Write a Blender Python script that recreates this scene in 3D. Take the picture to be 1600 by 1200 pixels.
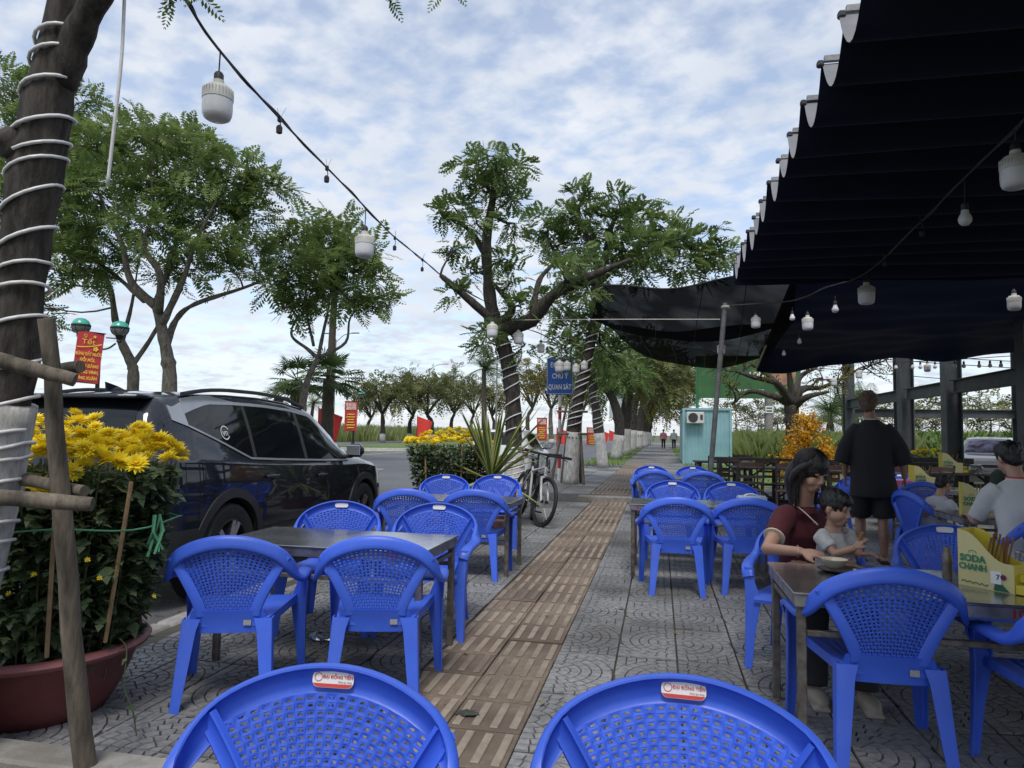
import bpy, bmesh, math, random
import numpy as np
from mathutils import Vector, Matrix, Euler
for o in list(bpy.data.objects): bpy.data.objects.remove(o)
sc = bpy.context.scene
COL = sc.collection
PI = math.pi
R = math.radians
rnd = random.Random(7)

# ------------------------------------------------------------------ camera
F_PX, CAM_H = 1110.0, 1.25
FWD = Vector((-0.20304995, 0.97677062, 0.06848266))
RGT = Vector((0.97916587, 0.20239391, 0.01645902))
UPV = Vector((-0.00221622, -0.07039788, 0.99751653))
cam = bpy.data.cameras.new('camera'); camo = bpy.data.objects.new('camera', cam); COL.objects.link(camo)
cam.sensor_fit = 'HORIZONTAL'; cam.sensor_width = 36; cam.lens = 36 * F_PX / 1600
cam.clip_start = 0.05; cam.clip_end = 3000
m = Matrix((RGT, UPV, -FWD)).transposed().to_4x4(); m.translation = Vector((0, 0, CAM_H))
camo.matrix_world = m
sc.camera = camo
sc.cycles.max_bounces = 7; sc.cycles.diffuse_bounces = 3; sc.cycles.glossy_bounces = 3; sc.cycles.transmission_bounces = 5; sc.cycles.transparent_max_bounces = 8; sc.cycles.caustics_reflective = False; sc.cycles.caustics_refractive = False
sc.render.resolution_x, sc.render.resolution_y = 1024, 768
sc.view_settings.view_transform = 'Standard'; sc.view_settings.look = 'None'
sc.view_settings.exposure = 0.30; sc.view_settings.gamma = 1.0

# ------------------------------------------------------------------ world: nishita sky with a broken layer of altocumulus
SUN_EL, SUN_ROT = 58, 172            # degrees; azimuth clockwise from +Y
w = bpy.data.worlds.new('World'); sc.world = w; w.use_nodes = True
nt = w.node_tree; nt.nodes.clear()
N = nt.nodes.new; L = nt.links.new
out = N('ShaderNodeOutputWorld'); bg = N('ShaderNodeBackground'); bg.inputs['Strength'].default_value = 0.10
sky = N('ShaderNodeTexSky'); sky.sky_type = 'NISHITA'; sky.sun_disc = False
sky.sun_elevation = R(SUN_EL); sky.sun_rotation = R(SUN_ROT); sky.air_density = 1.0; sky.dust_density = 0.6; sky.ozone_density = 1.6
tc = N('ShaderNodeTexCoord'); sep = N('ShaderNodeSeparateXYZ'); L(tc.outputs['Generated'], sep.inputs[0])
mx = N('ShaderNodeMath'); mx.operation = 'MAXIMUM'; mx.inputs[1].default_value = 0.0; L(sep.outputs['Z'], mx.inputs[0])
ad = N('ShaderNodeMath'); ad.operation = 'ADD'; ad.inputs[1].default_value = 0.16; L(mx.outputs[0], ad.inputs[0])
dv = N('ShaderNodeVectorMath'); dv.operation = 'DIVIDE'
cb = N('ShaderNodeCombineXYZ')
L(tc.outputs['Generated'], dv.inputs[0]); L(ad.outputs[0], cb.inputs[0]); L(ad.outputs[0], cb.inputs[1]); cb.inputs[2].default_value = 1.0
L(cb.outputs[0], dv.inputs[1])
mp = N('ShaderNodeMapping'); mp.inputs['Rotation'].default_value = (0, 0, R(28)); mp.inputs['Scale'].default_value = (1.0, 1.08, 0.0); mp.inputs['Location'].default_value = (0.4, 1.3, 0)
L(dv.outputs[0], mp.inputs[0])
n1 = N('ShaderNodeTexNoise'); n1.inputs['Scale'].default_value = 9.0; n1.inputs['Detail'].default_value = 6; n1.inputs['Roughness'].default_value = 0.52; n1.inputs['Distortion'].default_value = 0.1
n2 = N('ShaderNodeTexNoise'); n2.inputs['Scale'].default_value = 0.9; n2.inputs['Detail'].default_value = 3
L(mp.outputs[0], n1.inputs['Vector']); L(mp.outputs[0], n2.inputs['Vector'])
mixn = N('ShaderNodeMath'); mixn.operation = 'MULTIPLY_ADD'; mixn.inputs[1].default_value = 0.45
L(n2.outputs['Fac'], mixn.inputs[0]); L(n1.outputs['Fac'], mixn.inputs[2])
cr = N('ShaderNodeValToRGB'); cr.color_ramp.elements[0].position = 0.57; cr.color_ramp.elements[1].position = 0.82
cr.color_ramp.elements[0].color = (0.34, 0.34, 0.34, 1); cr.color_ramp.elements[1].color = (0.97, 0.97, 0.97, 1)
L(mixn.outputs[0], cr.inputs[0])
# cloud cover thickens to an even veil near the horizon
hz = N('ShaderNodeMapRange'); hz.inputs[1].default_value = 0.02; hz.inputs[2].default_value = 0.30; hz.inputs[3].default_value = 0.80; hz.inputs[4].default_value = 0.0
L(mx.outputs[0], hz.inputs[0])
mxc = N('ShaderNodeMath'); mxc.operation = 'MAXIMUM'; L(cr.outputs[0], mxc.inputs[0]); L(hz.outputs[0], mxc.inputs[1])
# cloud tone: softly brighter and greyer lumps
n3 = N('ShaderNodeTexNoise'); n3.inputs['Scale'].default_value = 2.0; n3.inputs['Detail'].default_value = 5; L(mp.outputs[0], n3.inputs['Vector'])
cr2 = N('ShaderNodeValToRGB'); cr2.color_ramp.elements[0].position = 0.34; cr2.color_ramp.elements[1].position = 0.66
cr2.color_ramp.elements[0].color = (5.3, 5.85, 6.8, 1); cr2.color_ramp.elements[1].color = (7.3, 7.6, 8.1, 1)
L(n3.outputs['Fac'], cr2.inputs[0])
skm = N('ShaderNodeMix'); skm.data_type = 'RGBA'; skm.blend_type = 'MIX'; L(mxc.outputs[0], skm.inputs['Factor'])
hs = N('ShaderNodeHueSaturation'); hs.inputs['Saturation'].default_value = 0.92; hs.inputs['Value'].default_value = 1.75
L(sky.outputs[0], hs.inputs['Color'])
L(hs.outputs[0], skm.inputs[6]); L(cr2.outputs[0], skm.inputs[7])
L(skm.outputs[2], bg.inputs['Color']); L(bg.outputs[0], out.inputs['Surface'])

# ------------------------------------------------------------------ sun behind thin cloud
sun = bpy.data.lights.new('sun', 'SUN'); suno = bpy.data.objects.new('sun', sun); COL.objects.link(suno)
sun.energy = 2.1; sun.angle = R(18); sun.color = (1.0, 0.95, 0.88)
sd = Vector((math.sin(R(SUN_ROT)) * math.cos(R(SUN_EL)), math.cos(R(SUN_ROT)) * math.cos(R(SUN_EL)), math.sin(R(SUN_EL))))
suno.rotation_euler = sd.to_track_quat('Z', 'Y').to_euler()

# ------------------------------------------------------------------ helpers
def P(px, py, D):
    """point seen at photo pixel (1600x1200) at axial distance D: used to read positions off the photograph"""
    return Vector((0, 0, CAM_H)) + (FWD + RGT * ((px - 800) / F_PX) - UPV * ((py - 600) / F_PX)) * D
def PY(px, py, Y):
    d = FWD + RGT * ((px - 800) / F_PX) - UPV * ((py - 600) / F_PX)
    return Vector((0, 0, CAM_H)) + d * (Y / d.y)

def GZ(px, py, z=0):
    d = FWD + RGT * ((px - 800) / F_PX) - UPV * ((py - 600) / F_PX); return Vector((0, 0, CAM_H)) + d * ((z - CAM_H) / d.z)

def vary(M, lo, hi, dust=0.0, dcol=(.4, .38, .34)):
    """each object that carries M differs a little in tone; optional dust film"""
    nt = M.node_tree; b = nt.nodes['Principled BSDF']; N = nt.nodes.new; L = nt.links.new; src = b.inputs['Base Color'].links[0].from_socket
    oi = N('ShaderNodeObjectInfo'); mr = N('ShaderNodeMapRange'); mr.inputs[3].default_value = lo; mr.inputs[4].default_value = hi; L(oi.outputs['Random'], mr.inputs[0])
    mm = N('ShaderNodeVectorMath'); mm.operation = 'SCALE'; L(src, mm.inputs[0]); L(mr.outputs[0], mm.inputs['Scale']); last = mm.outputs[0]
    if dust:
        t = N('ShaderNodeTexCoord'); n = N('ShaderNodeTexNoise'); n.inputs['Scale'].default_value = 7; n.inputs['Detail'].default_value = 8; n.inputs['Roughness'].default_value = .75; L(t.outputs['Object'], n.inputs['Vector'])
        r = N('ShaderNodeMapRange'); r.inputs[1].default_value = .48; r.inputs[2].default_value = .75; r.inputs[3].default_value = 0; r.inputs[4].default_value = dust; L(n.outputs['Fac'], r.inputs[0])
        x = N('ShaderNodeMix'); x.data_type = 'RGBA'; L(r.outputs[0], x.inputs['Factor']); L(last, x.inputs[6]); x.inputs[7].default_value = (*dcol, 1); last = x.outputs[2]
        r2 = N('ShaderNodeMapRange'); r2.inputs[3].default_value = b.inputs['Roughness'].default_value - .06; r2.inputs[4].default_value = b.inputs['Roughness'].default_value + .22; L(n.outputs['Fac'], r2.inputs[0]); L(r2.outputs[0], b.inputs['Roughness'])
    L(last, b.inputs['Base Color']); return M

def mat(name, col, rough=0.6, metal=0.0, var=0.12, scale=8.0, bump=0.0, bscale=None, spec=0.5, trans=0.0, alpha=1.0, coat=0.0, col2=None, emit=None, detail=4, sub=0.0):
    M = bpy.data.materials.new(name); M.use_nodes = True
    nt = M.node_tree; b = nt.nodes['Principled BSDF']; N = nt.nodes.new; L = nt.links.new
    b.inputs['Roughness'].default_value = rough; b.inputs['Metallic'].default_value = metal
    b.inputs['Specular IOR Level'].default_value = spec; b.inputs['Transmission Weight'].default_value = trans
    b.inputs['Alpha'].default_value = alpha; b.inputs['Coat Weight'].default_value = coat
    if sub: 
        b.inputs['Subsurface Weight'].default_value = sub; b.inputs['Subsurface Radius'].default_value = (0.01, 0.005, 0.003)
    t = N('ShaderNodeTexCoord')
    n = N('ShaderNodeTexNoise'); n.inputs['Scale'].default_value = scale; n.inputs['Detail'].default_value = detail
    L(t.outputs['Object'], n.inputs['Vector'])
    r = N('ShaderNodeValToRGB'); r.color_ramp.elements[0].position = 0.32; r.color_ramp.elements[1].position = 0.68
    c1 = [max(0, c * (1 - var)) for c in col]; c2 = list(col2) if col2 else [c * (1 + var) for c in col]
    r.color_ramp.elements[0].color = (*c1, 1); r.color_ramp.elements[1].color = (*c2, 1)
    L(n.outputs['Fac'], r.inputs[0]); L(r.outputs[0], b.inputs['Base Color'])
    if bump:
        n2 = N('ShaderNodeTexNoise'); n2.inputs['Scale'].default_value = bscale or scale * 4; n2.inputs['Detail'].default_value = 5
        L(t.outputs['Object'], n2.inputs['Vector'])
        bp = N('ShaderNodeBump'); bp.inputs['Strength'].default_value = bump; bp.inputs['Distance'].default_value = 0.02
        L(n2.outputs['Fac'], bp.inputs['Height']); L(bp.outputs[0], b.inputs['Normal'])
    if emit:
        b.inputs['Emission Color'].default_value = (*emit[:3], 1); b.inputs['Emission Strength'].default_value = emit[3]
    return M

class MB:
    """collects shapes; build() links them as ONE mesh object"""
    def __init__(s): s.v = []; s.f = []; s.mi = []; s.cm = 0
    def add(s, vs, fs):
        o = len(s.v); s.v.extend([tuple(v) for v in vs]); s.f.extend([tuple(i + o for i in f) for f in fs]); s.mi.extend([s.cm] * len(fs)); return s
    def box(s, c, d, rot=None, bev=0.0, taper=None):
        x, y, z = d[0] / 2, d[1] / 2, d[2] / 2
        if bev > 0:
            bev = min(bev, x * .9, y * .9, z * .9); vs = []; idx = {}
            for sx in (-1, 1):
                for sy in (-1, 1):
                    for sz in (-1, 1):
                        for a in range(3):
                            p = [sx * x, sy * y, sz * z]
                            for k in range(3):
                                if k != a: p[k] -= (sx, sy, sz)[k] * bev
                            idx[(sx, sy, sz, a)] = len(vs); vs.append(p)
            fs = []
            for a in range(3):
                b, c2 = (a + 1) % 3, (a + 2) % 3
                for sg in (-1, 1):
                    q = []
                    for (p1, p2) in ((-1, -1), (1, -1), (1, 1), (-1, 1)):
                        k = [0, 0, 0]; k[a] = sg; k[b] = p1; k[c2] = p2; q.append(idx[(*k, a)])
                    fs.append(q if sg > 0 else q[::-1])
            for a in range(3):      # edges along axis a
                b, c2 = (a + 1) % 3, (a + 2) % 3
                for s1 in (-1, 1):
                    for s2 in (-1, 1):
                        k1 = [0, 0, 0]; k1[a] = -1; k1[b] = s1; k1[c2] = s2; k2 = list(k1); k2[a] = 1
                        q = [idx[(*k1, b)], idx[(*k2, b)], idx[(*k2, c2)], idx[(*k1, c2)]]
                        fs.append(q if s1 * s2 < 0 else q[::-1])
            for sx in (-1, 1):
                for sy in (-1, 1):
                    for sz in (-1, 1):
                        q = [idx[(sx, sy, sz, 0)], idx[(sx, sy, sz, 1)], idx[(sx, sy, sz, 2)]]
                        fs.append(q if sx * sy * sz > 0 else q[::-1])
        else:
            vs = [(-x, -y, -z), (x, -y, -z), (x, y, -z), (-x, y, -z), (-x, -y, z), (x, -y, z), (x, y, z), (-x, y, z)]
            fs = [(0, 3, 2, 1), (4, 5, 6, 7), (0, 1, 5, 4), (1, 2, 6, 5), (2, 3, 7, 6), (3, 0, 4, 7)]
        if taper: vs = [(v[0] * (taper[0] if v[2] > 0 else 1), v[1] * (taper[1] if v[2] > 0 else 1), v[2]) for v in vs]
        c = Vector(c)
        if rot is not None:
            e = rot if isinstance(rot, Matrix) else Euler(rot).to_matrix()
            vs = [e @ Vector(v) + c for v in vs]
        else: vs = [Vector(v) + c for v in vs]
        return s.add(vs, fs)
    def tube(s, pts, rad, n=8, cap=True, sect=None, upv=None, closed=False):
        pts = [Vector(p) for p in pts]; k = len(pts)
        rad = [rad] * k if not hasattr(rad, '__len__') else list(rad)
        vs = []; prev = None
        for i, p in enumerate(pts):
            if closed: t = pts[(i + 1) % k] - pts[i - 1]
            else: t = (pts[min(i + 1, k - 1)] - pts[max(i - 1, 0)])
            t = t.normalized() if t.length > 1e-9 else Vector((0, 0, 1))
            u = Vector(upv[i] if isinstance(upv, list) else upv) if upv is not None else (prev if prev is not None else (Vector((0, 0, 1)) if abs(t.z) < 0.9 else Vector((1, 0, 0))))
            a = u - t * u.dot(t)
            a = a.normalized() if a.length > 1e-6 else t.orthogonal().normalized()
            prev = a; b = t.cross(a)
            if sect:
                for (sa, sb) in sect: vs.append(p + a * sa * rad[i] + b * sb * rad[i])
            else:
                for j in range(n):
                    th = 2 * PI * j / n; vs.append(p + (a * math.cos(th) + b * math.sin(th)) * rad[i])
        m = len(sect) if sect else n; fs = []
        for i in range(k if closed else k - 1):
            i2 = (i + 1) % k
            for j in range(m):
                j2 = (j + 1) % m; fs.append((i * m + j, i * m + j2, i2 * m + j2, i2 * m + j))
        if cap and not closed: fs.append(tuple(range(m))[::-1]); fs.append(tuple(range((k - 1) * m, k * m)))
        return s.add(vs, fs)
    def lathe(s, prof, n=24, c=(0, 0, 0), cap0=True, cap1=True, axis=None):
        vs = []; fs = []; c = Vector(c)
        Mx = axis if axis is not None else Matrix.Identity(3)
        for (r, z) in prof:
            for j in range(n):
                a = 2 * PI * j / n; vs.append(Mx @ Vector((r * math.cos(a), r * math.sin(a), z)) + c)
        for i in range(len(prof) - 1):
            for j in range(n):
                j2 = (j + 1) % n; fs.append((i * n + j, i * n + j2, (i + 1) * n + j2, (i + 1) * n + j))
        if cap0: fs.append(tuple(range(n))[::-1])
        if cap1: fs.append(tuple(range((len(prof) - 1) * n, len(prof) * n)))
        return s.add(vs, fs)
    def prism(s, poly, d, frame=None):
        """2-D outline (a,b) extruded d along the third axis; frame = (origin, ax, ay, an)"""
        o, ax, ay, an = frame or (Vector((0, 0, 0)), Vector((1, 0, 0)), Vector((0, 0, 1)), Vector((0, -1, 0)))
        o, ax, ay, an = Vector(o), Vector(ax), Vector(ay), Vector(an); n = len(poly)
        vs = [o + ax * a + ay * b for a, b in poly] + [o + ax * a + ay * b - an * d for a, b in poly]
        fs = [tuple(range(n)), tuple(range(n, 2 * n))[::-1]] + [(i, n + i, n + (i + 1) % n, (i + 1) % n) for i in range(n)]
        return s.add(vs, fs)
    def grid(s, fn, nu, nv):
        vs = [fn(i / nu, j / nv) for j in range(nv + 1) for i in range(nu + 1)]
        fs = [(j * (nu + 1) + i, j * (nu + 1) + i + 1, (j + 1) * (nu + 1) + i + 1, (j + 1) * (nu + 1) + i) for j in range(nv) for i in range(nu)]
        return s.add(vs, fs)
    def ball(s, c, r, nu=12, nv=8, sc3=(1, 1, 1)):
        prof = [(max(1e-4, r * math.sin(PI * i / nv)), -r * math.cos(PI * i / nv)) for i in range(nv + 1)]
        k = len(s.v); s.lathe(prof, nu, (0, 0, 0), False, False)
        for i in range(k, len(s.v)):
            v = s.v[i]; s.v[i] = (v[0] * sc3[0] + c[0], v[1] * sc3[1] + c[1], v[2] * sc3[2] + c[2])
        return s
    def mesh(s, name, mats, smooth=False, angle=None):
        me = bpy.data.meshes.new(name); me.from_pydata(s.v, [], s.f)
        for mm in (mats if isinstance(mats, (list, tuple)) else [mats]): me.materials.append(mm)
        if any(s.mi): me.polygons.foreach_set('material_index', s.mi)
        if smooth:
            me.polygons.foreach_set('use_smooth', [True] * len(me.polygons))
            if angle is not None: 
                try: me.set_sharp_from_angle(angle=R(angle))
                except Exception: pass
        me.update(); return me
    def build(s, name, mats, parent=None, smooth=False, angle=40, loc=None, rot=None):
        return obj(name, s.mesh(name, mats, smooth, angle), parent, loc, rot)

def obj(name, me, parent=None, loc=None, rot=None, scale=None):
    o = bpy.data.objects.new(name, me); COL.objects.link(o)
    if parent is not None: o.parent = parent
    if loc is not None: o.location = loc
    if rot is not None: o.rotation_euler = rot
    if scale is not None: o.scale = scale
    return o
def tag(o, label=None, cat=None, group=None, kind=None):
    if label: o['label'] = label
    if cat: o['category'] = cat
    if group: o['group'] = group
    if kind: o['kind'] = kind
    return o
def thing(name, label, cat, loc=(0, 0, 0), rz=0, group=None):
    o = bpy.data.objects.new(name, None); COL.objects.link(o); o.location = loc; o.rotation_euler = (0, 0, rz); o.empty_display_size = 0.1
    return tag(o, label, cat, group)
CH = {}
def kids(o): return [c for c in COL.objects if c.parent == o]
def dup(root, label=None, loc=None, rz=None, group=None, parent=None, skip=()):
    r = root.copy(); COL.objects.link(r); r.parent = parent
    if label: r['label'] = label
    if group: r['group'] = group
    if loc is not None: r.location = loc
    if rz is not None: r.rotation_euler = (0, 0, rz)
    for c in kids(root):
        if c.name.split('.')[0] in skip: continue
        dup(c, parent=r)
    return r
def text_mesh(txt, size, extrude=0.0008, align='CENTER', bold=0.0, xs=1.0):
    cu = bpy.data.curves.new('txt', 'FONT'); cu.body = txt; cu.size = size; cu.extrude = extrude; cu.align_x = align; cu.align_y = 'CENTER'; cu.offset = bold; cu.resolution_u = 2
    t = bpy.data.objects.new('txt', cu); COL.objects.link(t)
    dg = bpy.context.evaluated_depsgraph_get(); me = bpy.data.meshes.new_from_object(t.evaluated_get(dg)); bpy.data.objects.remove(t)
    if xs != 1.0: me.transform(Matrix.Diagonal((xs, 1, 1, 1)))
    return me
def lettering(name, txt, size, m, parent, loc, rot, bold=0.0, xs=1.0, extrude=0.0008):
    me = text_mesh(txt, size, extrude, bold=bold, xs=xs); me.name = name; me.materials.clear(); me.materials.append(m)
    return obj(name, me, parent, loc, rot)
def lerp(a, b, t): return a + (b - a) * t
def smooth_path(pts, n=6):
    """Catmull-Rom through pts"""
    p = [Vector(q) for q in pts]; p = [p[0] * 2 - p[1]] + p + [p[-1] * 2 - p[-2]]; o = []
    for i in range(1, len(p) - 2):
        for k in range(n):
            t = k / n; a, b, c, d = p[i - 1], p[i], p[i + 1], p[i + 2]
            o.append(0.5 * ((2 * b) + (c - a) * t + (2 * a - 5 * b + 4 * c - d) * t * t + (3 * b - a - 3 * c + d) * t ** 3))
    o.append(p[-2]); return o
# ================================================================== GROUND
def ground_mat(name, c1, c2, scale, rough=0.9, bump=0.3, bscale=60, c3=None, s3=0.4):
    M = bpy.data.materials.new(name); M.use_nodes = True; nt = M.node_tree; b = nt.nodes['Principled BSDF']; N = nt.nodes.new; L = nt.links.new
    g = N('ShaderNodeNewGeometry'); n = N('ShaderNodeTexNoise'); n.inputs['Scale'].default_value = scale; n.inputs['Detail'].default_value = 8; n.inputs['Roughness'].default_value = 0.65
    L(g.outputs['Position'], n.inputs['Vector']); r = N('ShaderNodeValToRGB'); r.color_ramp.elements[0].position = .35; r.color_ramp.elements[1].position = .65
    r.color_ramp.elements[0].color = (*c1, 1); r.color_ramp.elements[1].color = (*c2, 1); L(n.outputs['Fac'], r.inputs[0]); last = r.outputs[0]
    if c3:
        n3 = N('ShaderNodeTexNoise'); n3.inputs['Scale'].default_value = s3; n3.inputs['Detail'].default_value = 5; L(g.outputs['Position'], n3.inputs['Vector'])
        r3 = N('ShaderNodeValToRGB'); r3.color_ramp.elements[0].position = .45; r3.color_ramp.elements[1].position = .62; L(n3.outputs['Fac'], r3.inputs[0])
        mm = N('ShaderNodeMix'); mm.data_type = 'RGBA'; L(r3.outputs[0], mm.inputs['Factor']); L(last, mm.inputs[6]); mm.inputs[7].default_value = (*c3, 1); last = mm.outputs[2]
    L(last, b.inputs['Base Color']); b.inputs['Roughness'].default_value = rough
    n2 = N('ShaderNodeTexNoise'); n2.inputs['Scale'].default_value = bscale; n2.inputs['Detail'].default_value = 4; L(g.outputs['Position'], n2.inputs['Vector'])
    bp = N('ShaderNodeBump'); bp.inputs['Strength'].default_value = bump; bp.inputs['Distance'].default_value = 0.01; L(n2.outputs['Fac'], bp.inputs['Height']); L(bp.outputs[0], b.inputs['Normal'])
    return M
M_soil = ground_mat('soil', (.09, .085, .05), (.13, .13, .07), 0.8, c3=(.07, .10, .03), s3=0.12)
M_asph = ground_mat('asphalt', (.075, .075, .08), (.115, .115, .12), 30, rough=0.55, bump=0.5, bscale=160, c3=(.06, .06, .065), s3=0.25)
M_asph.node_tree.nodes['Principled BSDF'].inputs['Specular IOR Level'].default_value = 0.6
M_conc = ground_mat('concrete', (.20, .19, .17), (.30, .29, .27), 12, bump=0.4, bscale=90, c3=(.15, .14, .12), s3=1.3)
M_kerbw = ground_mat('kerb_whitewash', (.50, .50, .48), (.66, .66, .64), 5, bump=0.2)
M_lawn = ground_mat('lawn', (.07, .13, .02), (.12, .20, .035), 3, c3=(.10, .12, .04), s3=0.5)
M_pave = ground_mat('paver_stone', (.165, .167, .172), (.285, .286, .29), 28, rough=0.75, bump=0.6, bscale=220, c3=(.105, .103, .10), s3=.8)
M_joint = ground_mat('joint_dirt', (.045, .042, .036), (.075, .07, .058), 20, bump=0.5)
M_tact = ground_mat('tactile_concrete', (.16, .122, .092), (.235, .185, .14), 14, rough=0.8, bump=0.5, bscale=150, c3=(.11, .078, .06), s3=0.9)
M_bar = ground_mat('tactile_bar_concrete', (.25, .205, .158), (.34, .285, .22), 18, rough=0.75, bump=0.4, bscale=150, c3=(.19, .145, .11), s3=1.5)
M_line = ground_mat('road_paint', (.50, .50, .49), (.64, .64, .62), 9, rough=0.7, c3=(.34, .34, .34), s3=3)
M_gravel = ground_mat('gravel', (.06, .055, .05), (.14, .13, .115), 40, bump=0.9, bscale=70)

vary(M_pave, .80, 1.14); vary(M_tact, .78, 1.12); vary(M_bar, .80, 1.12)
def plane_obj(name, x0, x1, y0, y1, z, m, nx=1, ny=1):
    b = MB(); b.grid(lambda u, v: (lerp(x0, x1, u), lerp(y0, y1, v), z), nx, ny); o = b.build(name, m); return tag(o, kind='structure')
KX = -3.02       # sidewalk edge; kerb from KX to KX-.16
RZ = -0.15
plane_obj('terrain', -900, 900, -60, 2400, RZ - 0.05, M_soil)
plane_obj('road', -17.0, KX - 0.15, -12, 420, RZ, M_asph)
plane_obj('far_road', -36, -25.2, -12, 420, RZ, M_asph)
# kerb stones, each a piece
kerb = thing('kerb', None, None); kerb['kind'] = 'structure'
b = MB(); b.box((0, 0, 0), (0.16, 0.985, 0.30), bev=0.02); me = b.mesh('kerb_stone', M_conc)
for i in range(30): obj('kerb_stone', me, kerb, (KX - 0.082, 0.6 + i * 1.0, -0.153 + 0.002 * math.sin(i * 3.1)), (0, 0.01 * math.sin(i * 2.3), 0))
b = MB(); b.box((KX - .082, 225, -.153), (.16, 388, .30)); o = b.build('far_kerb_run', M_conc, kerb)
# base under the pavers
bs = MB(); bs.box((4.48, 6.5, -0.112), (15.0, 14.0, 0.20)); base = tag(bs.build('sidewalk_base', M_joint), kind='structure')
T = 0.33; XR = -0.56      # tactile strip right edge
# fan-patterned paver: quarter fan of stones round one corner, straight setts in the opposite corner; origin at the tile centre
def fan_paver(seed):
    r_ = random.Random(seed); b = MB(); h = 0.009; T2 = T - 0.006; hT = T / 2
    b.cm = 0; b.box((0, 0, -0.016), (T2, T2, 0.030))
    g = 0.0042; b.cm = 1; lim = hT - .005
    def stone(poly):
        cx = sum(p[0] for p in poly) / len(poly); cy = sum(p[1] for p in poly) / len(poly); q = []
        for x, y in poly:
            d = math.hypot(x - cx, y - cy) or 1; k = max(0.3, (d - g) / d)
            q.append((min(max(cx + (x - cx) * k - hT, -lim), lim), min(max(cy + (y - cy) * k - hT, -lim), lim)))
        n = len(q); z = h - 0.001 - r_.random() * 0.0022; cx -= hT; cy -= hT
        b.add([(x, y, -0.001) for x, y in q] + [(cx + (x - cx) * .95, cy + (y - cy) * .95, z) for x, y in q], [tuple(range(n, 2 * n))] + [(i, (i + 1) % n, n + (i + 1) % n, n + i) for i in range(n)])
    nr = 6; RO = T * .985
    for k in range(nr):
        ra, rb = RO * k / nr, RO * (k + 1) / nr; ns = max(1, int(round(PI / 2 * (ra + rb) / 2 / .058)))
        for j in range(ns):
            a0, a1 = PI / 2 * j / ns, PI / 2 * (j + 1) / ns; am = (a0 + a1) / 2
            stone([(math.cos(a) * rr, math.sin(a) * rr) for rr, a in ((max(ra, .004), a0), (rb, a0), (rb, am), (rb, a1), (max(ra, .004), a1))])
    nrow = 6
    for k in range(nrow):
        y0, y1 = T * k / nrow, T * (k + 1) / nrow; x0a, x0b = math.sqrt(max(0, RO ** 2 - y0 ** 2)), math.sqrt(max(0, RO ** 2 - y1 ** 2))
        wd = T - (x0a + x0b) / 2
        if wd < .02: continue
        nn = max(1, int(round(wd / .055)))
        for q in range(nn):
            fa, fb = q / nn, (q + 1) / nn; stone([(lerp(x0a, T, fa) + .002, y0), (lerp(x0a, T, fb), y0), (lerp(x0b, T, fb), y1), (lerp(x0b, T, fa) + .002, y1)])
    return b.mesh('fan_paver', [M_joint, M_pave])
pv = [fan_paver(i) for i in range(3)]
side = thing('sidewalk', None, None); side['kind'] = 'structure'
cells = []
for i in range(-8, 14):
    for j in range(-2, 33):
        x, y = XR + i * T, 2.16 + j * T
        if -2 <= i < 0: continue
        if x < KX - 0.01 or y < 1.3: continue
        if x < -1.45 and y < 2.1: continue
        d = math.hypot(x, y)
        v = Vector((x + T / 2, y + T / 2, 0)) - Vector((0, 0, CAM_H)); zc = v.dot(FWD)
        u = 800 + F_PX * v.dot(RGT) / max(zc, .01); vis = zc > 0 and -60 < u < 1660
        cells.append((0 if vis else 1, d, x, y, i, j))
cells.sort(); rest = MB()
for k, (nv_, d, x, y, i, j) in enumerate(cells):
    q = (i * 7 + j * 13) % 3; zz = 0.0025 * math.sin(i * 5.1 + j * 3.7); ev, ej = i % 2 == 0, j % 2 == 0
    ang = {(True, True): 3, (True, False): 0, (False, True): 2, (False, False): 1}[(ev, ej)] * PI / 2
    tilt = (.006 * math.sin(i * 2.2 + j * 5.3), .006 * math.sin(i * 4.7 + j * 1.9))
    if k < 300 and not nv_: obj('paver', pv[q], side, (x + T / 2, y + T / 2, zz), (tilt[0], tilt[1], ang))
    elif not nv_ or x < 6.5:
        me = pv[q]; ca, sa = round(math.cos(ang)), round(math.sin(ang))
        rest.add([(x + T / 2 + ca * v.co.x - sa * v.co.y, y + T / 2 + sa * v.co.x + ca * v.co.y, zz + v.co.z) for v in me.vertices], [tuple(p.vertices) for p in me.polygons]); rest.mi[-len(me.polygons):] = [p.material_index for p in me.polygons]
tag(rest.build('far_pavers', [M_joint, M_pave], side), kind='stuff')
# pavers outside the fans' reach, to the right
plane_obj('eatery_floor', 4.06, 12, -0.5, 13.5, -0.008, M_pave)
# tactile guiding strip
def tact(seed):
    b = MB(); b.box((T / 2, T / 2, -.016), (T - .008, T - .008, .034), bev=.003)
    b.cm = 1
    for k in range(4): b.box((T * (k + .5) / 4, T / 2, .0035), (.036, T - .05 - .02 * ((k + seed) % 2), .009), bev=.003)
    return b.mesh('tactile_tile', [M_tact, M_bar])
tm = [tact(0), tact(1)]
for j in range(-1, 35):
    for i in (-2, -1):
        s = obj('tactile_tile', tm[(i + j) % 2], side, (XR + i * T + .001, 2.0 + j * T, .003 * math.sin(i * 3.3 + j * 7.7)), (.008 * math.sin(j * 4.1 + i), .01 * math.sin(j * 2.7 + i * 2), 0))
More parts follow.
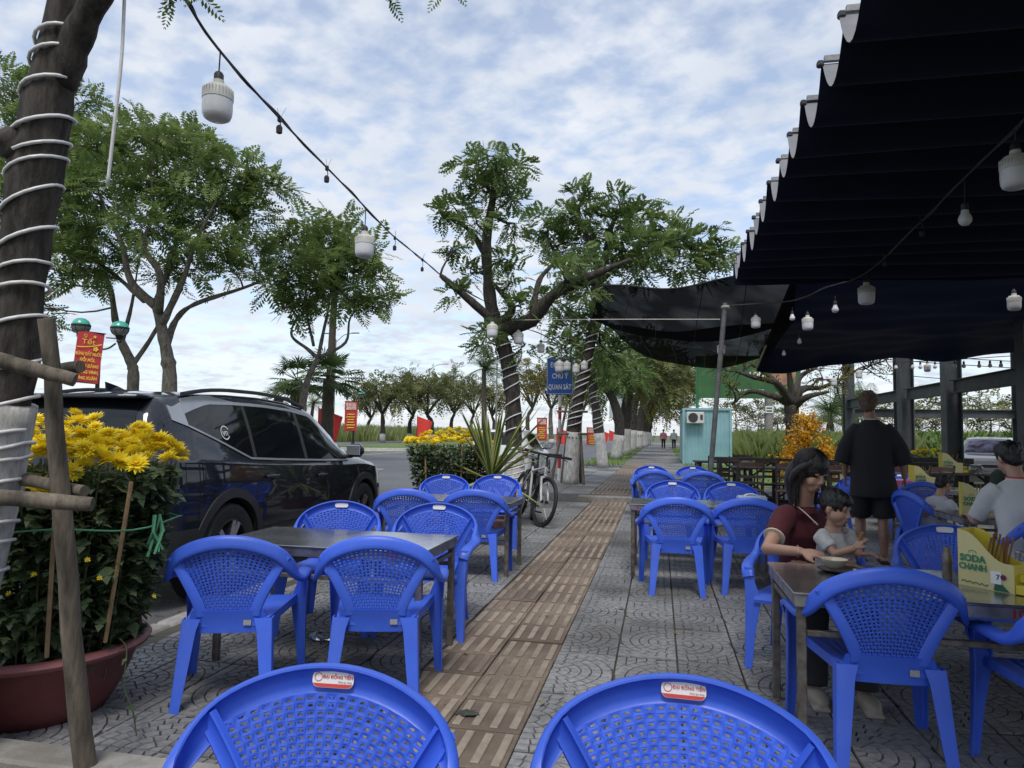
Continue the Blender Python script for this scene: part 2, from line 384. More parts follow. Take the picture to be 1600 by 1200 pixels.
# raised far stretch of pavement (a step up), with its own strip of slabs
SZ = 0.10
bs = MB(); bs.box((.95, 63.6, -.052), (8.0, 100, .30)); fs = tag(bs.build('far_pavement', M_pave), kind='structure')
b = MB()
for j in range(46):
    for i in range(-2, 0):
        for k in range(4): b.box((XR + i * .36 + .045 + k * .09, 13.9 + j * .36, SZ + .006), (.04, .31, .012))
tag(b.build('far_tactile_strip', M_bar, fs), kind='stuff')
b = MB(); b.box((XR - .36, 22.0, SZ + .002), (.74, 16.6, .003)); b.build('strip_bed', M_tact, fs)
me = MB().box((0, 0, 0), (.585, .585, .012), bev=.004).mesh('slab', M_pave)
for j in range(20):
    for i in range(3): obj('slab', me, fs, (-1.60 - i * .6 + .0, 13.95 + j * .6, SZ + .005 + .002 * math.sin(i * 3 + j)))
step = MB(); step.box((-.75, 13.52, .02), (1.5, .18, .15), bev=.02); step.build('step_edge', M_conc, fs)
# grass verge and meadow
def blades(name, n, fn, hmin, hmax, m, wid=.012, seed=1, lean=.35, kind='stuff', label=None, cat=None):
    r_ = np.random.RandomState(seed); pts = fn(r_, n); n = len(pts)
    h = r_.uniform(hmin, hmax, n); a = r_.uniform(0, 2 * PI, n); ln = r_.uniform(0, lean, n) * h; wd = wid * r_.uniform(.6, 1.4, n)
    dx, dy = np.cos(a), np.sin(a); px, py = -dy, dx
    v = np.zeros((n, 4, 3)); v[:, 0] = pts - np.stack([px * wd, py * wd, 0 * wd], 1); v[:, 1] = pts + np.stack([px * wd, py * wd, 0 * wd], 1)
    mid = pts + np.stack([dx * ln * .35, dy * ln * .35, h * .6], 1); v[:, 2] = mid + np.stack([px * wd * .8, py * wd * .8, 0 * wd], 1); v[:, 3] = pts + np.stack([dx * ln, dy * ln, h], 1)
    me = np_mesh(name, v.reshape(-1, 3), (np.arange(n * 4).reshape(n, 4)), m); o = obj(name, me); return tag(o, label, cat, kind=kind)
def np_mesh(name, verts, quads, m):
    me = bpy.data.meshes.new(name); nv, nf = len(verts), len(quads); k = quads.shape[1]
    me.vertices.add(nv); me.vertices.foreach_set('co', np.ascontiguousarray(verts, dtype=np.float32).ravel())
    me.loops.add(nf * k); me.loops.foreach_set('vertex_index', np.ascontiguousarray(quads, dtype=np.int32).ravel())
    me.polygons.add(nf); me.polygons.foreach_set('loop_start', np.arange(0, nf * k, k, dtype=np.int32)); me.polygons.foreach_set('loop_total', np.full(nf, k, dtype=np.int32))
    me.update(); me.validate()
    for mm in (m if isinstance(m, list) else [m]): me.materials.append(mm)
    return me
def leafmat(name, c, c2=None, tl=0.25, rough=.5, scale=1.5):
    M = bpy.data.materials.new(name); M.use_nodes = True; nt = M.node_tree; b = nt.nodes['Principled BSDF']; N = nt.nodes.new; L = nt.links.new
    g = N('ShaderNodeNewGeometry'); n = N('ShaderNodeTexNoise'); n.inputs['Scale'].default_value = scale; n.inputs['Detail'].default_value = 3; L(g.outputs['Position'], n.inputs['Vector'])
    r = N('ShaderNodeValToRGB'); r.color_ramp.elements[0].position = .35; r.color_ramp.elements[1].position = .65
    r.color_ramp.elements[0].color = (*c, 1); r.color_ramp.elements[1].color = (*(c2 or [x * 1.6 for x in c]), 1); L(n.outputs['Fac'], r.inputs[0]); L(r.outputs[0], b.inputs['Base Color'])
    b.inputs['Roughness'].default_value = rough; b.inputs['Specular IOR Level'].default_value = .35
    t = N('ShaderNodeBsdfTranslucent'); L(r.outputs[0], t.inputs[0]); mx = N('ShaderNodeMixShader'); mx.inputs[0].default_value = tl
    L(b.outputs[0], mx.inputs[1]); L(t.outputs[0], mx.inputs[2]); L(mx.outputs[0], nt.nodes['Material Output'].inputs[0]); return M
M_grass = leafmat('grass_blade', (.10, .17, .03), (.20, .25, .06), scale=.8)
M_reed = leafmat('tall_grass', (.15, .20, .06), (.27, .30, .12), scale=.25)
M_bush = leafmat('bush_leaf', (.06, .12, .025), (.14, .22, .05), scale=.6)
blades('verge_grass', 5000, lambda r, n: np.stack([np.concatenate([r.uniform(1.0, 4.4, n // 2), r.uniform(-3.0, -1.3, n - n // 2) ]), np.concatenate([r.uniform(19, 60, n // 2), r.uniform(24, 80, n - n // 2)]), np.full(n, SZ)], 1), .03, .10, M_grass, .02, 3)
tag(MB().box((2.75, 45, .101), (3.6, 56, .01)).build('verge', M_lawn), kind='structure')
tag(MB().box((-2.2, 70, .101), (1.5, 84, .01)).build('tree_verge', M_lawn), kind='structure')
# meadow of tall grass to the right behind the restaurant, and over the far road
blades('meadow_grass', 90000, lambda r, n: np.stack([r.uniform(3.5, 44, n), 31 + 24 * r.uniform(0, 1, n) ** 1.2, np.full(n, RZ - .05)], 1), .5, 1.9, M_reed, .009, 5, .9)
blades('roadside_reeds', 22000, lambda r, n: np.stack([r.uniform(-62, -37, n), r.uniform(28, 190, n), np.full(n, RZ - .05)], 1), 1.0, 2.6, M_reed, .09, 6, .4)
# median: lawn with whitewashed kerb and rounded nose
def median():
    t = thing('median', None, None); t['kind'] = 'structure'
    x0, x1, ya, yb = -24.8, -17.3, 43, 300
    for (ya, yb) in ((-12, 31.0), (47.0, 300)):
        out_ = []; n = 10; cx, rr = (x0 + x1) / 2, (x1 - x0) / 2
        out_ = [(cx + rr * math.cos(PI + PI * k / n), ya + rr + rr * math.sin(PI + PI * k / n)) for k in range(n + 1)] + [(cx + rr * math.cos(PI * k / n), yb - rr + rr * math.sin(PI * k / n)) for k in range(n + 1)]
        fr = (Vector((0, 0, RZ + .18)), Vector((1, 0, 0)), Vector((0, 1, 0)), Vector((0, 0, 1)))
        MB().prism(out_, .25, fr).build('median_kerb', M_kerbw, t)
        k_ = [(cx + (x - cx) * .94, (ya + yb) / 2 + (y - (ya + yb) / 2) * (1 - .25 / (yb - ya) * 2)) for x, y in out_]
        MB().prism(k_, .1, (Vector((0, 0, RZ + .22)),) + fr[1:]).build('lawn', M_lawn, t)
median()
# tree pit border by the big pot
tag(MB().box((-2.25, 2.30, .012), (1.5, .16, .07), bev=.012).box((-1.44, 1.5, .012), (.12, 1.44, .07), bev=.012).build('tree_pit_border', M_conc), kind='structure')
tag(MB().box((-2.2, 1.6, .006), (1.4, 1.22, .02)).build('tree_pit_soil', M_gravel), kind='structure')
# painted lane dashes and arrows' remains
b = MB()
for i in range(22): b.box((-9.9, 14 + i * 9, RZ + .004), (.15, 3.2, .004))
tag(b.build('lane_dashes', M_line), kind='structure')
tag(MB().box((-16.7, 200, RZ + .004), (.14, 400, .004)).build('edge_line', M_line), kind='structure')
# fallen leaves and scraps on the paving
b = MB(); rr_ = random.Random(15)
for i in range(150):
    x, y = rr_.uniform(-2.9, 3.2), 1.6 + 11 * rr_.random() ** 1.3; a = rr_.uniform(0, 6.28); s = rr_.uniform(.006, .02); c_, s_ = math.cos(a), math.sin(a)
    b.add([(x + c_ * u * s - s_ * v * s, y + s_ * u * s + c_ * v * s, .013 + w_) for u, v, w_ in ((-1.5, 0, 0), (0, -.55, .003), (1.5, 0, .001), (0, .55, .004))], [(0, 1, 2, 3)])
tag(b.build('fallen_leaves', mat('fallen_leaf', (.13, .09, .04), .8, var=.6, scale=1.5, col2=(.30, .24, .10))), 'small dry leaves scattered over the paving', 'litter', kind='stuff')
# gutter dirt and leaf litter by the kerb
def litter(r, n): return None
b = MB(); rr_ = random.Random(5)
for i in range(420):
    y = rr_.uniform(2.6, 7.5); x = KX - .17 - abs(rr_.gauss(0, .28)); a = rr_.uniform(0, PI); s = rr_.uniform(.008, .022)
    b.add([(x + math.cos(a + k) * s, y + math.sin(a + k) * s, RZ + .004 + (k % 2) * .006) for k in (0, 1.6, 3.1, 4.7)], [(0, 1, 2, 3)])
tag(b.build('gutter_litter', mat('litter', (.12, .08, .045), .9, var=.5, scale=3)), 'dry leaf litter and grit along the kerb', 'litter', kind='stuff')
# ================================================================== CANOPIES AND STRUCTURES
def fabric(name, col, tl=.15, rough=.7, var=.15, scale=3, tcol=None, alpha=1.0, bump=.15):
    M = mat(name, col, rough, var=var, scale=scale, bump=bump, bscale=25, spec=.2); nt = M.node_tree; N = nt.nodes.new; L = nt.links.new
    b = nt.nodes['Principled BSDF']; t = N('ShaderNodeBsdfTranslucent'); t.inputs[0].default_value = (*(tcol or col), 1); mx = N('ShaderNodeMixShader'); mx.inputs[0].default_value = tl
    L(b.outputs[0], mx.inputs[1]); L(t.outputs[0], mx.inputs[2]); L(mx.outputs[0], nt.nodes['Material Output'].inputs[0]); return M
M_awn = fabric('awning_cloth', (.010, .0135, .030), .04, tcol=(.012, .016, .035))
M_hem = mat('awning_hem', (.05, .052, .06), .8, var=.25, scale=12, bump=.3)
M_tarp = fabric('blue_tarpaulin', (.0045, .007, .021), .08, tcol=(.008, .012, .036), var=.35, scale=.7)
M_galv = mat('galvanised_tube', (.22, .22, .22), .5, metal=.5, var=.25, scale=12, bump=.1)
M_rope = mat('white_rope', (.55, .53, .48), .8, var=.1)
M_black = mat('black_rubber', (.012, .012, .013), .5, var=.2)
M_greysteel = mat('grey_primer_steel', (.060, .068, .072), .6, var=.25, scale=4, bump=.06, bscale=12)
# pleated retractable awning: cloth swagging between cross rails
aw = thing('pleated_awning', 'dark navy pleated awning with scalloped edge high over the tables at right', 'awning')
AX0, AX1, AZ, SP, Y1 = .84, 8.2, 3.25, .457, 8.50; NB = 28; Y0 = Y1 - NB * SP
b = MB(); cs = 10
def awnp(k, s, u):
    y = Y0 + (k + s) * SP; sag = .235 * (1 - (2 * s - 1) ** 2) * (1 + .08 * math.sin(k * 2.1 + u * 5))
    return Vector((lerp(AX0, AX1, u) + .015 * math.sin(k * 1.9) * (1 - u), y, AZ - sag + .012 * math.sin(u * 9 + k)))
for k in range(NB): b.grid(lambda u, v: awnp(k, v, u), 14, cs)
b.build('cloth', M_awn, aw, smooth=True, angle=80)
M_awntop = mat('awning_top_coat', (.17, .175, .19), .7, var=.2, scale=5, bump=.2)
b = MB()
for k in range(NB): b.grid(lambda u, v: awnp(k, v, u) + Vector((0, 0, .004)), 14, cs)
b.build('top_coat', M_awntop, aw, smooth=True, angle=80)
for k in range(NB + 1):
    y = Y0 + k * SP; MB().box(((AX0 + AX1) / 2 + .02, y, AZ + .022), (AX1 - AX0, .026, .03)).build('rail', M_galv, aw)
    MB().box((AX0 + .0, y, AZ - .004), (.035, .04, .035), bev=.008).build('hem_cap', M_hem, aw)
b = MB(); b.grid(lambda u, v: Vector((lerp(AX0, AX1, u), Y1 + .02 + .012 * math.sin(u * 60), AZ - .24 * v * (1 + .06 * math.sin(u * 23)))), 60, 3); b.build('end_valance', M_awn, aw, smooth=True)
for x in (2.6, 6.6): MB().tube([(x, Y0, AZ + .06), (x, Y1, AZ + .06)], .03).build('guide_tube', M_galv, aw)
# blue tarpaulin beyond, sagging
tp = thing('blue_tarpaulin', 'big dark blue tarpaulin sagging behind the pleated awning', 'tarpaulin')
c0, c1, c2, c3 = P(1238, 440, 10.2), Vector((9.5, 8.9, 3.30)), P(1900, 505, 12.5), P(1182, 560, 14.2)
def tarp(u, v):
    p = c0.lerp(c1, u).lerp(c3.lerp(c2, u), v); sag = .30 * math.sin(PI * min(1, v)) * (.6 + .4 * math.sin(PI * u))
    wr = .022 * math.sin(u * 34 + v * 9) * (.3 + v) + .018 * math.sin(u * 13 - v * 21) + .012 * math.sin(v * 47 + u * 6)
    drop = .30 * max(0, (v - .82) / .18) ** 1.5
    return p + Vector((0, 0, wr - sag * .55 - drop * (.85 + .15 * math.sin(u * 17))))
MB().grid(tarp, 70, 44).build('sheet', M_tarp, tp, smooth=True, angle=180)
MB().tube([c0 + Vector((0, 0, .02)), c3 + Vector((0, 0, -.2))], .02).build('edge_rope', M_rope, tp)
# black shade net, two lengths, weave lets light through
M_net = bpy.data.materials.new('shade_net'); M_net.use_nodes = True
nt = M_net.node_tree; bb = nt.nodes['Principled BSDF']; bb.inputs['Base Color'].default_value = (.006, .006, .007, 1); bb.inputs['Roughness'].default_value = .95; bb.inputs['Specular IOR Level'].default_value = .05
t_ = nt.nodes.new('ShaderNodeBsdfTransparent'); x_ = nt.nodes.new('ShaderNodeMixShader'); nz = nt.nodes.new('ShaderNodeTexNoise'); gg = nt.nodes.new('ShaderNodeNewGeometry'); rp = nt.nodes.new('ShaderNodeMapRange')
nz.inputs['Scale'].default_value = 1.3; nz.inputs['Detail'].default_value = 2; rp.inputs[1].default_value = .45; rp.inputs[2].default_value = .75; rp.inputs[3].default_value = .01; rp.inputs[4].default_value = .055
nt.links.new(gg.outputs['Position'], nz.inputs['Vector']); nt.links.new(nz.outputs['Fac'], rp.inputs[0]); nt.links.new(rp.outputs[0], x_.inputs[0]); nt.links.new(bb.outputs[0], x_.inputs[1]); nt.links.new(t_.outputs[0], x_.inputs[2]); nt.links.new(x_.outputs[0], nt.nodes['Material Output'].inputs[0])
def net(label, cs_, sag, n=26):
    t = thing('shade_net', label, 'shade net')
    def f(u, v):
        p = cs_[0].lerp(cs_[1], u).lerp(cs_[3].lerp(cs_[2], u), v)
        return p + Vector((0, 0, -sag * math.sin(PI * u) * (.5 + .5 * v) + .03 * math.sin(u * 11 + v * 3) + .04 * math.sin(v * 9 + u * 4) * v))
    MB().grid(f, n, 14).build('netting', M_net, t, smooth=True, angle=180)
    MB().tube([f(i / n, 0) for i in range(n + 1)], .012, 6).build('edge_cord', M_black, t)
    for k in range(1, 5): MB().tube([f(k / 5, j / 10) + Vector((0, 0, .004)) for j in range(11)], .007, 5).build('seam', M_black, t)
    return t
net('black shade net stretched from the street trees to the awning, upper one', [P(938, 446, 12.5), P(1245, 412, 9.4), P(1240, 510, 10.6), P(925, 500, 15.5)], .30)
net('lower black shade net drooping beside the leaning pole', [P(948, 508, 15.0), P(1238, 500, 10.9), P(1200, 560, 14.0), P(985, 545, 18.0)], .28)
# leaning pole carrying the nets
M_leaf_pole = mat('dull_grey_pole', (.11, .11, .11), .6, metal=.3, var=.25, scale=10, bump=.1)
pl = thing('leaning_pole', 'grey steel pole leaning beside the farthest steel table', 'pole', (.66, 10.55, 0))
MB().tube([(0, 0, 0), (.12, 0, 1.5), (.26, -.1, 3.15)], [.037, .036, .035], 12).build('tube', M_leaf_pole, pl, smooth=True)
MB().lathe([(.075, 0), (.075, .012), (.05, .016)], 12).build('foot_plate', M_galv, pl)
MB().tube([(.26 + .055 * math.cos(a), -.1 + .055 * math.sin(a), 3.08 + .002 * a) for a in [k * .7 for k in range(22)]], .006, 5).build('rope_binding', M_rope, pl)
# ropes
tag(MB().tube(smooth_path([PY(800, 500, 11.6), PY(960, 499, 11.2), PY(1125, 499, 10.4)], 8), .006, 5).build('guy_rope', M_rope), 'pale rope from the wrapped tree to the leaning pole', 'rope')
# ------------------------------------------------------------- steel building frame
sf = thing('unfinished_building', 'grey steel building frame of columns and beams behind the dark railing', 'building')
def hcol(x, y, z0, z1, w=.30, d=.30, ang=0):
    b = MB(); t = .02
    for s in (-1, 1): b.box((0, s * (d / 2 - t / 2), (z0 + z1) / 2), (w, t, z1 - z0))
    b.box((0, 0, (z0 + z1) / 2), (t, d - 2 * t - .002, z1 - z0)); o = b.build('column', M_greysteel, sf, loc=(x, y, 0), rot=(0, 0, ang)); return o
def beam(a, c, h=.26, w=.16):
    a, c = Vector(a), Vector(c); d = c - a; l = d.length; ang = math.atan2(d.y, d.x)
    b = MB(); t = .018
    for s in (-1, 1): b.box((l / 2, 0, s * (h / 2 - t / 2)), (l, w, t))
    b.box((l / 2, 0, 0), (l, t, h - 2 * t - .002)); b.build('beam', M_greysteel, sf, loc=a, rot=(0, 0, ang))
FX = 5.6
for y in (18.0, 15.35, 12.3): hcol(FX, y, RZ, 4.2, .29, .29, R(90))
for (a, c) in ((22.9, 18.147), (17.853, 15.497), (15.203, 12.447)): beam((FX, a, 2.28), (FX, c, 2.28))
hcol(FX + .0, 23.05, RZ, 4.2, .28, .28); hcol(FX + 1.15, 22.0, RZ, 4.2, .34, .34)
for y in (22.0, 18.4): hcol(10.2, y, RZ, 4.2, .3, .3)
beam((FX + .15, 23.05, 2.02), (10.05, 23.05, 2.02), .24); hcol(10.2, 23.05, RZ, 4.2, .3, .3)
beam((10.2, 21.83, 2.35), (10.2, 18.57, 2.35), .24); beam((10.2, 18.2, 2.35), (10.2, 12.6, 2.35), .24); hcol(10.2, 12.4, RZ, 4.2, .34, .34)
beam((FX, 23.0, 4.32), (FX, 12.2, 4.32), .24); beam((10.2, 23.0, 4.32), (10.2, 12.2, 4.32), .24)
# ------------------------------------------------------------- shipping container office
M_cont = mat('pale_blue_steel', (.20, .38, .42), .5, var=.1, scale=1.5, bump=.03, col2=(.24, .42, .46))
M_acw = mat('ac_casing', (.55, .55, .52), .5, var=.05); M_dark = mat('dark_grille', (.03, .03, .032), .6)
ct = thing('container_office', 'pale blue container cabin at the end of the pavement', 'container', (.98, 30.0, RZ), R(0))
b = MB(); prof = []; n = 26
for k in range(n + 1):
    x = 1.85 * k / n; prof.append((x, .025 if k % 2 else 0.0))
b.add([(x, -y, .05) for x, y in prof] + [(x, -y, 2.45) for x, y in prof], [(i, i + 1, n + 2 + i, n + 1 + i) for i in range(n)])
b.box((.925, 3.0, 1.25), (1.83, 5.94, 2.38)); b.build('corrugated_wall', M_cont, ct)
b = MB()
for x in (.0, 1.85): b.box((x, -.02, 1.25), (.09, .12, 2.5))
b.box((.925, -.02, 2.49), (1.76, .12, .09)); b.box((.925, -.02, .045), (1.76, .12, .09)); b.build('corner_frame', M_cont, ct)
MB().box((.925, 3.0, 2.50), (1.94, 6.1, .05)).build('roof', M_cont, ct)
ac = thing('air_conditioner', 'white air conditioner unit on the container front', 'air conditioner', ct.location + Vector((.12, -.38, 1.90)), R(0))
MB().box((.33, .12, .23), (.68, .26, .46), bev=.02).build('casing', M_acw, ac)
MB().lathe([(.19, 0), (.19, .02), (.17, .03), (.03, .03)], 24, axis=Euler((R(90), 0, 0)).to_matrix()).build('fan_grille', M_dark, ac, loc=(.24, -.012, .24))
MB().box((.57, -.018, .25), (.10, .012, .2)).build('vent_panel', M_dark, ac)
for x in (.1, .56): MB().box((x, .16, -.02), (.03, .40, .03)).build('bracket', M_galv, ac)
# ------------------------------------------------------------- billboard
M_bgreen = mat('billboard_green', (.018, .088, .03), .5, var=.25, scale=1.0, col2=(.04, .13, .03)); M_brown = mat('billboard_photo', (.30, .16, .10), .6, var=.4, scale=3); M_wht = mat('white_print', (.75, .78, .75), .6, var=.03); M_greenp = mat('green_post', (.03, .16, .07), .5)
bb_ = thing('billboard', 'green billboard on green posts behind the bare tree', 'billboard', (1.80, 33.0, RZ), R(2))
MB().box((2.10, 0, 4.05), (4.4, .10, 1.9)).build('panel', M_bgreen, bb_)
b = MB(); b.lathe([(.55, 0), (.55, .012)], 28, axis=Euler((R(90), 0, 0)).to_matrix()); b.build('picture_disc', M_brown, bb_, loc=(3.55, -.054, 4.25))
MB().prism([(-.9, -.85), (.62, -.85), (.62, .1), (.2, -.3), (-.3, -.6)], .01, (Vector((3.55, -.062, 3.98)), Vector((1, 0, 0)), Vector((0, 0, 1)), Vector((0, -1, 0)))).build('green_wave', mat('billboard_light_green', (.09, .20, .04), .5, var=.15), bb_)
lettering('lettering', 'CÔNG TRÌNH XANH', .34, M_wht, bb_, (1.75, -.06, 3.72), (R(90), 0, 0)) if False else None
lettering('lettering', 'LONG', .30, M_wht, bb_, (2.55, -.06, 4.15), (R(90), 0, 0), bold=.01); lettering('small_lettering', '0888 • 0919 098 060', .15, M_wht, bb_, (2.1, -.06, 3.45), (R(90), 0, 0)); 
for x in (-.12, 4.0): MB().tube([(x, .1, 0), (x, .1, 5.0)], .07, 10).build('post', M_greenp, bb_)
# utility pole
up_ = thing('utility_pole', 'concrete utility pole standing in the meadow below the billboard', 'pole', (5.3, 37, RZ))
MB().tube([(0, 0, 0), (0, 0, 6.5)], [.22, .16], 12).build('shaft', M_conc, up_, smooth=True)
MB().box((0, -.21, 2.75), (.36, .02, .35)).build('number_plate', M_wht, up_)
for z in (2.68, 2.82): MB().box((0, -.225, z), (.26, .01, .06)).build('plate_mark', M_dark, up_)
# overhead cables
for i, z in enumerate((5.6, 5.9, 4.9)):
    a, c = Vector((5.3, 37, z)), Vector((40, 33, z - .6)); tag(MB().tube([a.lerp(c, k / 14) - Vector((0, 0, 1.1 * math.sin(PI * k / 14))) for k in range(15)], .018, 4).build('overhead_cable', M_black), ['lowest', 'middle', 'highest'][[2, 0, 1].index(i) if False else {0: 1, 1: 2, 2: 0}[i]] + ' overhead cable crossing the sky behind the steel frame', 'cable')
# ------------------------------------------------------------- dark cross-braced railing, planters and stacked wooden furniture
M_wood = mat('dark_stained_wood', (.022, .017, .015), .5, var=.35, scale=9, bump=.1); M_wood2 = mat('brown_stained_wood', (.045, .02, .015), .45, var=.3, scale=9)
def railing(x0, y0, x1, y1, n, label, h=.85):
    a, c = Vector((x0, y0, 0)), Vector((x1, y1, 0)); d = c - a; l = d.length; ang = math.atan2(d.y, d.x)
    t = thing('wooden_railing', label, 'railing', a, ang); w = l / n
    MB().box((l / 2, 0, h), (l + .1, .10, .045), bev=.005).build('top_rail', M_wood, t); MB().box((l / 2, 0, .12), (l, .05, .06)).build('bottom_rail', M_wood, t)
    for k in range(n + 1): MB().box((k * w, 0, h / 2 - .012), (.06, .06, h - .025)).build('post', M_wood, t)
    for k in range(n):
        q = math.atan2(h - .20, w - .06); ln = math.hypot(w - .06, h - .20)
        for s in (-1, 1): MB().box((k * w + w / 2, s * .013, .13 + (h - .16) / 2), (ln, .022, .035), rot=(0, -s * q, 0)).build('brace', M_wood, t)
railing(1.1, 13.6, 4.7, 12.9, 4, 'dark cross-braced railing under the yellow blossom tree'); railing(4.75, 12.5, 12.0, 11.6, 9, 'dark cross-braced railing below the steel columns at right')
M_pot2 = M_wood
def wchair(x, y, deg, label):
    t = thing('wooden_chair', label, 'chair', (x, y, 0), R(deg), 'dark wooden folding chairs under the net')
    MB().box((0, 0, .43), (.40, .38, .03), bev=.008).build('seat', M_wood2, t)
    for sx in (-1, 1):
        MB().tube([(sx * .18, .17, 0), (sx * .18, .15, .42)], .016, 6).build('leg', M_wood, t); MB().tube([(sx * .18, -.22, 0), (sx * .185, -.17, .45), (sx * .19, -.23, .88)], .016, 6).build('leg', M_wood, t)
    MB().tube(smooth_path([(-.19, -.225, .82), (0, -.26, .83), (.19, -.225, .82)], 4), .034, sect=[(.3, -1), (.3, 1), (-.3, 1), (-.3, -1)], upv=(0, 1, 0)).build('backrest', M_wood2, t)
    for z in (.55, .64): MB().box((0, -.20, z), (.36, .018, .04)).build('back_slat', M_wood, t)
    for sy in (-1, 1): MB().box((0, sy * .17, .2), (.35, .016, .02)).build('stretcher', M_wood, t)
    return t
def wtable(x, y, rz, label):
    t = thing('wooden_table', label, 'table', (x, y, 0), R(rz), 'dark wooden tables under the net')
    for k in range(5): MB().box((0, -.28 + k * .14, .735), (1.1, .132, .03), bev=.004).build('plank', M_wood, t)
    for sx in (-1, 1):
        for sy in (-1, 1): MB().box((sx * .48, sy * .28, .36), (.06, .06, .718)).build('leg', M_wood, t)
        MB().box((sx * .48, 0, .66), (.045, .49, .06)).build('apron', M_wood, t); MB().box((sx * .48, 0, .12), (.045, .49, .05)).build('stretcher', M_wood, t)
        MB().box((sx * .48, 0, .38), (.02, .68, .03), rot=(R(42), 0, 0)).build('brace', M_wood, t)
    return t
wtable(1.25, 14.9, 4, 'dark wooden table at the left end of the wooden furniture'); wtable(1.75, 12.55, 0, 'dark wooden table behind the farthest blue chairs'); wtable(3.05, 12.0, -3, 'dark wooden table left of the standing man'); wtable(4.1, 14.7, 0, 'dark wooden table under the yellow blossom tree')
lb = ['left of the row', 'second from left', 'third from left', 'beside the leaning pole', 'behind the woman', 'nearest the yellow blossom tree', 'against the railing', 'far left by the container', 'under the bare tree', 'partly hidden behind the standing man']
for i, (x, y, a) in enumerate([(1.35, 11.6, 4), (1.95, 11.6, -6), (2.55, 11.15, 3), (1.2, 13.0, 178), (1.9, 13.1, 184), (2.8, 12.9, 175), (3.3, 11.1, -8), (1.1, 14.2, 2), (1.75, 15.7, 182), (3.9, 11.5, 20)]):
    wchair(x, y, a, 'dark wooden chair under the black net, ' + lb[i])
# ================================================================== TREES
def bark(name, c1, c2, scale=14, stretch=.25, bump=.8):
    M = bpy.data.materials.new(name); M.use_nodes = True; nt = M.node_tree; b = nt.nodes['Principled BSDF']; N = nt.nodes.new; L = nt.links.new
    g = N('ShaderNodeNewGeometry'); mp = N('ShaderNodeMapping'); mp.inputs['Scale'].default_value = (1, 1, stretch); L(g.outputs['Position'], mp.inputs[0])
    n = N('ShaderNodeTexNoise'); n.inputs['Scale'].default_value = scale; n.inputs['Detail'].default_value = 8; n.inputs['Roughness'].default_value = .7; L(mp.outputs[0], n.inputs['Vector'])
    r = N('ShaderNodeValToRGB'); r.color_ramp.elements[0].position = .38; r.color_ramp.elements[1].position = .66; r.color_ramp.elements[0].color = (*c1, 1); r.color_ramp.elements[1].color = (*c2, 1); L(n.outputs['Fac'], r.inputs[0]); L(r.outputs[0], b.inputs['Base Color'])
    bp = N('ShaderNodeBump'); bp.inputs['Strength'].default_value = bump; bp.inputs['Distance'].default_value = .03; L(n.outputs['Fac'], bp.inputs['Height']); L(bp.outputs[0], b.inputs['Normal']); b.inputs['Roughness'].default_value = .9; return M
M_barkdark = bark('dark_bark', (.018, .014, .011), (.085, .072, .06), 26, .22)
M_barkgrey = bark('grey_bark', (.06, .052, .042), (.20, .175, .145), 10, .4, .4)
M_lime = bark('limewash', (.30, .29, .27), (.60, .59, .57), 22, .3, .5)
M_led = mat('white_light_rope', (.62, .61, .60), .35, var=.08, scale=60)
M_leafA = leafmat('feathery_leaf', (.095, .155, .042), (.215, .285, .088), .45, scale=1.0)
M_leafB = leafmat('pinnate_leaf', (.07, .125, .034), (.185, .26, .075), .42, scale=2.2)
M_leafC = leafmat('roadside_leaf', (.09, .115, .035), (.20, .205, .075), .3, scale=.5)
M_leafY = leafmat('yellowing_leaf', (.11, .105, .02), (.20, .17, .03), .3, scale=.5)

def fronds(rs, centers, dirs, L0, nl, lw, droop=.3):
    """pinnate leaves: pairs of leaflets along a drooping rachis -> vertex array (n,4,3)"""
    n = len(centers); d = dirs / (np.linalg.norm(dirs, axis=1, keepdims=True) + 1e-9)
    up = rs.normal(0, .35, (n, 3)) + np.array([0, 0, 1.0]); s = np.cross(d, up); s /= np.linalg.norm(s, axis=1, keepdims=True) + 1e-9
    out = []; Ls = L0 * rs.uniform(.65, 1.25, n)[:, None]
    for k in range(nl):
        t = (k + .6) / nl; p = centers + d * Ls * t + np.array([0, 0, -1.0]) * Ls * droop * t * t
        lf = Ls * .34 * math.sin(PI * min(.95, .22 + t * .75)); 
        for sg in (-1, 1):
            tip = p + (s * sg + d * .35) * lf + np.array([0, 0, -1.0]) * lf * rs.uniform(.0, .35, n)[:, None]
            wv = d * lw * Ls
            out.append(np.stack([p - wv * .4, p + (tip - p) * .55 - wv, tip, p + (tip - p) * .55 + wv], 1))
    return np.concatenate(out, 0)

def branch_path(rs, a, c, wob, n=5, rise=.0):
    a, c = Vector(a), Vector(c); l = (c - a).length; pts = []
    o1 = Vector(rs.normal(0, wob, 3)) * l; o2 = Vector(rs.normal(0, wob, 3)) * l
    for k in range(n + 1):
        t = k / n; pts.append(a.lerp(c, t) + o1 * math.sin(PI * t) * (1 - t) + o2 * math.sin(PI * t) * t + Vector((0, 0, rise * l * math.sin(PI * t))))
    return pts

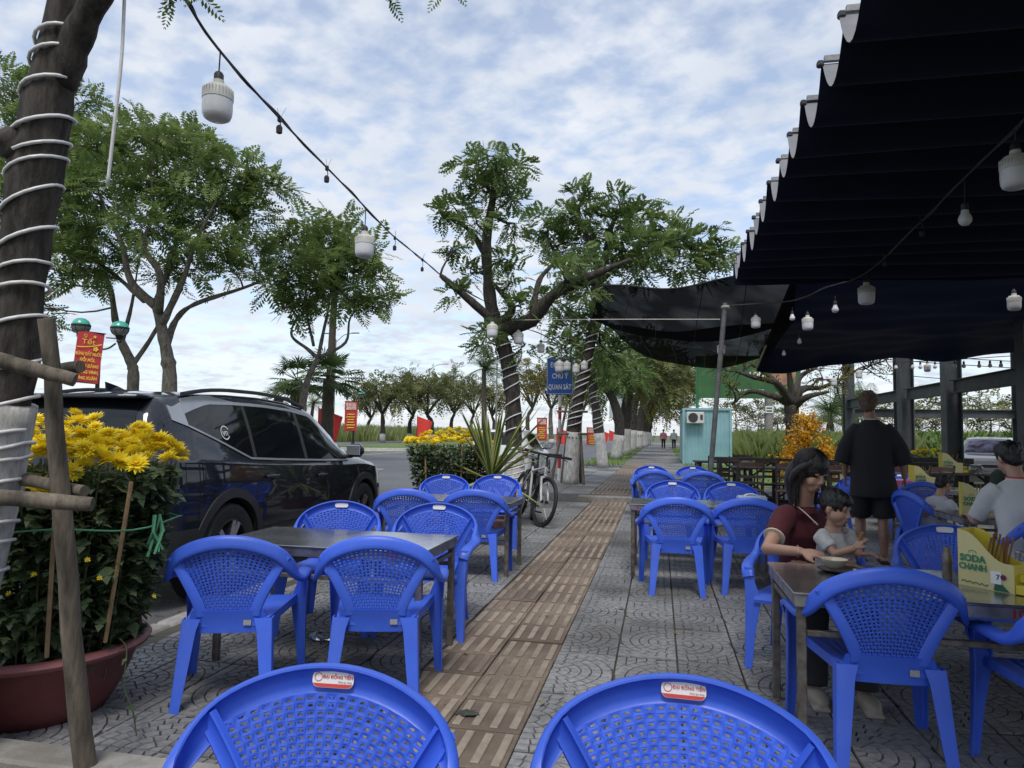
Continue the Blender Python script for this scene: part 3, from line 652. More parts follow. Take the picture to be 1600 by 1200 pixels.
def tree(name, label, base, limbs, clumps, bk, lf, seed, per=26, flen=.4, nl=6, lw=.07, lime=None, twig=.012, group=None, cat='tree', droop=.3, spread=1.0, extra_mats=None, bare=False, wob=.10, rot_leaf=None, tw=3, flat=.75):
    """limbs: list of (points, radii); the first is the trunk. clumps: (centre, radius[, weight])"""
    rs = np.random.RandomState(seed); t = thing(name, label, cat, base, 0, group); B = Vector(base)
    b = MB(); nodes = []
    for i, (pts, rad) in enumerate(limbs):
        pp = smooth_path(pts, 5); rr = list(np.interp(np.linspace(0, 1, len(pp)), np.linspace(0, 1, len(rad)), rad))
        tgt = b
        b.tube([p - B for p in pp], [r * (1 + .07 * rs.normal()) for r in rr], 12 if rr[0] > .05 else 7)
        for p, r in zip(pp, rr): nodes.append((p, r, i))
    cen, dirs = [], []
    for cl in clumps:
        c, r = Vector(cl[0]), cl[1]; wgt = cl[2] if len(cl) > 2 else 1.0
        cand = [(p, q) for p, q, i in nodes if i > 0 or len(limbs) == 1] or [(p, q) for p, q, i in nodes]
        p0, r0 = min(cand, key=lambda q: (q[0] - c).length + (.6 * max(0, q[0].z - c.z)))
        path = branch_path(rs, p0, c, wob, 5, .05); r1 = min(r0 * .6, .018 + .03 * r)
        b.tube([p - B for p in path], list(np.linspace(r1, twig, 6)), 6)
        for k in range(int(tw + tw * r)):
            e = c + Vector(rs.normal(0, .62, 3)) * r; st = path[3 + k % 3]; tp_ = branch_path(rs, st, e, wob, 4, .06)
            b.tube([p - B for p in tp_], list(np.linspace(twig, twig * .35, 5)), 4, cap=False)
            for q in range(2, 5): nodes_t = tp_[q]; cen.append(np.array(nodes_t)); dirs.append(np.array(e - c) / max(r, .1) + rs.normal(0, .6, 3))
        if not bare:
            m = int(per * wgt * r * r * 4); v = rs.normal(0, 1, (m, 3)); v /= np.linalg.norm(v, axis=1, keepdims=True); v *= (rs.uniform(.15, 1.0, m) ** .5)[:, None] * r * spread; v[:, 2] *= flat
            cen.extend(list(np.array(c) + v)); dirs.extend(list(v / r + rs.normal(0, .5, (m, 3)) + np.array([0, 0, .1])))
    mats = [bk]
    b.build('trunk', mats, t, smooth=True, angle=180)
    if lime:      # limewashed lower trunk: a thin coat over the bark
        pts, rad = limbs[0]; pp = smooth_path(pts, 5); rr = np.interp(np.linspace(0, 1, len(pp)), np.linspace(0, 1, len(rad)), rad); q = [(p, r) for p, r in zip(pp, rr) if p.z < base[2] + lime]
        if len(q) >= 2: MB().tube([p - B for p, r in q], [r * 1.09 + .004 for p, r in q], 14).build('limewash', M_lime, t, smooth=True, angle=180)
    if not bare and len(cen):
        V = fronds(rs, np.array(cen), np.array(dirs), flen, nl, lw, droop) - np.array(B)
        me = np_mesh('crown', V.reshape(-1, 3), np.arange(len(V) * 4).reshape(-1, 4), lf); obj('crown', me, t)
    return t
def spiral(base, pts, rad, z0, z1, turns, label, name='light_rope', r=.011, seed=0):
    """light rope wound round a trunk path between heights"""
    pp = smooth_path(pts, 10); rr = np.interp(np.linspace(0, 1, len(pp)), np.linspace(0, 1, len(rad)), rad); q = [(p, x) for p, x in zip(pp, rr) if z0 <= p.z <= z1]; o = []; n = int(turns * 18); rs = random.Random(seed)
    ph = [rs.uniform(-.5, .5) for _ in range(40)]
    for k in range(n + 1):
        f = k / n + .022 * math.sin(k * .083 + seed) + .008 * math.sin(k * .31 + 2 * seed) ; f = min(max(f, 0), 1); i = f * (len(q) - 1); a = int(i); c = min(a + 1, len(q) - 1); p = q[a][0].lerp(q[c][0], i - a); rad_ = q[a][1] * 1.05 + r * .8
        th = 2 * PI * turns * k / n; o.append(p + Vector((math.cos(th) * rad_, math.sin(th) * rad_, .22 * rad_ * math.cos(th + ph[int(th / 6.28) % 40]))))
    return tag(MB().tube(o, r, 6).build(name, M_led, smooth=True, angle=180), label, 'light rope')

# ---- nearest tree, left edge of the frame
tpts = [P(-150, 1290, 2.55), P(-95, 1050, 2.55), P(-30, 800, 2.55), P(10, 620, 2.55), P(37, 400, 2.55), P(68, 200, 2.55), P(102, 20, 2.55), P(130, -160, 2.55), P(165, -420, 2.6)]
trad = [.126, .112, .098, .087, .080, .084, .062, .052, .043]
l2 = [P(92, 130, 2.55), P(120, 60, 2.52), P(165, -30, 2.45), P(260, -170, 2.4), P(420, -360, 2.5)]
st = [P(48, 240, 2.55), P(18, 222, 2.5), P(2, 205, 2.47)]
over = [(P(150, -400, 2.8), .5), (P(450, -330, 2.7), .5), (P(-60, -300, 2.8), .5), (P(318, -20, 2.55), .05, 8), (P(268, -18, 2.55), .05, 8), (P(612, -14, 2.9), .05, 9), (P(690, -16, 2.9), .05, 9)]
ntree = tree('street_tree', 'dark trunk wound with white light rope at the left edge of the picture', (tpts[0].x, tpts[0].y, 0), [(tpts, trad), (l2, [.062, .052, .045, .036, .028]), (st, [.075, .06, .04]), ([P(420, -360, 2.5), P(560, -220, 2.9), P(640, -70, 2.95)], [.02, .012, .004]), ([P(260, -170, 2.4), P(285, -110, 2.5), P(295, -60, 2.55)], [.014, .01, .004])], over, M_barkdark, M_leafB, 11, per=26, flen=.085, nl=7, lw=.07, lime=None, tw=1)
wp = [p for p in tpts if p.z < 1.45]
MB().tube([p - ntree.location for p in smooth_path([tpts[0], tpts[1], tpts[2], P(11, 628, 2.55)], 6)], list(np.linspace(.138, .097, 19)), 18).build('limewash', M_lime, ntree, smooth=True, angle=180)
spiral(None, tpts, trad, 1.25, 2.72, 13.4, 'white light rope wound around the dark upper trunk at left', seed=3, r=.0068)
spiral(None, tpts, [x * 1.12 for x in trad], .55, 1.25, 8, 'white light rope wound around the limewashed trunk at left', seed=5, r=.0068)
# timber props of that tree: a prop pole and three cross bars
M_prop = bark('weathered_pole', (.055, .045, .034), (.20, .165, .125), 16, .15, .4)
def pole(name, label, a, c, r0, r1, sd):
    rs = random.Random(sd); a, c = Vector(a), Vector(c); t = tag(MB().tube([a.lerp(c, k / 9) + Vector((rs.gauss(0, .003), rs.gauss(0, .003), 0)) for k in range(10)], [lerp(r0, r1, k / 9) * (1 + rs.gauss(0, .03)) for k in range(10)], 12).build(name, M_prop, smooth=True, angle=50), label, 'pole'); return t
a0 = GZ(133, 1215, 0.0)
pole('prop_pole', 'upright weathered wooden prop pole in front of the yellow flowers', a0, P(72, 498, 2.36), .037, .026, 1)
pole('cross_bar', 'upper pale wooden cross bar nailed to the prop pole', P(-40, 552, 2.28), P(118, 594, 2.32), .027, .022, 2)
pole('cross_bar', 'lower pale wooden cross bar nailed to the prop pole', P(-40, 774, 2.26), P(147, 788, 2.30), .027, .024, 3)
pole('cross_bar', 'dark wooden bar end behind the top of the prop pole', P(-30, 590, 2.62), P(126, 573, 2.46), .024, .022, 4)
pole('cross_bar', 'brown wooden bar between the trunk and the flower stems', P(20, 745, 2.62), P(130, 768, 2.44), .024, .02, 5)
# loose white cable hanging from the near tree
tag(MB().tube(smooth_path([P(196, -40, 2.5), P(190, 90, 2.5), P(178, 200, 2.5), P(168, 290, 2.5)], 6), .006, 6).build('hanging_cable', M_led, smooth=True, angle=180), 'loose pale cable hanging beside the near trunk', 'cable')

# ---- wrapped street tree in the middle, and the next ones along the kerb
def ZP(px, py, D): return P(px, py, D)
D1 = 12.2
cb_ = GZ(806, 793); c1 = [cb_, P(803, 700, D1), P(801, 620, D1), P(792, 560, D1), P(778, 515, D1), P(770, 490, D1)]
r1 = [.175, .150, .132, .128, .140, .13]
limbs = [(c1, r1), ([P(770, 495, D1), P(764, 450, D1), P(760, 380, D1), P(770, 310, D1), P(775, 262, D1 - .3)], [.12, .10, .085, .06, .03]),
         ([P(775, 505, D1), P(735, 470, D1 - .2), P(700, 440, D1 - .3), P(688, 430, D1 - .3)], [.09, .065, .05, .035]),
         ([P(785, 515, D1), P(830, 500, D1), P(865, 460, D1 - .3), P(910, 437, D1 - .5), P(985, 405, D1 - .8)], [.14, .12, .10, .08, .03]),
         ([P(760, 400, D1), P(738, 365, D1 + .3), P(715, 345, D1 + .4)], [.06, .045, .03]), ([P(830, 500, D1), P(842, 440, D1 + .5), P(862, 415, D1 + .6)], [.07, .05, .03]),
         ([P(782, 505, D1), P(800, 480, D1), P(768, 440, D1 + .4)], [.09, .07, .03])]
cl = [(P(x, y, D1 + d), r * .92) for x, y, d, r in [(745, 255, 0, .42), (800, 262, .2, .42), (772, 245, -.4, .32), (760, 300, .1, .42), (800, 300, -.3, .32), (715, 330, .3, .40), (690, 335, 0, .24), (745, 345, -.4, .30), (805, 350, .4, .30), (708, 385, -.2, .18), (790, 405, -.4, .30), (800, 440, .2, .30), (735, 428, .2, .24), (712, 460, -.3, .22), (760, 520, -.4, .28), (752, 540, .2, .22), (815, 480, -.5, .26), (880, 425, -.7, .34), (905, 410, -.2, .30), (920, 455, -.5, .24), (838, 470, .3, .28), (820, 540, .1, .2)]]
tree('street_tree', 'wrapped street tree behind the yucca, tall leafy top above the string lights', tuple(cb_), limbs, cl, M_barkdark, M_leafB, 21, per=105, flen=.26, nl=7, lw=.085, lime=1.05, twig=.012)
spiral(None, c1, r1, 1.0, 2.9, 9, 'white light rope around the trunk behind the yucca', seed=2, r=.012)
spiral(None, c1, [x * 1.05 for x in r1], .15, 1.0, 8, 'white light rope around the limewashed trunk behind the yucca', seed=4, r=.010)
def kerb_tree(px, py, hgt, rad, bend, clumps, label, lf, seed, lime=1.3, per=50, flen=.3, limbs_px=None, rope=None, bk=M_barkdark, nl=6, lw=.085, zb=SZ):
    B = GZ(px, py, zb); D = (B - Vector((0, 0, CAM_H))).dot(FWD)
    pts = [B] + [P(px + dx, py - h_ * F_PX / D, D) for dx, h_ in bend]; rad_ = list(np.linspace(rad * 1.15, rad * .7, len(pts)))
    lm = [(pts, rad_)]
    for lp in (limbs_px or []): lm.append(([pts[-1]] + [P(x, y, D + d) for x, y, d in lp], list(np.linspace(rad * .6, rad * .18, len(lp) + 1))))
    t = tree('street_tree', label, tuple(B), lm, [(P(x, y, D + d), r) for x, y, d, r in clumps], bk, lf, seed, per=per, flen=flen, nl=nl, lw=lw, lime=lime, twig=.014, group='trees lining the pavement')
    if rope: spiral(None, pts, rad_, rope[0], rope[1], rope[2], rope[3], seed=seed, r=.014)
    return t
kerb_tree(891, 757, 3, .145, [(4, .8), (8, 1.5), (22, 2.6), (40, 3.8), (44, 4.6)], [(905, 335, 0, .5), (950, 350, .5, .55), (1000, 345, 0, .55), (1045, 365, .5, .55), (1085, 385, 0, .5), (1120, 400, .4, .4), (1010, 385, -.8, .55), (960, 400, -.6, .5), (1060, 410, -.3, .4), (900, 375, .6, .5), (860, 375, 1, .5), (850, 345, .6, .38), (905, 300, 0, .30), (965, 310, 0, .34), (925, 420, .3, .5), (1000, 425, .2, .4), (1100, 425, .2, .3), (895, 510, .5, .5), (930, 500, 0, .4), (880, 545, 0, .35), (945, 545, .6, .4), (1135, 395, 0, .3), (870, 470, .6, .4)],
          'street tree with timber tripod beside the blue sign, crown spreading over the net', M_leafB, 31, limbs_px=[[(930, 400, 0), (905, 340, 0), (910, 305, 0)], [(960, 420, 0), (1010, 380, .2), (1060, 385, .3), (1110, 395, .3)], [(945, 400, .3), (960, 345, .5), (985, 320, .5)], [(900, 440, 0), (870, 400, .5), (855, 370, .8)], [(935, 510, 0), (910, 500, 0)]], rope=(1.3, 3.6, 12, 'white light rope around the trunk beside the blue sign'), per=80, flen=.34, nl=7)
kerb_tree(942, 732, 3, .16, [(-6, 1.2), (-12, 2.2), (-18, 3.4), (-22, 4.6)], [(905, 560, 0, .9), (935, 545, .5, .9), (960, 570, -.5, .7), (890, 590, 1, .6), (925, 590, .5, .6)], 'slim wrapped street tree right of the blue sign', M_leafB, 32, limbs_px=[[(915, 560, 0)], [(945, 550, 0)]], rope=(1.2, 4.0, 12, 'white light rope around the slim trunk right of the blue sign'), per=26, flen=.45)
kerb_tree(962, 718, 3, .22, [(6, 1.4), (-2, 2.6), (-22, 3.8), (-28, 5.2)], [(930, 575, 0, 1.2), (960, 560, .5, 1.2), (985, 585, 0, 1.1), (940, 600, 0, .9)], 'crooked dark street tree leaning over the pavement', M_leafB, 33, limbs_px=[[(925, 580, 0)], [(955, 575, 0)]], per=16, flen=.6)
for i, (px, py, cl_, lab) in enumerate([(974, 712, [(985, 580, 0, 1.6), (1010, 560, 0, 1.8), (1030, 590, 0, 1.5), (960, 590, 0, 1.2)], 'thick limewashed street tree, first of the distant row'), (985, 706, [(1005, 585, 0, 2.0), (1035, 570, 0, 2.0), (1050, 600, 0, 1.5)], 'limewashed street tree, second of the distant row'), (996, 702, [(1020, 580, 0, 2.2), (1050, 580, 0, 2.0), (1060, 610, 0, 1.6)], 'limewashed street tree, third of the distant row'), (1004, 699, [(1030, 600, 0, 2.6), (1055, 605, 0, 2.4), (1015, 610, 0, 2.0)], 'limewashed street tree, fourth of the distant row'), (1010, 696, [(1030, 620, 0, 3), (1052, 625, 0, 2.6)], 'limewashed street tree at the far end of the distant row')]):
    kerb_tree(px, py, 3, .30 if i < 3 else .4, [(3, 1.8), (6, 3), (14, 4.2)], cl_, lab, M_leafC if i < 2 else M_leafY, 40 + i, per=9, flen=.9, limbs_px=[[(cl_[0][0], cl_[0][1], 0)], [(cl_[1][0], cl_[1][1], 0)]], bk=M_barkdark, lime=1.6)
# ---- big feathery trees on the median
def med_tree(label, D, trunk, limbs_, clumps, seed, r0=.3, per=8, flen=.80, lf=M_leafA, bk=M_barkgrey, nl=8, lw=.060, tw=3):
    tp_ = [P(x, y, D) for x, y in trunk]; rad = list(np.linspace(r0, r0 * .62, len(tp_))); B = tp_[0].copy(); B.z = RZ + .1
    lm = [([B] + tp_[1:] if False else [B] + tp_, [r0 * 1.15] + rad)]
    for (k, f) in limbs_: lm.append(([P(x, y, D + d) for x, y, d in k], list(np.linspace(r0 * f, r0 * .12, len(k)))))
    return tree('median_tree', label, tuple(B), lm, [(P(x, y, D + d), r * .80 * D / 27) for x, y, d, r in clumps], bk, lf, seed, per=per * (27 / D) ** 2, flen=flen * D / 27, nl=nl, lw=lw, twig=.02, group='feathery trees on the median', droop=.15, tw=tw, flat=.45)
med_tree('big spreading feathery tree above the SUV roof', 27, [(265, 600), (262, 560), (252, 510), (245, 480)],
  [([(245, 480, 0), (205, 440, 0), (190, 380, 0), (165, 330, .5), (150, 290, 1)], .6), ([(248, 490, 0), (250, 430, -1), (225, 385, -1), (240, 330, -1), (235, 270, -1)], .6), ([(258, 545, 0), (275, 500, 1), (305, 475, 1), (380, 450, 1), (430, 430, 1)], .55), ([(252, 510, 0), (285, 440, -.5), (305, 380, -1), (340, 310, -1)], .5), ([(240, 480, 0), (270, 400, 2), (280, 330, 2), (275, 260, 2)], .45), ([(225, 470, 0), (180, 430, 2), (140, 400, 2), (110, 370, 2)], .4)],
  [(x, y, d, r) for x, y, d, r in [(150, 225, 0, 1.5), (200, 215, 1, 1.5), (245, 215, -1, 1.4), (290, 225, 1, 1.4), (330, 250, 0, 1.3), (370, 265, -.5, 1.2), (410, 285, 0, .9), (130, 280, 1, 1.4), (185, 285, -1, 1.5), (240, 285, 1, 1.6), (295, 295, -1, 1.5), (345, 315, .5, 1.4), (390, 330, 0, 1.2), (430, 290, 0, .7), (110, 340, 0, 1.3), (165, 350, 1, 1.3), (225, 350, -1.5, 1.3), (285, 360, 1, 1.4), (335, 375, -1, 1.2), (380, 385, 1, 1.1), (105, 400, 0, 1.1), (150, 410, 1, .9), (310, 420, 2, .9), (360, 420, 0, .8), (400, 425, 0, .6), (270, 430, 2, .8), (120, 250, 2, 1.2), (200, 400, 2, .8)]], 51, .27, per=15)
med_tree('feathery tree with forked pale trunk left of the biggest one', 29, [(208, 600), (206, 570), (190, 535), (180, 500)],
  [([(180, 500, 0), (172, 450, 0), (150, 400, 0), (130, 330, 0)], .6), ([(206, 572, 0), (235, 530, .5), (262, 480, 1), (280, 440, 1)], .5), ([(190, 535, 0), (205, 480, 0), (215, 420, 0)], .5)],
  [(60, 240, 0, 1.5), (20, 190, 0, 1.6), (90, 200, 1, 1.4), (40, 300, 0, 1.4), (100, 300, -1, 1.5), (15, 260, 1, 1.4), (80, 360, 0, 1.4), (130, 380, 0, 1.2), (30, 370, 1, 1.2), (95, 430, 0, 1.0), (20, 450, 0, 1.0), (60, 480, 0, .9), (140, 430, 1, .9), (0, 120, 0, 1.5), (50, 150, 1, 1.3), (120, 160, 1, 1.1), (0, 330, 0, 1.2), (90, 260, 1, 1.2)], 52, .22, per=12)
med_tree('slender feathery tree beside the fan palms', 31, [(472, 640), (482, 590), (497, 560)],
  [([(497, 560, 0), (480, 545, 0), (456, 525, 0), (462, 500, 0), (480, 480, 0), (470, 430, 0)], .5), ([(497, 560, 0), (505, 520, 0), (515, 470, 0), (520, 400, 0)], .55), ([(500, 558, 0), (540, 535, 0), (548, 495, 0), (580, 465, 0)], .45), ([(490, 540, 0), (480, 480, 1), (500, 420, 1)], .4)],
  [(490, 345, 0, .9), (470, 375, 0, 1.2), (520, 370, .5, 1.1), (445, 400, 0, 1.2), (500, 410, -1, 1.4), (550, 400, 0, 1.2), (430, 440, 0, .9), (475, 445, 1, 1.1), (525, 450, -.5, 1.2), (575, 430, 0, 1.0), (590, 465, 0, .7), (450, 480, 0, .7), (560, 475, 0, .9), (605, 470, 0, .5), (505, 480, 0, .8), (540, 360, 0, .7), (585, 395, 0, .6)], 53, .17, per=15)
# ---- small round trees over the far road
rs_ = random.Random(9)
far_lab = ['behind the small red banner', 'right of the small red banner', 'left of the red flag', 'above the farther yellow flowers', 'between the flag and the date palm', 'behind the yucca tips', 'left of the blue sign', 'just behind the blue sign', 'at far right of the distant row', 'beyond the far end of the median']
for i, (px, D, top, wd) in enumerate([(598, 85, 585, 4.2), (640, 95, 592, 4.0), (672, 90, 588, 4.0), (705, 100, 585, 4.0), (735, 110, 590, 3.6), (770, 112, 596, 3.6), (826, 95, 560, 4.2), (862, 90, 560, 4.4), (905, 105, 585, 4), (575, 120, 610, 4)]):
    B = P(px, 676, D); B.z = RZ; tz = P(px, top, D).z
    lm = [([B, B + Vector((rs_.uniform(-.3, .3), 0, tz * .3)), B + Vector((rs_.uniform(-.5, .5), 0, tz * .42))], [.34, .26, .2])]
    cl = []
    for k in range(8):
        a = 2 * PI * k / 8 + rs_.random(); e = B + Vector((math.cos(a) * wd * .62, math.sin(a) * wd * .5, tz * rs_.uniform(.66, .92))); lm.append(([lm[0][0][-1], lm[0][0][-1].lerp(e, .5) + Vector((0, 0, .4)), e], [.14, .09, .04])); cl.append((e, wd * .40))
    cl.append((B + Vector((0, 0, tz * .88)), wd * .45)); pale = i in (5, 6, 7)
    tree('far_tree', 'small round-headed tree over the far road, ' + far_lab[i], tuple(B), lm, cl, M_barkgrey if pale else M_barkdark, M_leafY if pale else M_leafC, 60 + i, per=(2.0 if pale else 3.6), flen=1.1, nl=4, lw=.09, lime=1.1, twig=.03, group='round trees over the far road', tw=4)
# ---- palms
M_trunkp = bark('palm_trunk', (.03, .024, .018), (.11, .09, .065), 12, 1.5, .9); M_palm = leafmat('palm_leaf', (.05, .095, .03), (.10, .15, .05), .25, scale=.8)
def fan_palm(label, B, h, crown, seed, r=.26, n=34):
    rs = np.random.RandomState(seed); t = thing('fan_palm', label, 'palm', tuple(B), 0, 'palms on the median'); b = MB()
    b.tube([(0, 0, h * k / 12) for k in range(13)], [r * (1.25 - .25 * k / 12) * (1 + .10 * (k % 2)) for k in range(13)], 12); b.build('trunk', M_trunkp, t)
    b = MB()
    for i in range(n):
        az = rs.uniform(0, 2 * PI); el = rs.uniform(-.75, 1.2); d = Vector((math.cos(az) * math.cos(el), math.sin(az) * math.cos(el), math.sin(el))); L_ = crown * rs.uniform(.45, .6); o = Vector((0, 0, h)); hub = o + d * L_
        side = d.cross(Vector((0, 0, 1))).normalized(); up_ = side.cross(d); b.tube([o, hub], [.02, .012], 4)
        for k in range(15):
            a = R(-105 + 210 * k / 14); dd = (d * math.cos(a) + side * math.sin(a)); ln = crown * .5 * (1 - .22 * abs(a) / 1.8); tip = hub + dd * ln + Vector((0, 0, -.22 * ln)); pv_ = (up_ * .3 + side * math.cos(a) - d * math.sin(a)).normalized() * .035 * crown / 1.3
            m_ = hub.lerp(tip, .55) + Vector((0, 0, .06)); b.add([hub, m_ - pv_, tip, m_ + pv_], [(0, 1, 2, 3)])
    b.build('crown', M_palm, t); return t
q = P(512, 640, 36); fan_palm('fan palm with broad dark crown right of the slender tree', (q.x, q.y, RZ + .1), P(512, 590, 36).z, 1.9, 71)
q = P(462, 660, 38); fan_palm('fan palm left of the slender tree behind the SUV roof', (q.x, q.y, RZ + .1), P(462, 592, 38).z, 1.7, 72)
q = P(434, 660, 44); fan_palm('low fan palm just over the SUV roof rail', (q.x, q.y, RZ + .1), P(434, 618, 44).z, 1.3, 73, n=24)
def date_palm(label, B, h, L_, seed, n=30, r=.22, nm='date_palm', grp='feather palms'):
    rs = np.random.RandomState(seed); t = thing(nm, label, 'palm', tuple(B), 0, grp); b = MB()
    b.tube([(.05 * k * math.sin(seed), 0, h * k / 8) for k in range(9)], [r * (1.15 - .4 * k / 8) for k in range(9)], 8); b.build('trunk', M_trunkp, t); b = MB(); top = Vector((.4 * math.sin(seed), 0, h))
    for i in range(n):
        az = rs.uniform(0, 2 * PI); el = rs.uniform(-.25, 1.3); d = Vector((math.cos(az) * math.cos(el), math.sin(az) * math.cos(el), math.sin(el))); pts = [top + d * L_ * s + Vector((0, 0, -.55 * L_ * s * s * math.cos(el))) for s in (0, .2, .4, .6, .8, 1.0)]
        b.tube(pts, list(np.linspace(.02 * L_, .004 * L_, 6)), 3, cap=False); side = d.cross(Vector((0, 0, 1))).normalized()
        for k in range(1, 16):
            s = k / 15.5; a = int(s * 5); p = pts[a].lerp(pts[min(a + 1, 5)], s * 5 - a); tg = (pts[min(a + 1, 5)] - pts[a]).normalized()
            for sg in (-1, 1):
                dd = (side * sg * .8 + tg * .55 + Vector((0, 0, -.25))).normalized() * L_ * .26 * math.sin(PI * min(.97, .18 + s * .75)); w_ = tg * .012 * L_; b.add([p - w_, p + dd * .5 - w_, p + dd, p + dd * .5 + w_], [(0, 1, 2, 3)])
    b.build('crown', M_palm, t); return t
q = P(757, 690, 55); date_palm('feather palm standing behind the yucca against the sky', (q.x, q.y, RZ), P(757, 572, 55).z, 2.3, 75)
q = P(511, 660, 46); date_palm('very tall slim palm rising through the slender tree', (q.x, q.y, RZ), P(520, 450, 46).z, 2.2, 76, r=.28)
q = P(482, 690, 75); date_palm('small distant palm beyond the fan palms', (q.x, q.y, RZ), P(487, 628, 75).z, 2.0, 77)
for i, (px, py, D) in enumerate([(1305, 640, 60), (1322, 632, 62), (1338, 642, 66), (1350, 636, 58), (1290, 655, 70)]):
    q = P(px, 690, D); date_palm('coconut palm beyond the meadow, ' + ['first of five from left behind the yellow tree', 'second tallest near the yellow tree', 'third of the clump by the first column', 'fourth of the clump touching the thin column', 'shortest, left of the clump'][i], (q.x, q.y, RZ), P(px, py, D).z, 3.0, 80 + i, r=.2, nm='coconut_palm', grp='coconut palms beyond the meadow')
# ---- shrubs behind the meadow on the right
for i, (px, py, D, rr) in enumerate([(1150, 645, 50, 2.2), (1185, 655, 52, 2.0), (1215, 650, 48, 2.0), (1435, 655, 40, 2.0), (1462, 650, 42, 1.8), (1498, 640, 44, 2.2), (1548, 640, 38, 2.0), (1580, 655, 40, 1.8), (1395, 650, 46, 1.8)]):
    q = P(px, 690, D); q.z = RZ; e = P(px, py, D); lm = [([q, q.lerp(e, .45), q.lerp(e, .8)], [.10, .07, .04])]
    tree('meadow_tree', 'thin airy tree at the back of the meadow, ' + ['right of the container', 'left of the utility pole', 'right of the utility pole', 'right of the standing man', 'between first and widest column', 'behind the widest column', 'above the parked car', 'rightmost beyond the car', 'close to the standing man'][i], tuple(q), lm, [(e + Vector((dx * rr, 0, dz * rr * .5)), rr * .5) for dx, dz in ((0, .3), (-.7, -.1), (.7, 0), (.2, -.5), (-.3, .2))], M_barkgrey, M_leafC, 90 + i, per=3.2, flen=.6, nl=4, lw=.10, twig=.02, group='airy trees behind the meadow')
blades('meadow_shrubs', 26000, lambda r, n: np.stack([r.uniform(10, 40, n), 29 + r.uniform(0, 8, n), RZ + r.uniform(0, 1.6, n) ** 1], 1), .12, .3, M_bush, .07, 8, 1.2)
# ---- pruned, nearly bare tree in front of the billboard
DB = 19.0
bl = [([P(1240, 790, DB), P(1241, 700, DB), P(1238, 655, DB), P(1236, 632, DB)], [.22, .19, .18, .2])]
for k in ([(1236, 632, 0), (1205, 618, 0), (1170, 612, .5), (1143, 632, .5)], [(1236, 632, 0), (1215, 600, -.5), (1180, 590, -1), (1150, 580, -1)], [(1238, 632, 0), (1234, 590, 0), (1228, 555, 0)], [(1240, 632, 0), (1255, 608, 0), (1285, 605, .5), (1330, 585, .6)], [(1242, 634, 0), (1262, 620, -.5), (1295, 612, -.5)], [(1240, 630, 0), (1250, 590, 1), (1275, 575, 1)], [(1230, 625, 0), (1205, 590, 1), (1175, 570, 1)]):
    bl.append(([P(x, y, DB + d) for x, y, d in k], list(np.linspace(.11, .035, len(k)))))
cl = [(P(x, y, DB + d), r) for x, y, d, r in [(1130, 575, 0, .5), (1160, 585, 1, .5), (1195, 575, -1, .5), (1230, 560, 0, .5), (1285, 590, 0, .5), (1330, 575, 0, .5), (1360, 570, 0, .45), (1385, 562, 0, .35), (1145, 605, 0, .35), (1260, 570, 1, .5), (1310, 600, 0, .3)]]
tree('pruned_tree', 'pruned dark tree with crooked nearly bare limbs in front of the billboard', (bl[0][0][0].x, bl[0][0][0].y, 0), bl, cl, M_barkdark, M_leafY, 95, per=7, flen=.22, nl=3, lw=.13, twig=.02, tw=7)
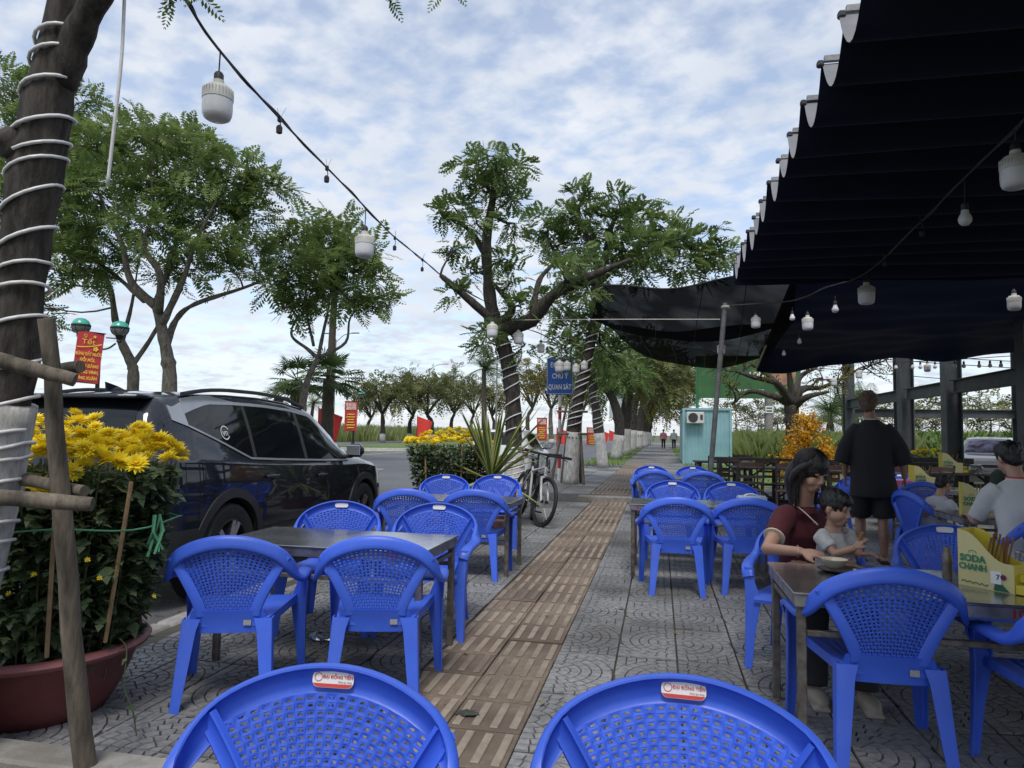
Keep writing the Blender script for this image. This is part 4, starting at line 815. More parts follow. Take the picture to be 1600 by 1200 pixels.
# ================================================================== CHAIRS AND TABLES
M_blue = mat('blue_plastic', (.046, .122, .65), .33, var=.10, scale=3, bump=.03, bscale=60, spec=.45)
vary(M_blue, .86, 1.10, .16, (.20, .26, .52))
M_stick = mat('sticker_white', (.72, .70, .68), .4, var=.03)
M_red = mat('sticker_red', (.55, .05, .04), .5, var=.05)
M_silver = mat('silver_label', (.45, .45, .46), .35, metal=.5, var=.2, scale=200)
M_ink = mat('grey_ink', (.18, .12, .12), .6, var=.1)
BN = lambda x, z: Vector((-.9 * x, -1, .17)).normalized()
def back_y(x, z): return lerp(-.212, -.268, (z - .40) / .335) + .7 * x * x
def chair_meshes():
    ms = {}
    half = [(.272, .225, .485), (.280, .205, .522), (.286, .15, .538), (.290, .05, .545), (.291, -.05, .548), (.288, -.11, .560), (.278, -.165, .592), (.255, -.208, .636), (.215, -.236, .679), (.15, -.255, .712), (.075, -.266, .733)]
    nor = [(.3, .9, .4), (.2, .5, .85), (.12, .1, 1), (.12, 0, 1), (.2, -.05, 1), (.5, -.3, .8), (.75, -.65, .55), (.5, -.85, .4), (.32, -.93, .3), (.18, -.97, .24), (.08, -.98, .2)]
    pts = [Vector(p) for p in half] + [Vector((0, -.270, .740))] + [Vector((-p[0], p[1], p[2])) for p in half[::-1]]
    nn = [Vector(n).normalized() for n in nor] + [Vector((0, -.98, .2))] + [Vector((-n[0], n[1], n[2])).normalized() for n in nor[::-1]]
    pp = smooth_path(pts, 3); un = []
    for i in range(len(pts) - 1):
        for k in range(3): un.append(nn[i].lerp(nn[i + 1], k / 3))
    un.append(nn[-1])
    sect = [(.007, -.029), (.011, -.022), (.013, -.010), (.013, .010), (.011, .022), (.007, .029), (-.001, .0325), (-.011, .032), (-.013, .028), (-.004, .024), (-.002, .010), (-.002, -.010), (-.004, -.024), (-.013, -.028), (-.011, -.032), (-.001, -.0325)]
    ms['arm_rail'] = MB().tube(pp, 1.0, sect=sect, upv=un).mesh('arm_rail', M_blue, True, 60)
    # woven back panel with real holes
    b = MB(); nu, nv, th = 19, 20, .0055; z0 = .418
    def W(t): return .098 + .118 * t ** 1.25
    def S(s, t, off):
        x = s * W(t); zt = .712 - 1.25 * (s * W(1)) ** 2; z = z0 + t * (zt - z0); n = BN(x, z)
        return Vector((x, back_y(x, z) + .004, z)) + n * off
    for j in range(nv):
        for i in range(nu):
            s0, s1, t0, t1 = -1 + 2 * i / nu, -1 + 2 * (i + 1) / nu, j / nv, (j + 1) / nv; sm, tm_ = (s0 + s1) / 2, (t0 + t1) / 2
            pr = 1 if (i + j) % 2 else -1
            o8 = [(s0, t0, 0), (sm, t0, pr), (s1, t0, 0), (s1, tm_, -pr), (s1, t1, 0), (sm, t1, -pr * -1), (s0, t1, 0), (s0, tm_, -pr)]
            hr = .285; i8 = [(sm + (s1 - s0) * hr * math.cos(a), tm_ + (t1 - t0) * hr * math.sin(a)) for a in [PI * (1.25 + .25 * k) for k in range(8)]]
            vs = [S(a, c, th / 2 + .0010 * e) for a, c, e in o8] + [S(a, c, th / 2 - .0005) for a, c in i8] + [S(a, c, -th / 2 + .0010 * e) for a, c, e in o8] + [S(a, c, -th / 2 + .0005) for a, c in i8]
            fs = []
            for k in range(8):
                k2 = (k + 1) % 8; fs += [(k, 8 + k, 8 + k2, k2), (16 + k, 16 + k2, 24 + k2, 24 + k), (8 + k, 24 + k, 24 + k2, 8 + k2)]
            b.add(vs, fs)
    ms['woven_panel'] = b.mesh('woven_panel', M_blue, True, 35)
    # stiles and lower back plate
    b = MB(); ss = [(.006, -.022), (.0095, -.016), (.0105, 0), (.0095, .016), (.006, .022), (-.007, .023), (-.009, .018), (-.003, .012), (-.003, -.012), (-.009, -.018), (-.007, -.023)]
    for sg in (-1, 1):
        path = []; nrm = []
        for k in range(11):
            t = -.06 + 1.06 * k / 10; tt = max(t, 0); x = sg * (W(tt) + .019 + .012 * tt); z = z0 + t * (.672 - z0) ; path.append(Vector((x, back_y(x, z) - .001, z))); nrm.append(BN(x, z))
        b.tube(path, 1.0, sect=ss, upv=nrm)
    def plate(u, v):
        x = lerp(-.155, .155, u) * (1 + .22 * (1 - v)); z = lerp(.325, .428, v); return Vector((x, back_y(x * .8, z) - .006 + .003 * math.sin(v * PI), z))
    k0 = len(b.v); b.grid(plate, 10, 4); n_ = 55; b.grid(lambda u, v: plate(1 - u, v) + Vector((0, .012, 0)), 10, 4)
    b.add([plate(u / 10, 1) for u in range(11)] + [plate(u / 10, 1) + Vector((0, .012, 0)) for u in range(11)], [(i, i + 1, 12 + i, 11 + i) for i in range(10)])
    ms['back_frame'] = b.mesh('back_frame', M_blue, True, 50)
    # seat: dished top with slots of relief, rolled front edge and skirt
    b = MB()
    def seat(u, v):
        y = lerp(-.205, .255, v); hw = lerp(.178, .238, min(1, v * 1.15)); x = lerp(-hw, hw, u)
        z = .392 + .012 * v - .014 * math.sin(PI * u) * math.sin(PI * min(1, v * 1.05)) - (.03 * ((v - .9) / .1) ** 2 if v > .9 else 0)
        k = abs(u - .5)
        if .12 < v < .86 and k < .36 and int(u * 36) % 3 == 0: z -= .004
        return Vector((x, y, z))
    b.grid(seat, 36, 20)
    ring = [seat(u / 18, 0) for u in range(19)] + [seat(1, v / 10) for v in range(1, 11)] + [seat(1 - u / 18, 1) for u in range(1, 19)] + [seat(0, 1 - v / 10) for v in range(1, 10)]
    n = len(ring); lo = [p + Vector((p.x * .01, 0, -.038 if p.y < .22 else -.018)) for p in ring]
    b.add(ring + lo, [(i, n + i, n + (i + 1) % n, (i + 1) % n) for i in range(n)])
    b.add([p + Vector((0, 0, -.012)) for p in [seat(u, v) for v in (0, .5, 1) for u in (0, .5, 1)]], [(0, 3, 4, 1), (1, 4, 5, 2), (3, 6, 7, 4), (4, 7, 8, 5)])
    ms['seat'] = b.mesh('seat', M_blue, True, 45)
    # legs: angle-section posts, thin-walled and tapered
    def leg(path, widths, outx, outy):
        b = MB(); k = len(path); vs = []
        for p, (wa, wb) in zip(path, widths):
            t = .006; p = Vector(p)
            # L profile with a rounded corner, legs of the L pointing inward in x and y
            prof = [(-wa, 0), (-.012, 0), (-.003, .003), (0, .012), (0, wb), (-t, wb), (-t, .014), (-.014, t), (-wa, t)]
            for a, c in prof: vs.append(p + Vector((outx * a, -outy * c, 0)))
        m_ = 9; fs = []
        for i in range(k - 1):
            for j in range(m_):
                j2 = (j + 1) % m_; fs.append((i * m_ + j, i * m_ + j2, (i + 1) * m_ + j2, (i + 1) * m_ + j))
        fs += [tuple(range(m_)), tuple(range((k - 1) * m_, k * m_))]
        return b.add(vs, fs).mesh('leg', M_blue, True, 40)
    for sx in (-1, 1):
        ms['rear%d' % sx] = leg([(sx * .196, -.222, .392), (sx * .199, -.232, .34), (sx * .208, -.258, .16), (sx * .217, -.284, 0)], [(.080, .05), (.068, .05), (.055, .042), (.043, .034)], sx, -1)
        ms['front%d' % sx] = leg([(sx * .296, .222, .535), (sx * .294, .226, .46), (sx * .289, .238, .37), (sx * .287, .25, .18), (sx * .290, .262, 0)], [(.050, .055), (.056, .052), (.085, .06), (.052, .045), (.040, .034)], sx, 1)
    # maker's sticker
    def rrect(w_, h_, r_, n=5):
        o = []
        for cx, cy, a0 in ((w_ / 2 - r_, h_ / 2 - r_, 0), (-w_ / 2 + r_, h_ / 2 - r_, 90), (-w_ / 2 + r_, -h_ / 2 + r_, 180), (w_ / 2 - r_, -h_ / 2 + r_, 270)):
            for k in range(n + 1): a = R(a0 + 90 * k / n); o.append((cx + r_ * math.cos(a), cy + r_ * math.sin(a)))
        return o
    fr = (Vector((0, 0, 0)), Vector((1, 0, 0)), Vector((0, 1, 0)), Vector((0, 0, 1)))
    ms['sticker'] = MB().prism(rrect(.088, .033, .013), .0012, fr).mesh('sticker', M_stick)
    o = rrect(.086, .031, .0125); low = [(x, min(y, -.0085)) for x, y in o if True]
    b = MB(); b.prism([p for i, p in enumerate(low) if i == 0 or p != low[i - 1]], .0006, (Vector((0, 0, .0009)),) + fr[1:])
    ring = [(-.031 + .0085 * math.cos(a), .0035 + .0085 * math.sin(a)) for a in [2 * PI * k / 16 for k in range(16)]]; rin = [(-.031 + .0072 * math.cos(a), .0035 + .0072 * math.sin(a)) for a in [2 * PI * k / 16 for k in range(16)]]
    b.add([(x, y, .0012) for x, y in ring] + [(x, y, .0012) for x, y in rin], [(i, (i + 1) % 16, 16 + (i + 1) % 16, 16 + i) for i in range(16)])
    ms['band'] = b.mesh('sticker_band', M_red)
    ms['back_label'] = MB().prism(rrect(.034, .024, .003, 2), .001, fr).mesh('back_label', M_silver)
    tm1 = text_mesh('ĐẠI ĐỒNG TIẾN', .0086, .0002, bold=.00012); tm1.materials.clear(); tm1.materials.append(M_red); ms['lettering'] = tm1
    tm2 = text_mesh('Nhựa gia dụng', .0048, .0001); tm2.materials.clear(); tm2.materials.append(M_ink); ms['small'] = tm2
    return ms
CM = chair_meshes()
GA = 'blue plastic armchairs of the eatery'
def chair(x, y, deg, label, sticker=True, z=0.0, near=False):
    """deg: direction the sitter faces, 0 = down the street (+Y), counter-clockwise"""
    t = thing('plastic_armchair', label, 'chair', (x, y, z), R(deg), GA)
    for n in ('seat', 'woven_panel', 'back_frame', 'arm_rail'): obj(n, CM[n], t)
    for s in (-1, 1): obj('leg', CM['rear%d' % s], t); obj('leg', CM['front%d' % s], t)
    if sticker:
        s = obj('sticker', CM['sticker'], t, (0, -.2645, .7375), (R(78), 0, PI)); 
        s.rotation_euler = Euler((R(101.5), 0, PI)); s.location = (0, -.2655, .738)
        s.rotation_euler = Matrix(((-1, 0, 0), (0, -.2, .98), (0, .98, .2))).to_euler()
        s.location = (0, -.2612, .7398)
        if near:
            obj('sticker_band', CM['band'], s); obj('lettering', CM['lettering'], s, (.0105, .0045, .0016)); obj('small_lettering', CM['small'], s, (.026, -.0045, .0014))
        obj('back_label', CM['back_label'], t, (.085, back_y(.07, .37) - .0075, .372), (R(90), 0, 0)) if not near else None
    else:
        obj('back_label', CM['back_label'], t, (.085, back_y(.07, .37) - .0105, .372), (R(90), 0, 0))
    return t


M_steel = mat('stainless_sheet', (.40, .40, .41), .20, metal=.9, var=.25, scale=5, bump=.05, bscale=18)
M_apron = mat('dull_stainless', (.30, .29, .29), .38, metal=.8, var=.35, scale=14, bump=.05)
M_leg = mat('grimy_steel_tube', (.17, .15, .13), .5, metal=.6, var=.4, scale=20, bump=.1)
M_paintred = mat('red_paint_mark', (.30, .02, .03), .6, var=.3, scale=40)
def table(xl, yf, label, num=None, wx=1.2, dy=.64, h=.64, rz=0, numx=(.18, .86)):
    t = thing('steel_table', label, 'table', (xl + wx / 2, yf + dy / 2, 0), rz, 'stainless steel tables of the eatery')
    b = MB(); b.box((0, 0, h - .006), (wx, dy, .012), bev=.003); b.build('table_top', M_steel, t)
    b = MB(); ap = .042
    for sy in (-1, 1): b.box((0, sy * (dy / 2 - .008), h - .0125 - ap / 2), (wx - .012, .004, ap))
    for sx in (-1, 1): b.box((sx * (wx / 2 - .008), 0, h - .0125 - ap / 2), (.004, dy - .024, ap))
    b.build('apron', M_apron, t)
    for sx in (-1, 1):
        for sy in (-1, 1): MB().box((sx * (wx / 2 - .034), sy * (dy / 2 - .034), (h - .014) / 2), (.034, .034, h - .015), bev=.004).build('leg', M_leg, t)
    for sx in (-1, 1): MB().box((sx * (wx / 2 - .034), 0, h - .10), (.024, dy - .104, .024), bev=.003).build('stretcher', M_leg, t)
    for sy in (-1, 1): MB().box((0, sy * (dy / 2 - .034), h - .16), (wx - .104, .024, .024), bev=.003).build('stretcher', M_leg, t)
    if num:
        for fx in numx: lettering('painted_number', num, .046, M_paintred, t, (-wx / 2 + wx * fx, -dy / 2 + .0055, h - .036), (R(90), 0, 0), bold=.0015, extrude=.0004, xs=1.2)
    return t
table(-2.36, 3.47, 'bare steel table with red number 55 beside the dark SUV', '55')
table(-2.46, 6.08, 'steel table beside the leaning bicycles, four blue chairs around it', '5', numx=(.75,))
table(-.26, 6.42, 'steel table right of the tactile strip with a tissue box on it', '3', numx=(.06,))
table(-.30, 10.45, 'farthest steel table among blue chairs near the leaning pole', None)
table(.52, 3.02, 'steel table number 10 where the woman and toddler eat', '10', dy=.70, numx=(.66,))
# chairs at table 55
chair(-1.98, 3.15, 20, 'blue armchair seen from behind beside the yellow flower pot, left front of table 55', False)
chair(-1.33, 3.35, 14, 'blue armchair seen from behind at right front corner of table 55', False)
chair(-2.06, 4.30, 193, 'blue armchair behind table 55, nearest the SUV wheel, sticker facing us')
chair(-1.44, 4.40, 184, 'blue armchair behind right half of table 55, sticker facing us')
# second table on the left
chair(-2.13, 5.95, 12, 'blue armchair seen from behind at left front of the table by the bicycles', False)
chair(-1.56, 6.12, 6, 'blue armchair seen from behind at right front of the table by the bicycles', False)
chair(-2.32, 7.52, 189, 'blue armchair backed against the farther chrysanthemums, left of its pair')
chair(-1.80, 7.78, 185, 'blue armchair in front of the spiky yucca, nearest the bicycle wheels')
# right rows
chair(.13, 6.02, 2, 'blue armchair seen from behind beside the tactile strip, left front of tissue box table', False)
chair(.70, 6.18, 0, 'blue armchair seen from behind at the tissue box table, next to the woman', False)
chair(.14, 7.60, 180, 'blue armchair across the tissue box table, left of its pair')
chair(.74, 7.68, 177, 'blue armchair across the tissue box table, right behind the tissue box')
chair(-.07, 10.5, 3, 'blue armchair seen from behind at left of the farthest steel table', False)
chair(.60, 10.4, -2, 'blue armchair seen from behind at right of the farthest steel table', False)
chair(-.12, 11.35, 180, 'blue armchair on the far left side of the farthest steel table')
chair(.54, 11.5, 183, 'blue armchair on the far right side of the farthest table, by the pole')
# nearest chairs, facing the camera
chair(-.635, 1.13, 184, 'nearest blue armchair at bottom left of centre with red and white maker sticker', near=True)
chair(.04, 1.245, 178, 'nearest blue armchair at bottom right of centre with red and white maker sticker', near=True)
# table 10
chair(.85, 3.20, 2, 'large blue armchair seen from behind, tucked under table 10', False)
chair(1.50, 2.98, 0, 'blue armchair cut off by the right edge of the picture beside table 10', False)
chair(1.58, 4.26, 176, 'empty blue armchair across table 10, behind the yellow caddy')
# ================================================================== CARS
M_glass = mat('tinted_glass', (.006, .008, .010), .05, var=.05, spec=.45, coat=.0)
M_clad = mat('black_cladding', (.022, .023, .025), .55, var=.15, scale=30, bump=.05, bscale=300)
M_satin = mat('satin_silver', (.42, .43, .45), .38, metal=.7, var=.05)
M_tyre = mat('tyre_rubber', (.018, .018, .019), .75, var=.25, scale=20, bump=.1)
M_rim = mat('dark_alloy', (.06, .06, .065), .35, metal=.7, var=.1); M_rims = mat('cut_alloy', (.55, .55, .56), .25, metal=.9, var=.05)
M_well = mat('wheel_well', (.006, .006, .006), .9); M_lampr = mat('tail_lamp', (.25, .01, .012), .15, coat=.5); M_lamph = mat('head_lamp', (.55, .57, .6), .1, coat=.6)
def paint(name, c, met=.3):
    M = mat(name, c, .5, metal=met, var=.04, scale=2, coat=1.0, spec=.15); M.node_tree.nodes['Principled BSDF'].inputs['Coat Roughness'].default_value = .03; return M
def boolean_cut(o, cutters):
    for c in cutters:
        md = o.modifiers.new('b', 'BOOLEAN'); md.operation = 'DIFFERENCE'; md.solver = 'EXACT'; md.object = c
    dg = bpy.context.evaluated_depsgraph_get(); dg.update(); me = bpy.data.meshes.new_from_object(o.evaluated_get(dg)); o.modifiers.clear(); old = o.data; o.data = me
    me.polygons.foreach_set('use_smooth', [True] * len(me.polygons))
    try: me.set_sharp_from_angle(angle=R(32))
    except Exception: pass
    for c in cutters: bpy.data.objects.remove(c)
def car(name, label, cat, loc, rz, pm, kind='suv', sc_=1.0, detail=True, sticker=False):
    t = thing(name, label, cat, loc, rz); t.scale = (sc_, sc_, sc_)
    if kind == 'suv':
        ST = np.array([-2.28, -2.25, -2.12, -2.0, -1.8, -1.5, -1.1, -.6, -.1, .3, .5, .8, 1.05, 1.25, 1.5, 1.8, 2.02, 2.16, 2.24, 2.27])
        roof = [.86, 1.06, 1.46, 1.575, 1.605, 1.635, 1.652, 1.655, 1.632, 1.585, 1.54, 1.37, 1.20, 1.075, 1.035, .985, .925, .84, .70, .60]
        belt = [.84, 1.02, 1.10, 1.11, 1.105, 1.09, 1.065, 1.04, 1.02, 1.005, 1.00, .99, .985, .985, .97, .93, .87, .79, .66, .56]
        wm = [.62, .74, .86, .895, .92, .93, .93, .93, .93, .93, .93, .93, .93, .93, .925, .91, .86, .78, .66, .52]
        wr = [.55, .62, .62, .64, .655, .665, .67, .67, .665, .655, .65, .66, .69, .73, .74, .72, .66, .58, .48, .40]
        zlow = .24
    else:
        ST = np.array([-2.05, -2.02, -1.92, -1.75, -1.5, -1.1, -.6, -.1, .2, .5, .8, 1.1, 1.4, 1.7, 1.88, 1.98, 2.03])
        roof = [.80, 1.02, 1.32, 1.44, 1.475, 1.49, 1.495, 1.47, 1.43, 1.31, 1.14, .99, .93, .87, .79, .68, .58]
        belt = [.78, .96, .99, .985, .975, .96, .945, .93, .92, .915, .91, .90, .88, .83, .75, .64, .54]
        wm = [.58, .70, .79, .825, .84, .84, .84, .84, .84, .84, .84, .84, .835, .81, .75, .66, .52]
        wr = [.50, .56, .57, .585, .59, .595, .595, .59, .585, .58, .60, .66, .66, .62, .55, .46, .38]; zlow = .20
    I = lambda a, y: float(np.interp(y, ST, a))
    def sect(y):
        rf, bl, w1, w3 = I(roof, y), I(belt, y), I(wm, y), I(wr, y); w0 = w1 * .95; h = bl - zlow; g = rf - bl
        return [(0, zlow), (w0 * .9, zlow), (w0, zlow + .06), (w1 * .985, zlow + h * .30), (w1, zlow + h * .52), (w1 * .992, zlow + h * .72), (w1 * .988, zlow + h * .82), (w1 * .972, bl - .03), (w1 * .935, bl), (lerp(w1 * .92, w3, .5) + .012, bl + g * .48), (w3 + .012, bl + g * .86), (w3 - .05, bl + g * .955), (w3 * .55, bl + g * .99), (0, rf)]
    def side_x(y, z):
        s = sect(y); xs = [p[0] for p in s[2:11]]; zs = [p[1] for p in s[2:11]]; return float(np.interp(z, zs, xs))
    ys = np.unique(np.concatenate([ST, np.linspace(ST[0], ST[-1], 44)])); b = MB(); n = 14; vs = []; rows = []
    for y in ys:
        s = sect(y); ring = [(x, y, z) for x, z in s] + [(-x, y, z) for x, z in s[-2:0:-1]]; rows.append(ring); vs += ring
    m_ = len(rows[0]); fs = [(i * m_ + j, (i + 1) * m_ + j, (i + 1) * m_ + (j + 1) % m_, i * m_ + (j + 1) % m_) for i in range(len(ys) - 1) for j in range(m_)]
    fs += [tuple(range(m_)), tuple(range((len(ys) - 1) * m_, len(ys) * m_))[::-1]]
    b.add(vs, fs); body = b.build('body', pm, t, smooth=True, angle=32); body.name = 'body'
    bm_ = bmesh.new(); bm_.from_mesh(body.data); bmesh.ops.recalc_face_normals(bm_, faces=bm_.faces); bm_.to_mesh(body.data); bm_.free()
    AX = (-1.38, 1.38) if kind == 'suv' else (-1.25, 1.27); WR = .365 if kind == 'suv' else .30; hw = max(wm)
    cut = []
    ay = Euler((0, R(90), 0)).to_matrix()
    for y in AX:
        for s in (-1, 1):
            c = MB().lathe([(WR * 1.17, -.16), (WR * 1.17, .3)], 28, (s * (hw - .14), y, WR), axis=ay if s > 0 else Euler((0, R(-90), 0)).to_matrix()).build('cutter', M_well)
            c.matrix_world = t.matrix_world.copy(); c.parent = t; cut.append(c)
    bpy.context.view_layer.update(); boolean_cut(body, cut)
    # wheels
    def wheel_meshes():
        b = MB(); b.lathe([(WR * .66, -.10), (WR * .72, -.112), (WR * .93, -.112), (WR * .985, -.09), (WR, -.06), (WR, .06), (WR * .985, .09), (WR * .93, .112), (WR * .72, .112), (WR * .66, .10), (WR * .66, -.10)], 40, axis=ay, cap0=False, cap1=False); ty = b.mesh('tyre', M_tyre, True, 40)
        b = MB(); b.lathe([(WR * .67, -.09), (WR * .67, .10), (WR * .62, .105), (WR * .60, .03), (.02, .02)], 40, axis=ay, cap0=False); rim = b.mesh('rim', M_rim, True, 40)
        b = MB()
        for k in range(5):
            a = 2 * PI * k / 5
            for off in (-.16, .16):
                pts = []
                for rr, th in ((.05, off * .4), (WR * .62, off)):
                    pts.append((.075 if rr < .1 else .095, math.cos(a + th) * rr, math.sin(a + th) * rr))
                d = (Vector(pts[1]) - Vector(pts[0])); b.tube([Vector(pts[0]), Vector(pts[1])], [.030, .024], sect=[(.6, -1), (.6, 1), (-.6, 1), (-.6, -1)], upv=(1, 0, 0))
        b.lathe([(.055, .06), (.055, .10), (.03, .105)], 16, axis=ay); sp = b.mesh('spokes', M_rims)
        return ty, rim, sp
    ty, rim, sp = wheel_meshes()
    for y in AX:
        for s in (-1, 1):
            w_ = obj('wheel', ty, t, (s * (hw - .12), y, WR), (0, 0, 0 if s > 0 else PI)); obj('rim', rim, w_); obj('spokes', sp, w_)
            lin = MB().lathe([(WR * 1.16, -.16), (WR * 1.16, .10)], 28, (0, 0, 0), axis=ay if s > 0 else Euler((0, R(-90), 0)).to_matrix(), cap1=False); lin.build('wheel_well', M_well, t, loc=(s * (hw - .15), y, WR))
    def strip(name, m, f0, f1, y0, y1, n=24, off=.006, sides=(1, -1), thick=.012):
        """surface strip lying on the body side between two z curves"""
        for s in sides:
            b = MB(); A = []
            for k in range(n + 1):
                y = lerp(y0, y1, k / n); za, zb = f0(y), f1(y); A.append([Vector((s * (side_x(y, lerp(za, zb, q / 4)) + off), y, lerp(za, zb, q / 4))) for q in range(5)])
            vs = [p for r_ in A for p in r_]; k0 = len(vs); vs += [p - Vector((s * thick, 0, 0)) for p in vs]
            f_ = []
            for i in range(n):
                for j in range(4):
                    q = (i * 5 + j, (i + 1) * 5 + j, (i + 1) * 5 + j + 1, i * 5 + j + 1); f_.append(q if s > 0 else q[::-1])
                for j in (0, 4): f_.append((i * 5 + j, (i + 1) * 5 + j, k0 + (i + 1) * 5 + j, k0 + i * 5 + j))
            for i in (0, n):
                for j in range(4): f_.append((i * 5 + j, i * 5 + j + 1, k0 + i * 5 + j + 1, k0 + i * 5 + j))
            b.add(vs, f_); b.build(name, m, t, smooth=True, angle=40)
    bz = lambda y: I(belt, y) + .035
    tz = lambda y: I(belt, y) + (I(roof, y) - I(belt, y)) * .80
    if kind == 'suv':
        A0 = 1.02
        ftz = lambda y: max(bz(y) + .004, min(tz(y), I(belt, y) + .035 + (A0 - y) * .62))
        q0 = -1.93; qb = lambda y: bz(y) + max(0, (-1.05 - y)) * .30
        qt = lambda y: max(qb(y) + .003, tz(y) - max(0, (-1.45 - y)) ** 1.3 * .25)
        strip('side_window', M_glass, bz, ftz, .02, A0); strip('side_window', M_glass, bz, tz, -.95, -.045); strip('side_window', M_glass, qb, qt, -1.80, -1.0)
        strip('window_trim', M_satin, lambda y: (ftz(y) if y > .0 else (tz(y) if y > -1.0 else qt(y))) + .004, lambda y: (ftz(y) if y > 0 else (tz(y) if y > -1.0 else qt(y))) + .03 + (.09 * max(0, (-1.1 - y)) / .7), -1.80, 1.0, 40, off=.009)
        strip('rear_pillar_trim', M_satin, lambda y: qb(y) - .02, lambda y: qt(y) + .09, -1.95, -1.802, 4, off=.009)
        strip('belt_trim', M_satin, lambda y: (bz(y) if y > -1.05 else qb(y)) - .022, lambda y: (bz(y) if y > -1.05 else qb(y)) - .004, -1.80, 1.02, 30, off=.009)
        strip('pillar', M_clad, bz, tz, -.043, .018, 3, off=.008); strip('pillar', M_clad, bz, tz, -.998, -.952, 3, off=.008)
        strip('sill_cladding', M_clad, lambda y: .235, lambda y: .40, -.93, .93, 20, off=.012); strip('sill_trim', M_satin, lambda y: .335 + .0 * y, lambda y: .385 - .02 * abs(y), -.62, .86, 12, off=.020)
        strip('rear_bumper_cladding', M_clad, lambda y: .26, lambda y: .58, -2.24, -1.83, 10, off=.010)
        for yy in (-.03, -1.02 + .0): strip('door_seam', M_well, lambda y: .40, bz, yy - .004, yy + .004, 1, off=.0025)
        strip('door_seam', M_well, lambda y: .45, lambda y: I(belt, y) - .02, 1.03, 1.038, 1, off=.0025)
    else:
        A0 = .95; ftz = lambda y: max(bz(y) + .004, min(tz(y), I(belt, y) + .035 + (A0 - y) * .60))
        strip('side_window', M_glass, bz, ftz, -.02, A0); strip('side_window', M_glass, bz, tz, -.85, -.06); strip('side_window', M_glass, lambda y: bz(y) + max(0, (-1.0 - y)) * .2, lambda y: tz(y) - max(0, -1.2 - y) * .35, -1.45, -.88)
        strip('pillar', M_clad, bz, tz, -.058, -.022, 3, off=.008)
        for yy in (-.04, -.9): strip('door_seam', M_well, lambda y: .36, bz, yy - .004, yy + .004, 1, off=.0025)
    # wheel-arch cladding
    for y in AX:
        for s in (-1, 1):
            b = MB(); nn = 22; vs = []
            for k in range(nn + 1):
                a = R(-14) + (PI + R(28)) * k / nn
                for rr in (WR * 1.13, WR * 1.34):
                    yy, zz = y + math.cos(a) * rr, WR + math.sin(a) * rr; zz = max(zz, zlow); x = side_x(yy, max(zz, zlow + .07)); vs += [(s * (x + .012), yy, zz), (s * (x - .05), yy, zz)]
            f_ = []
            for k in range(nn):
                p = k * 4; q = p + 4; f_ += [(p, q, q + 2, p + 2), (p, p + 1, q + 1, q), (p + 2, q + 2, q + 3, p + 3)]
            b.add(vs, f_); b.build('arch_cladding' if kind == 'suv' else 'arch_lip', M_clad if kind == 'suv' else pm, t, smooth=True, angle=40)
    # screens front and rear
    def screen(name, m, ya, yb, fa=.92, fb=.92):
        b = MB(); rws = []
        for k in range(9):
            y = lerp(ya, yb, k / 8); s = sect(y); z_ = I(roof, y); hw_ = (I(wr, y) - .06) * lerp(fa, fb, k / 8); off = .012
            rws.append([Vector((hw_ * (q / 4 - 1), y, z_ - abs(q / 4 - 1) ** 2.2 * (I(roof, y) - I(belt, y)) * .05 + off)) for q in range(9)])
        vs = [p for r_ in rws for p in r_]; b.add(vs, [(i * 9 + j, i * 9 + j + 1, (i + 1) * 9 + j + 1, (i + 1) * 9 + j) for i in range(8) for j in range(8)]); return b.build(name, m, t, smooth=True, angle=180)
    if kind == 'suv': screen('windscreen', M_glass, 1.20, .45); screen('rear_window', M_glass, -2.215, -2.02, 1.0, .95)
    else: screen('windscreen', M_glass, 1.02, .35); screen('rear_window', M_glass, -2.0, -1.80, 1.0, .95)
    if not detail: return t, side_x, I, roof, belt
    # handles, mirrors, rails, fin, lamps
    for s in (-1, 1):
        for yy in ((-.78, .22) if kind == 'suv' else (-.70, .12)):
            z_ = I(belt, yy) - .13; x = side_x(yy, z_); MB().box((s * (x + .022), yy, z_), (.026, .21, .032), bev=.011).build('door_handle', pm, t, smooth=True)
            MB().ball((s * (x - .008), yy + .02, z_ - .005), .05, 12, 8, (.4, 1.3, .75)).build('handle_cup', M_well, t, smooth=True)
        ym = .92 if kind == 'suv' else .80; zb = I(belt, ym) + .05; x = side_x(ym, zb)
        mi = MB(); mi.box((s * (x + .155), ym, zb + .075), (.20, .13, .145), bev=.045); m_o = mi.build('mirror', pm if kind == 'suv' else M_clad, t, smooth=True, angle=80)
        MB().box((s * (x + .155), ym - .062, zb + .08), (.165, .012, .11), bev=.005).build('mirror_glass', M_rims, m_o); MB().box((s * (x + .05), ym + .01, zb + .01), (.13, .07, .04), bev=.012).build('mirror_arm', M_clad, m_o)
        if kind == 'suv':
            pr = [(s * (I(wr, y) - .035), y, I(roof, y) - .012 + .026 * min(1, 6 * (q) * (1 - q))) for q, y in [(k / 16, lerp(-1.72, .32, k / 16)) for k in range(17)]]
            MB().tube(pr, .013, 8, upv=(0, 0, 1), sect=[(1.2, -.7), (1.2, .7), (.3, 1.1), (-1.2, 1), (-1.2, -1), (.3, -1.1)]).build('roof_rail', M_clad, t, smooth=True, angle=50)
        # lamps
        yl = ST[0]
        MB().box((s * (I(wm, yl + .12) - .09), yl + .11, I(belt, yl + .12) - .12), (.17, .17, .13), bev=.03, rot=(0, 0, s * R(-28))).build('tail_lamp', M_lampr, t, smooth=True)
        yl = ST[-1]; MB().box((s * (I(wm, yl - .22) - .09), yl - .24, I(belt, yl - .25) - .10), (.14, .30, .13), bev=.04, rot=(0, 0, s * R(20))).build('head_lamp', M_lamph, t, smooth=True)
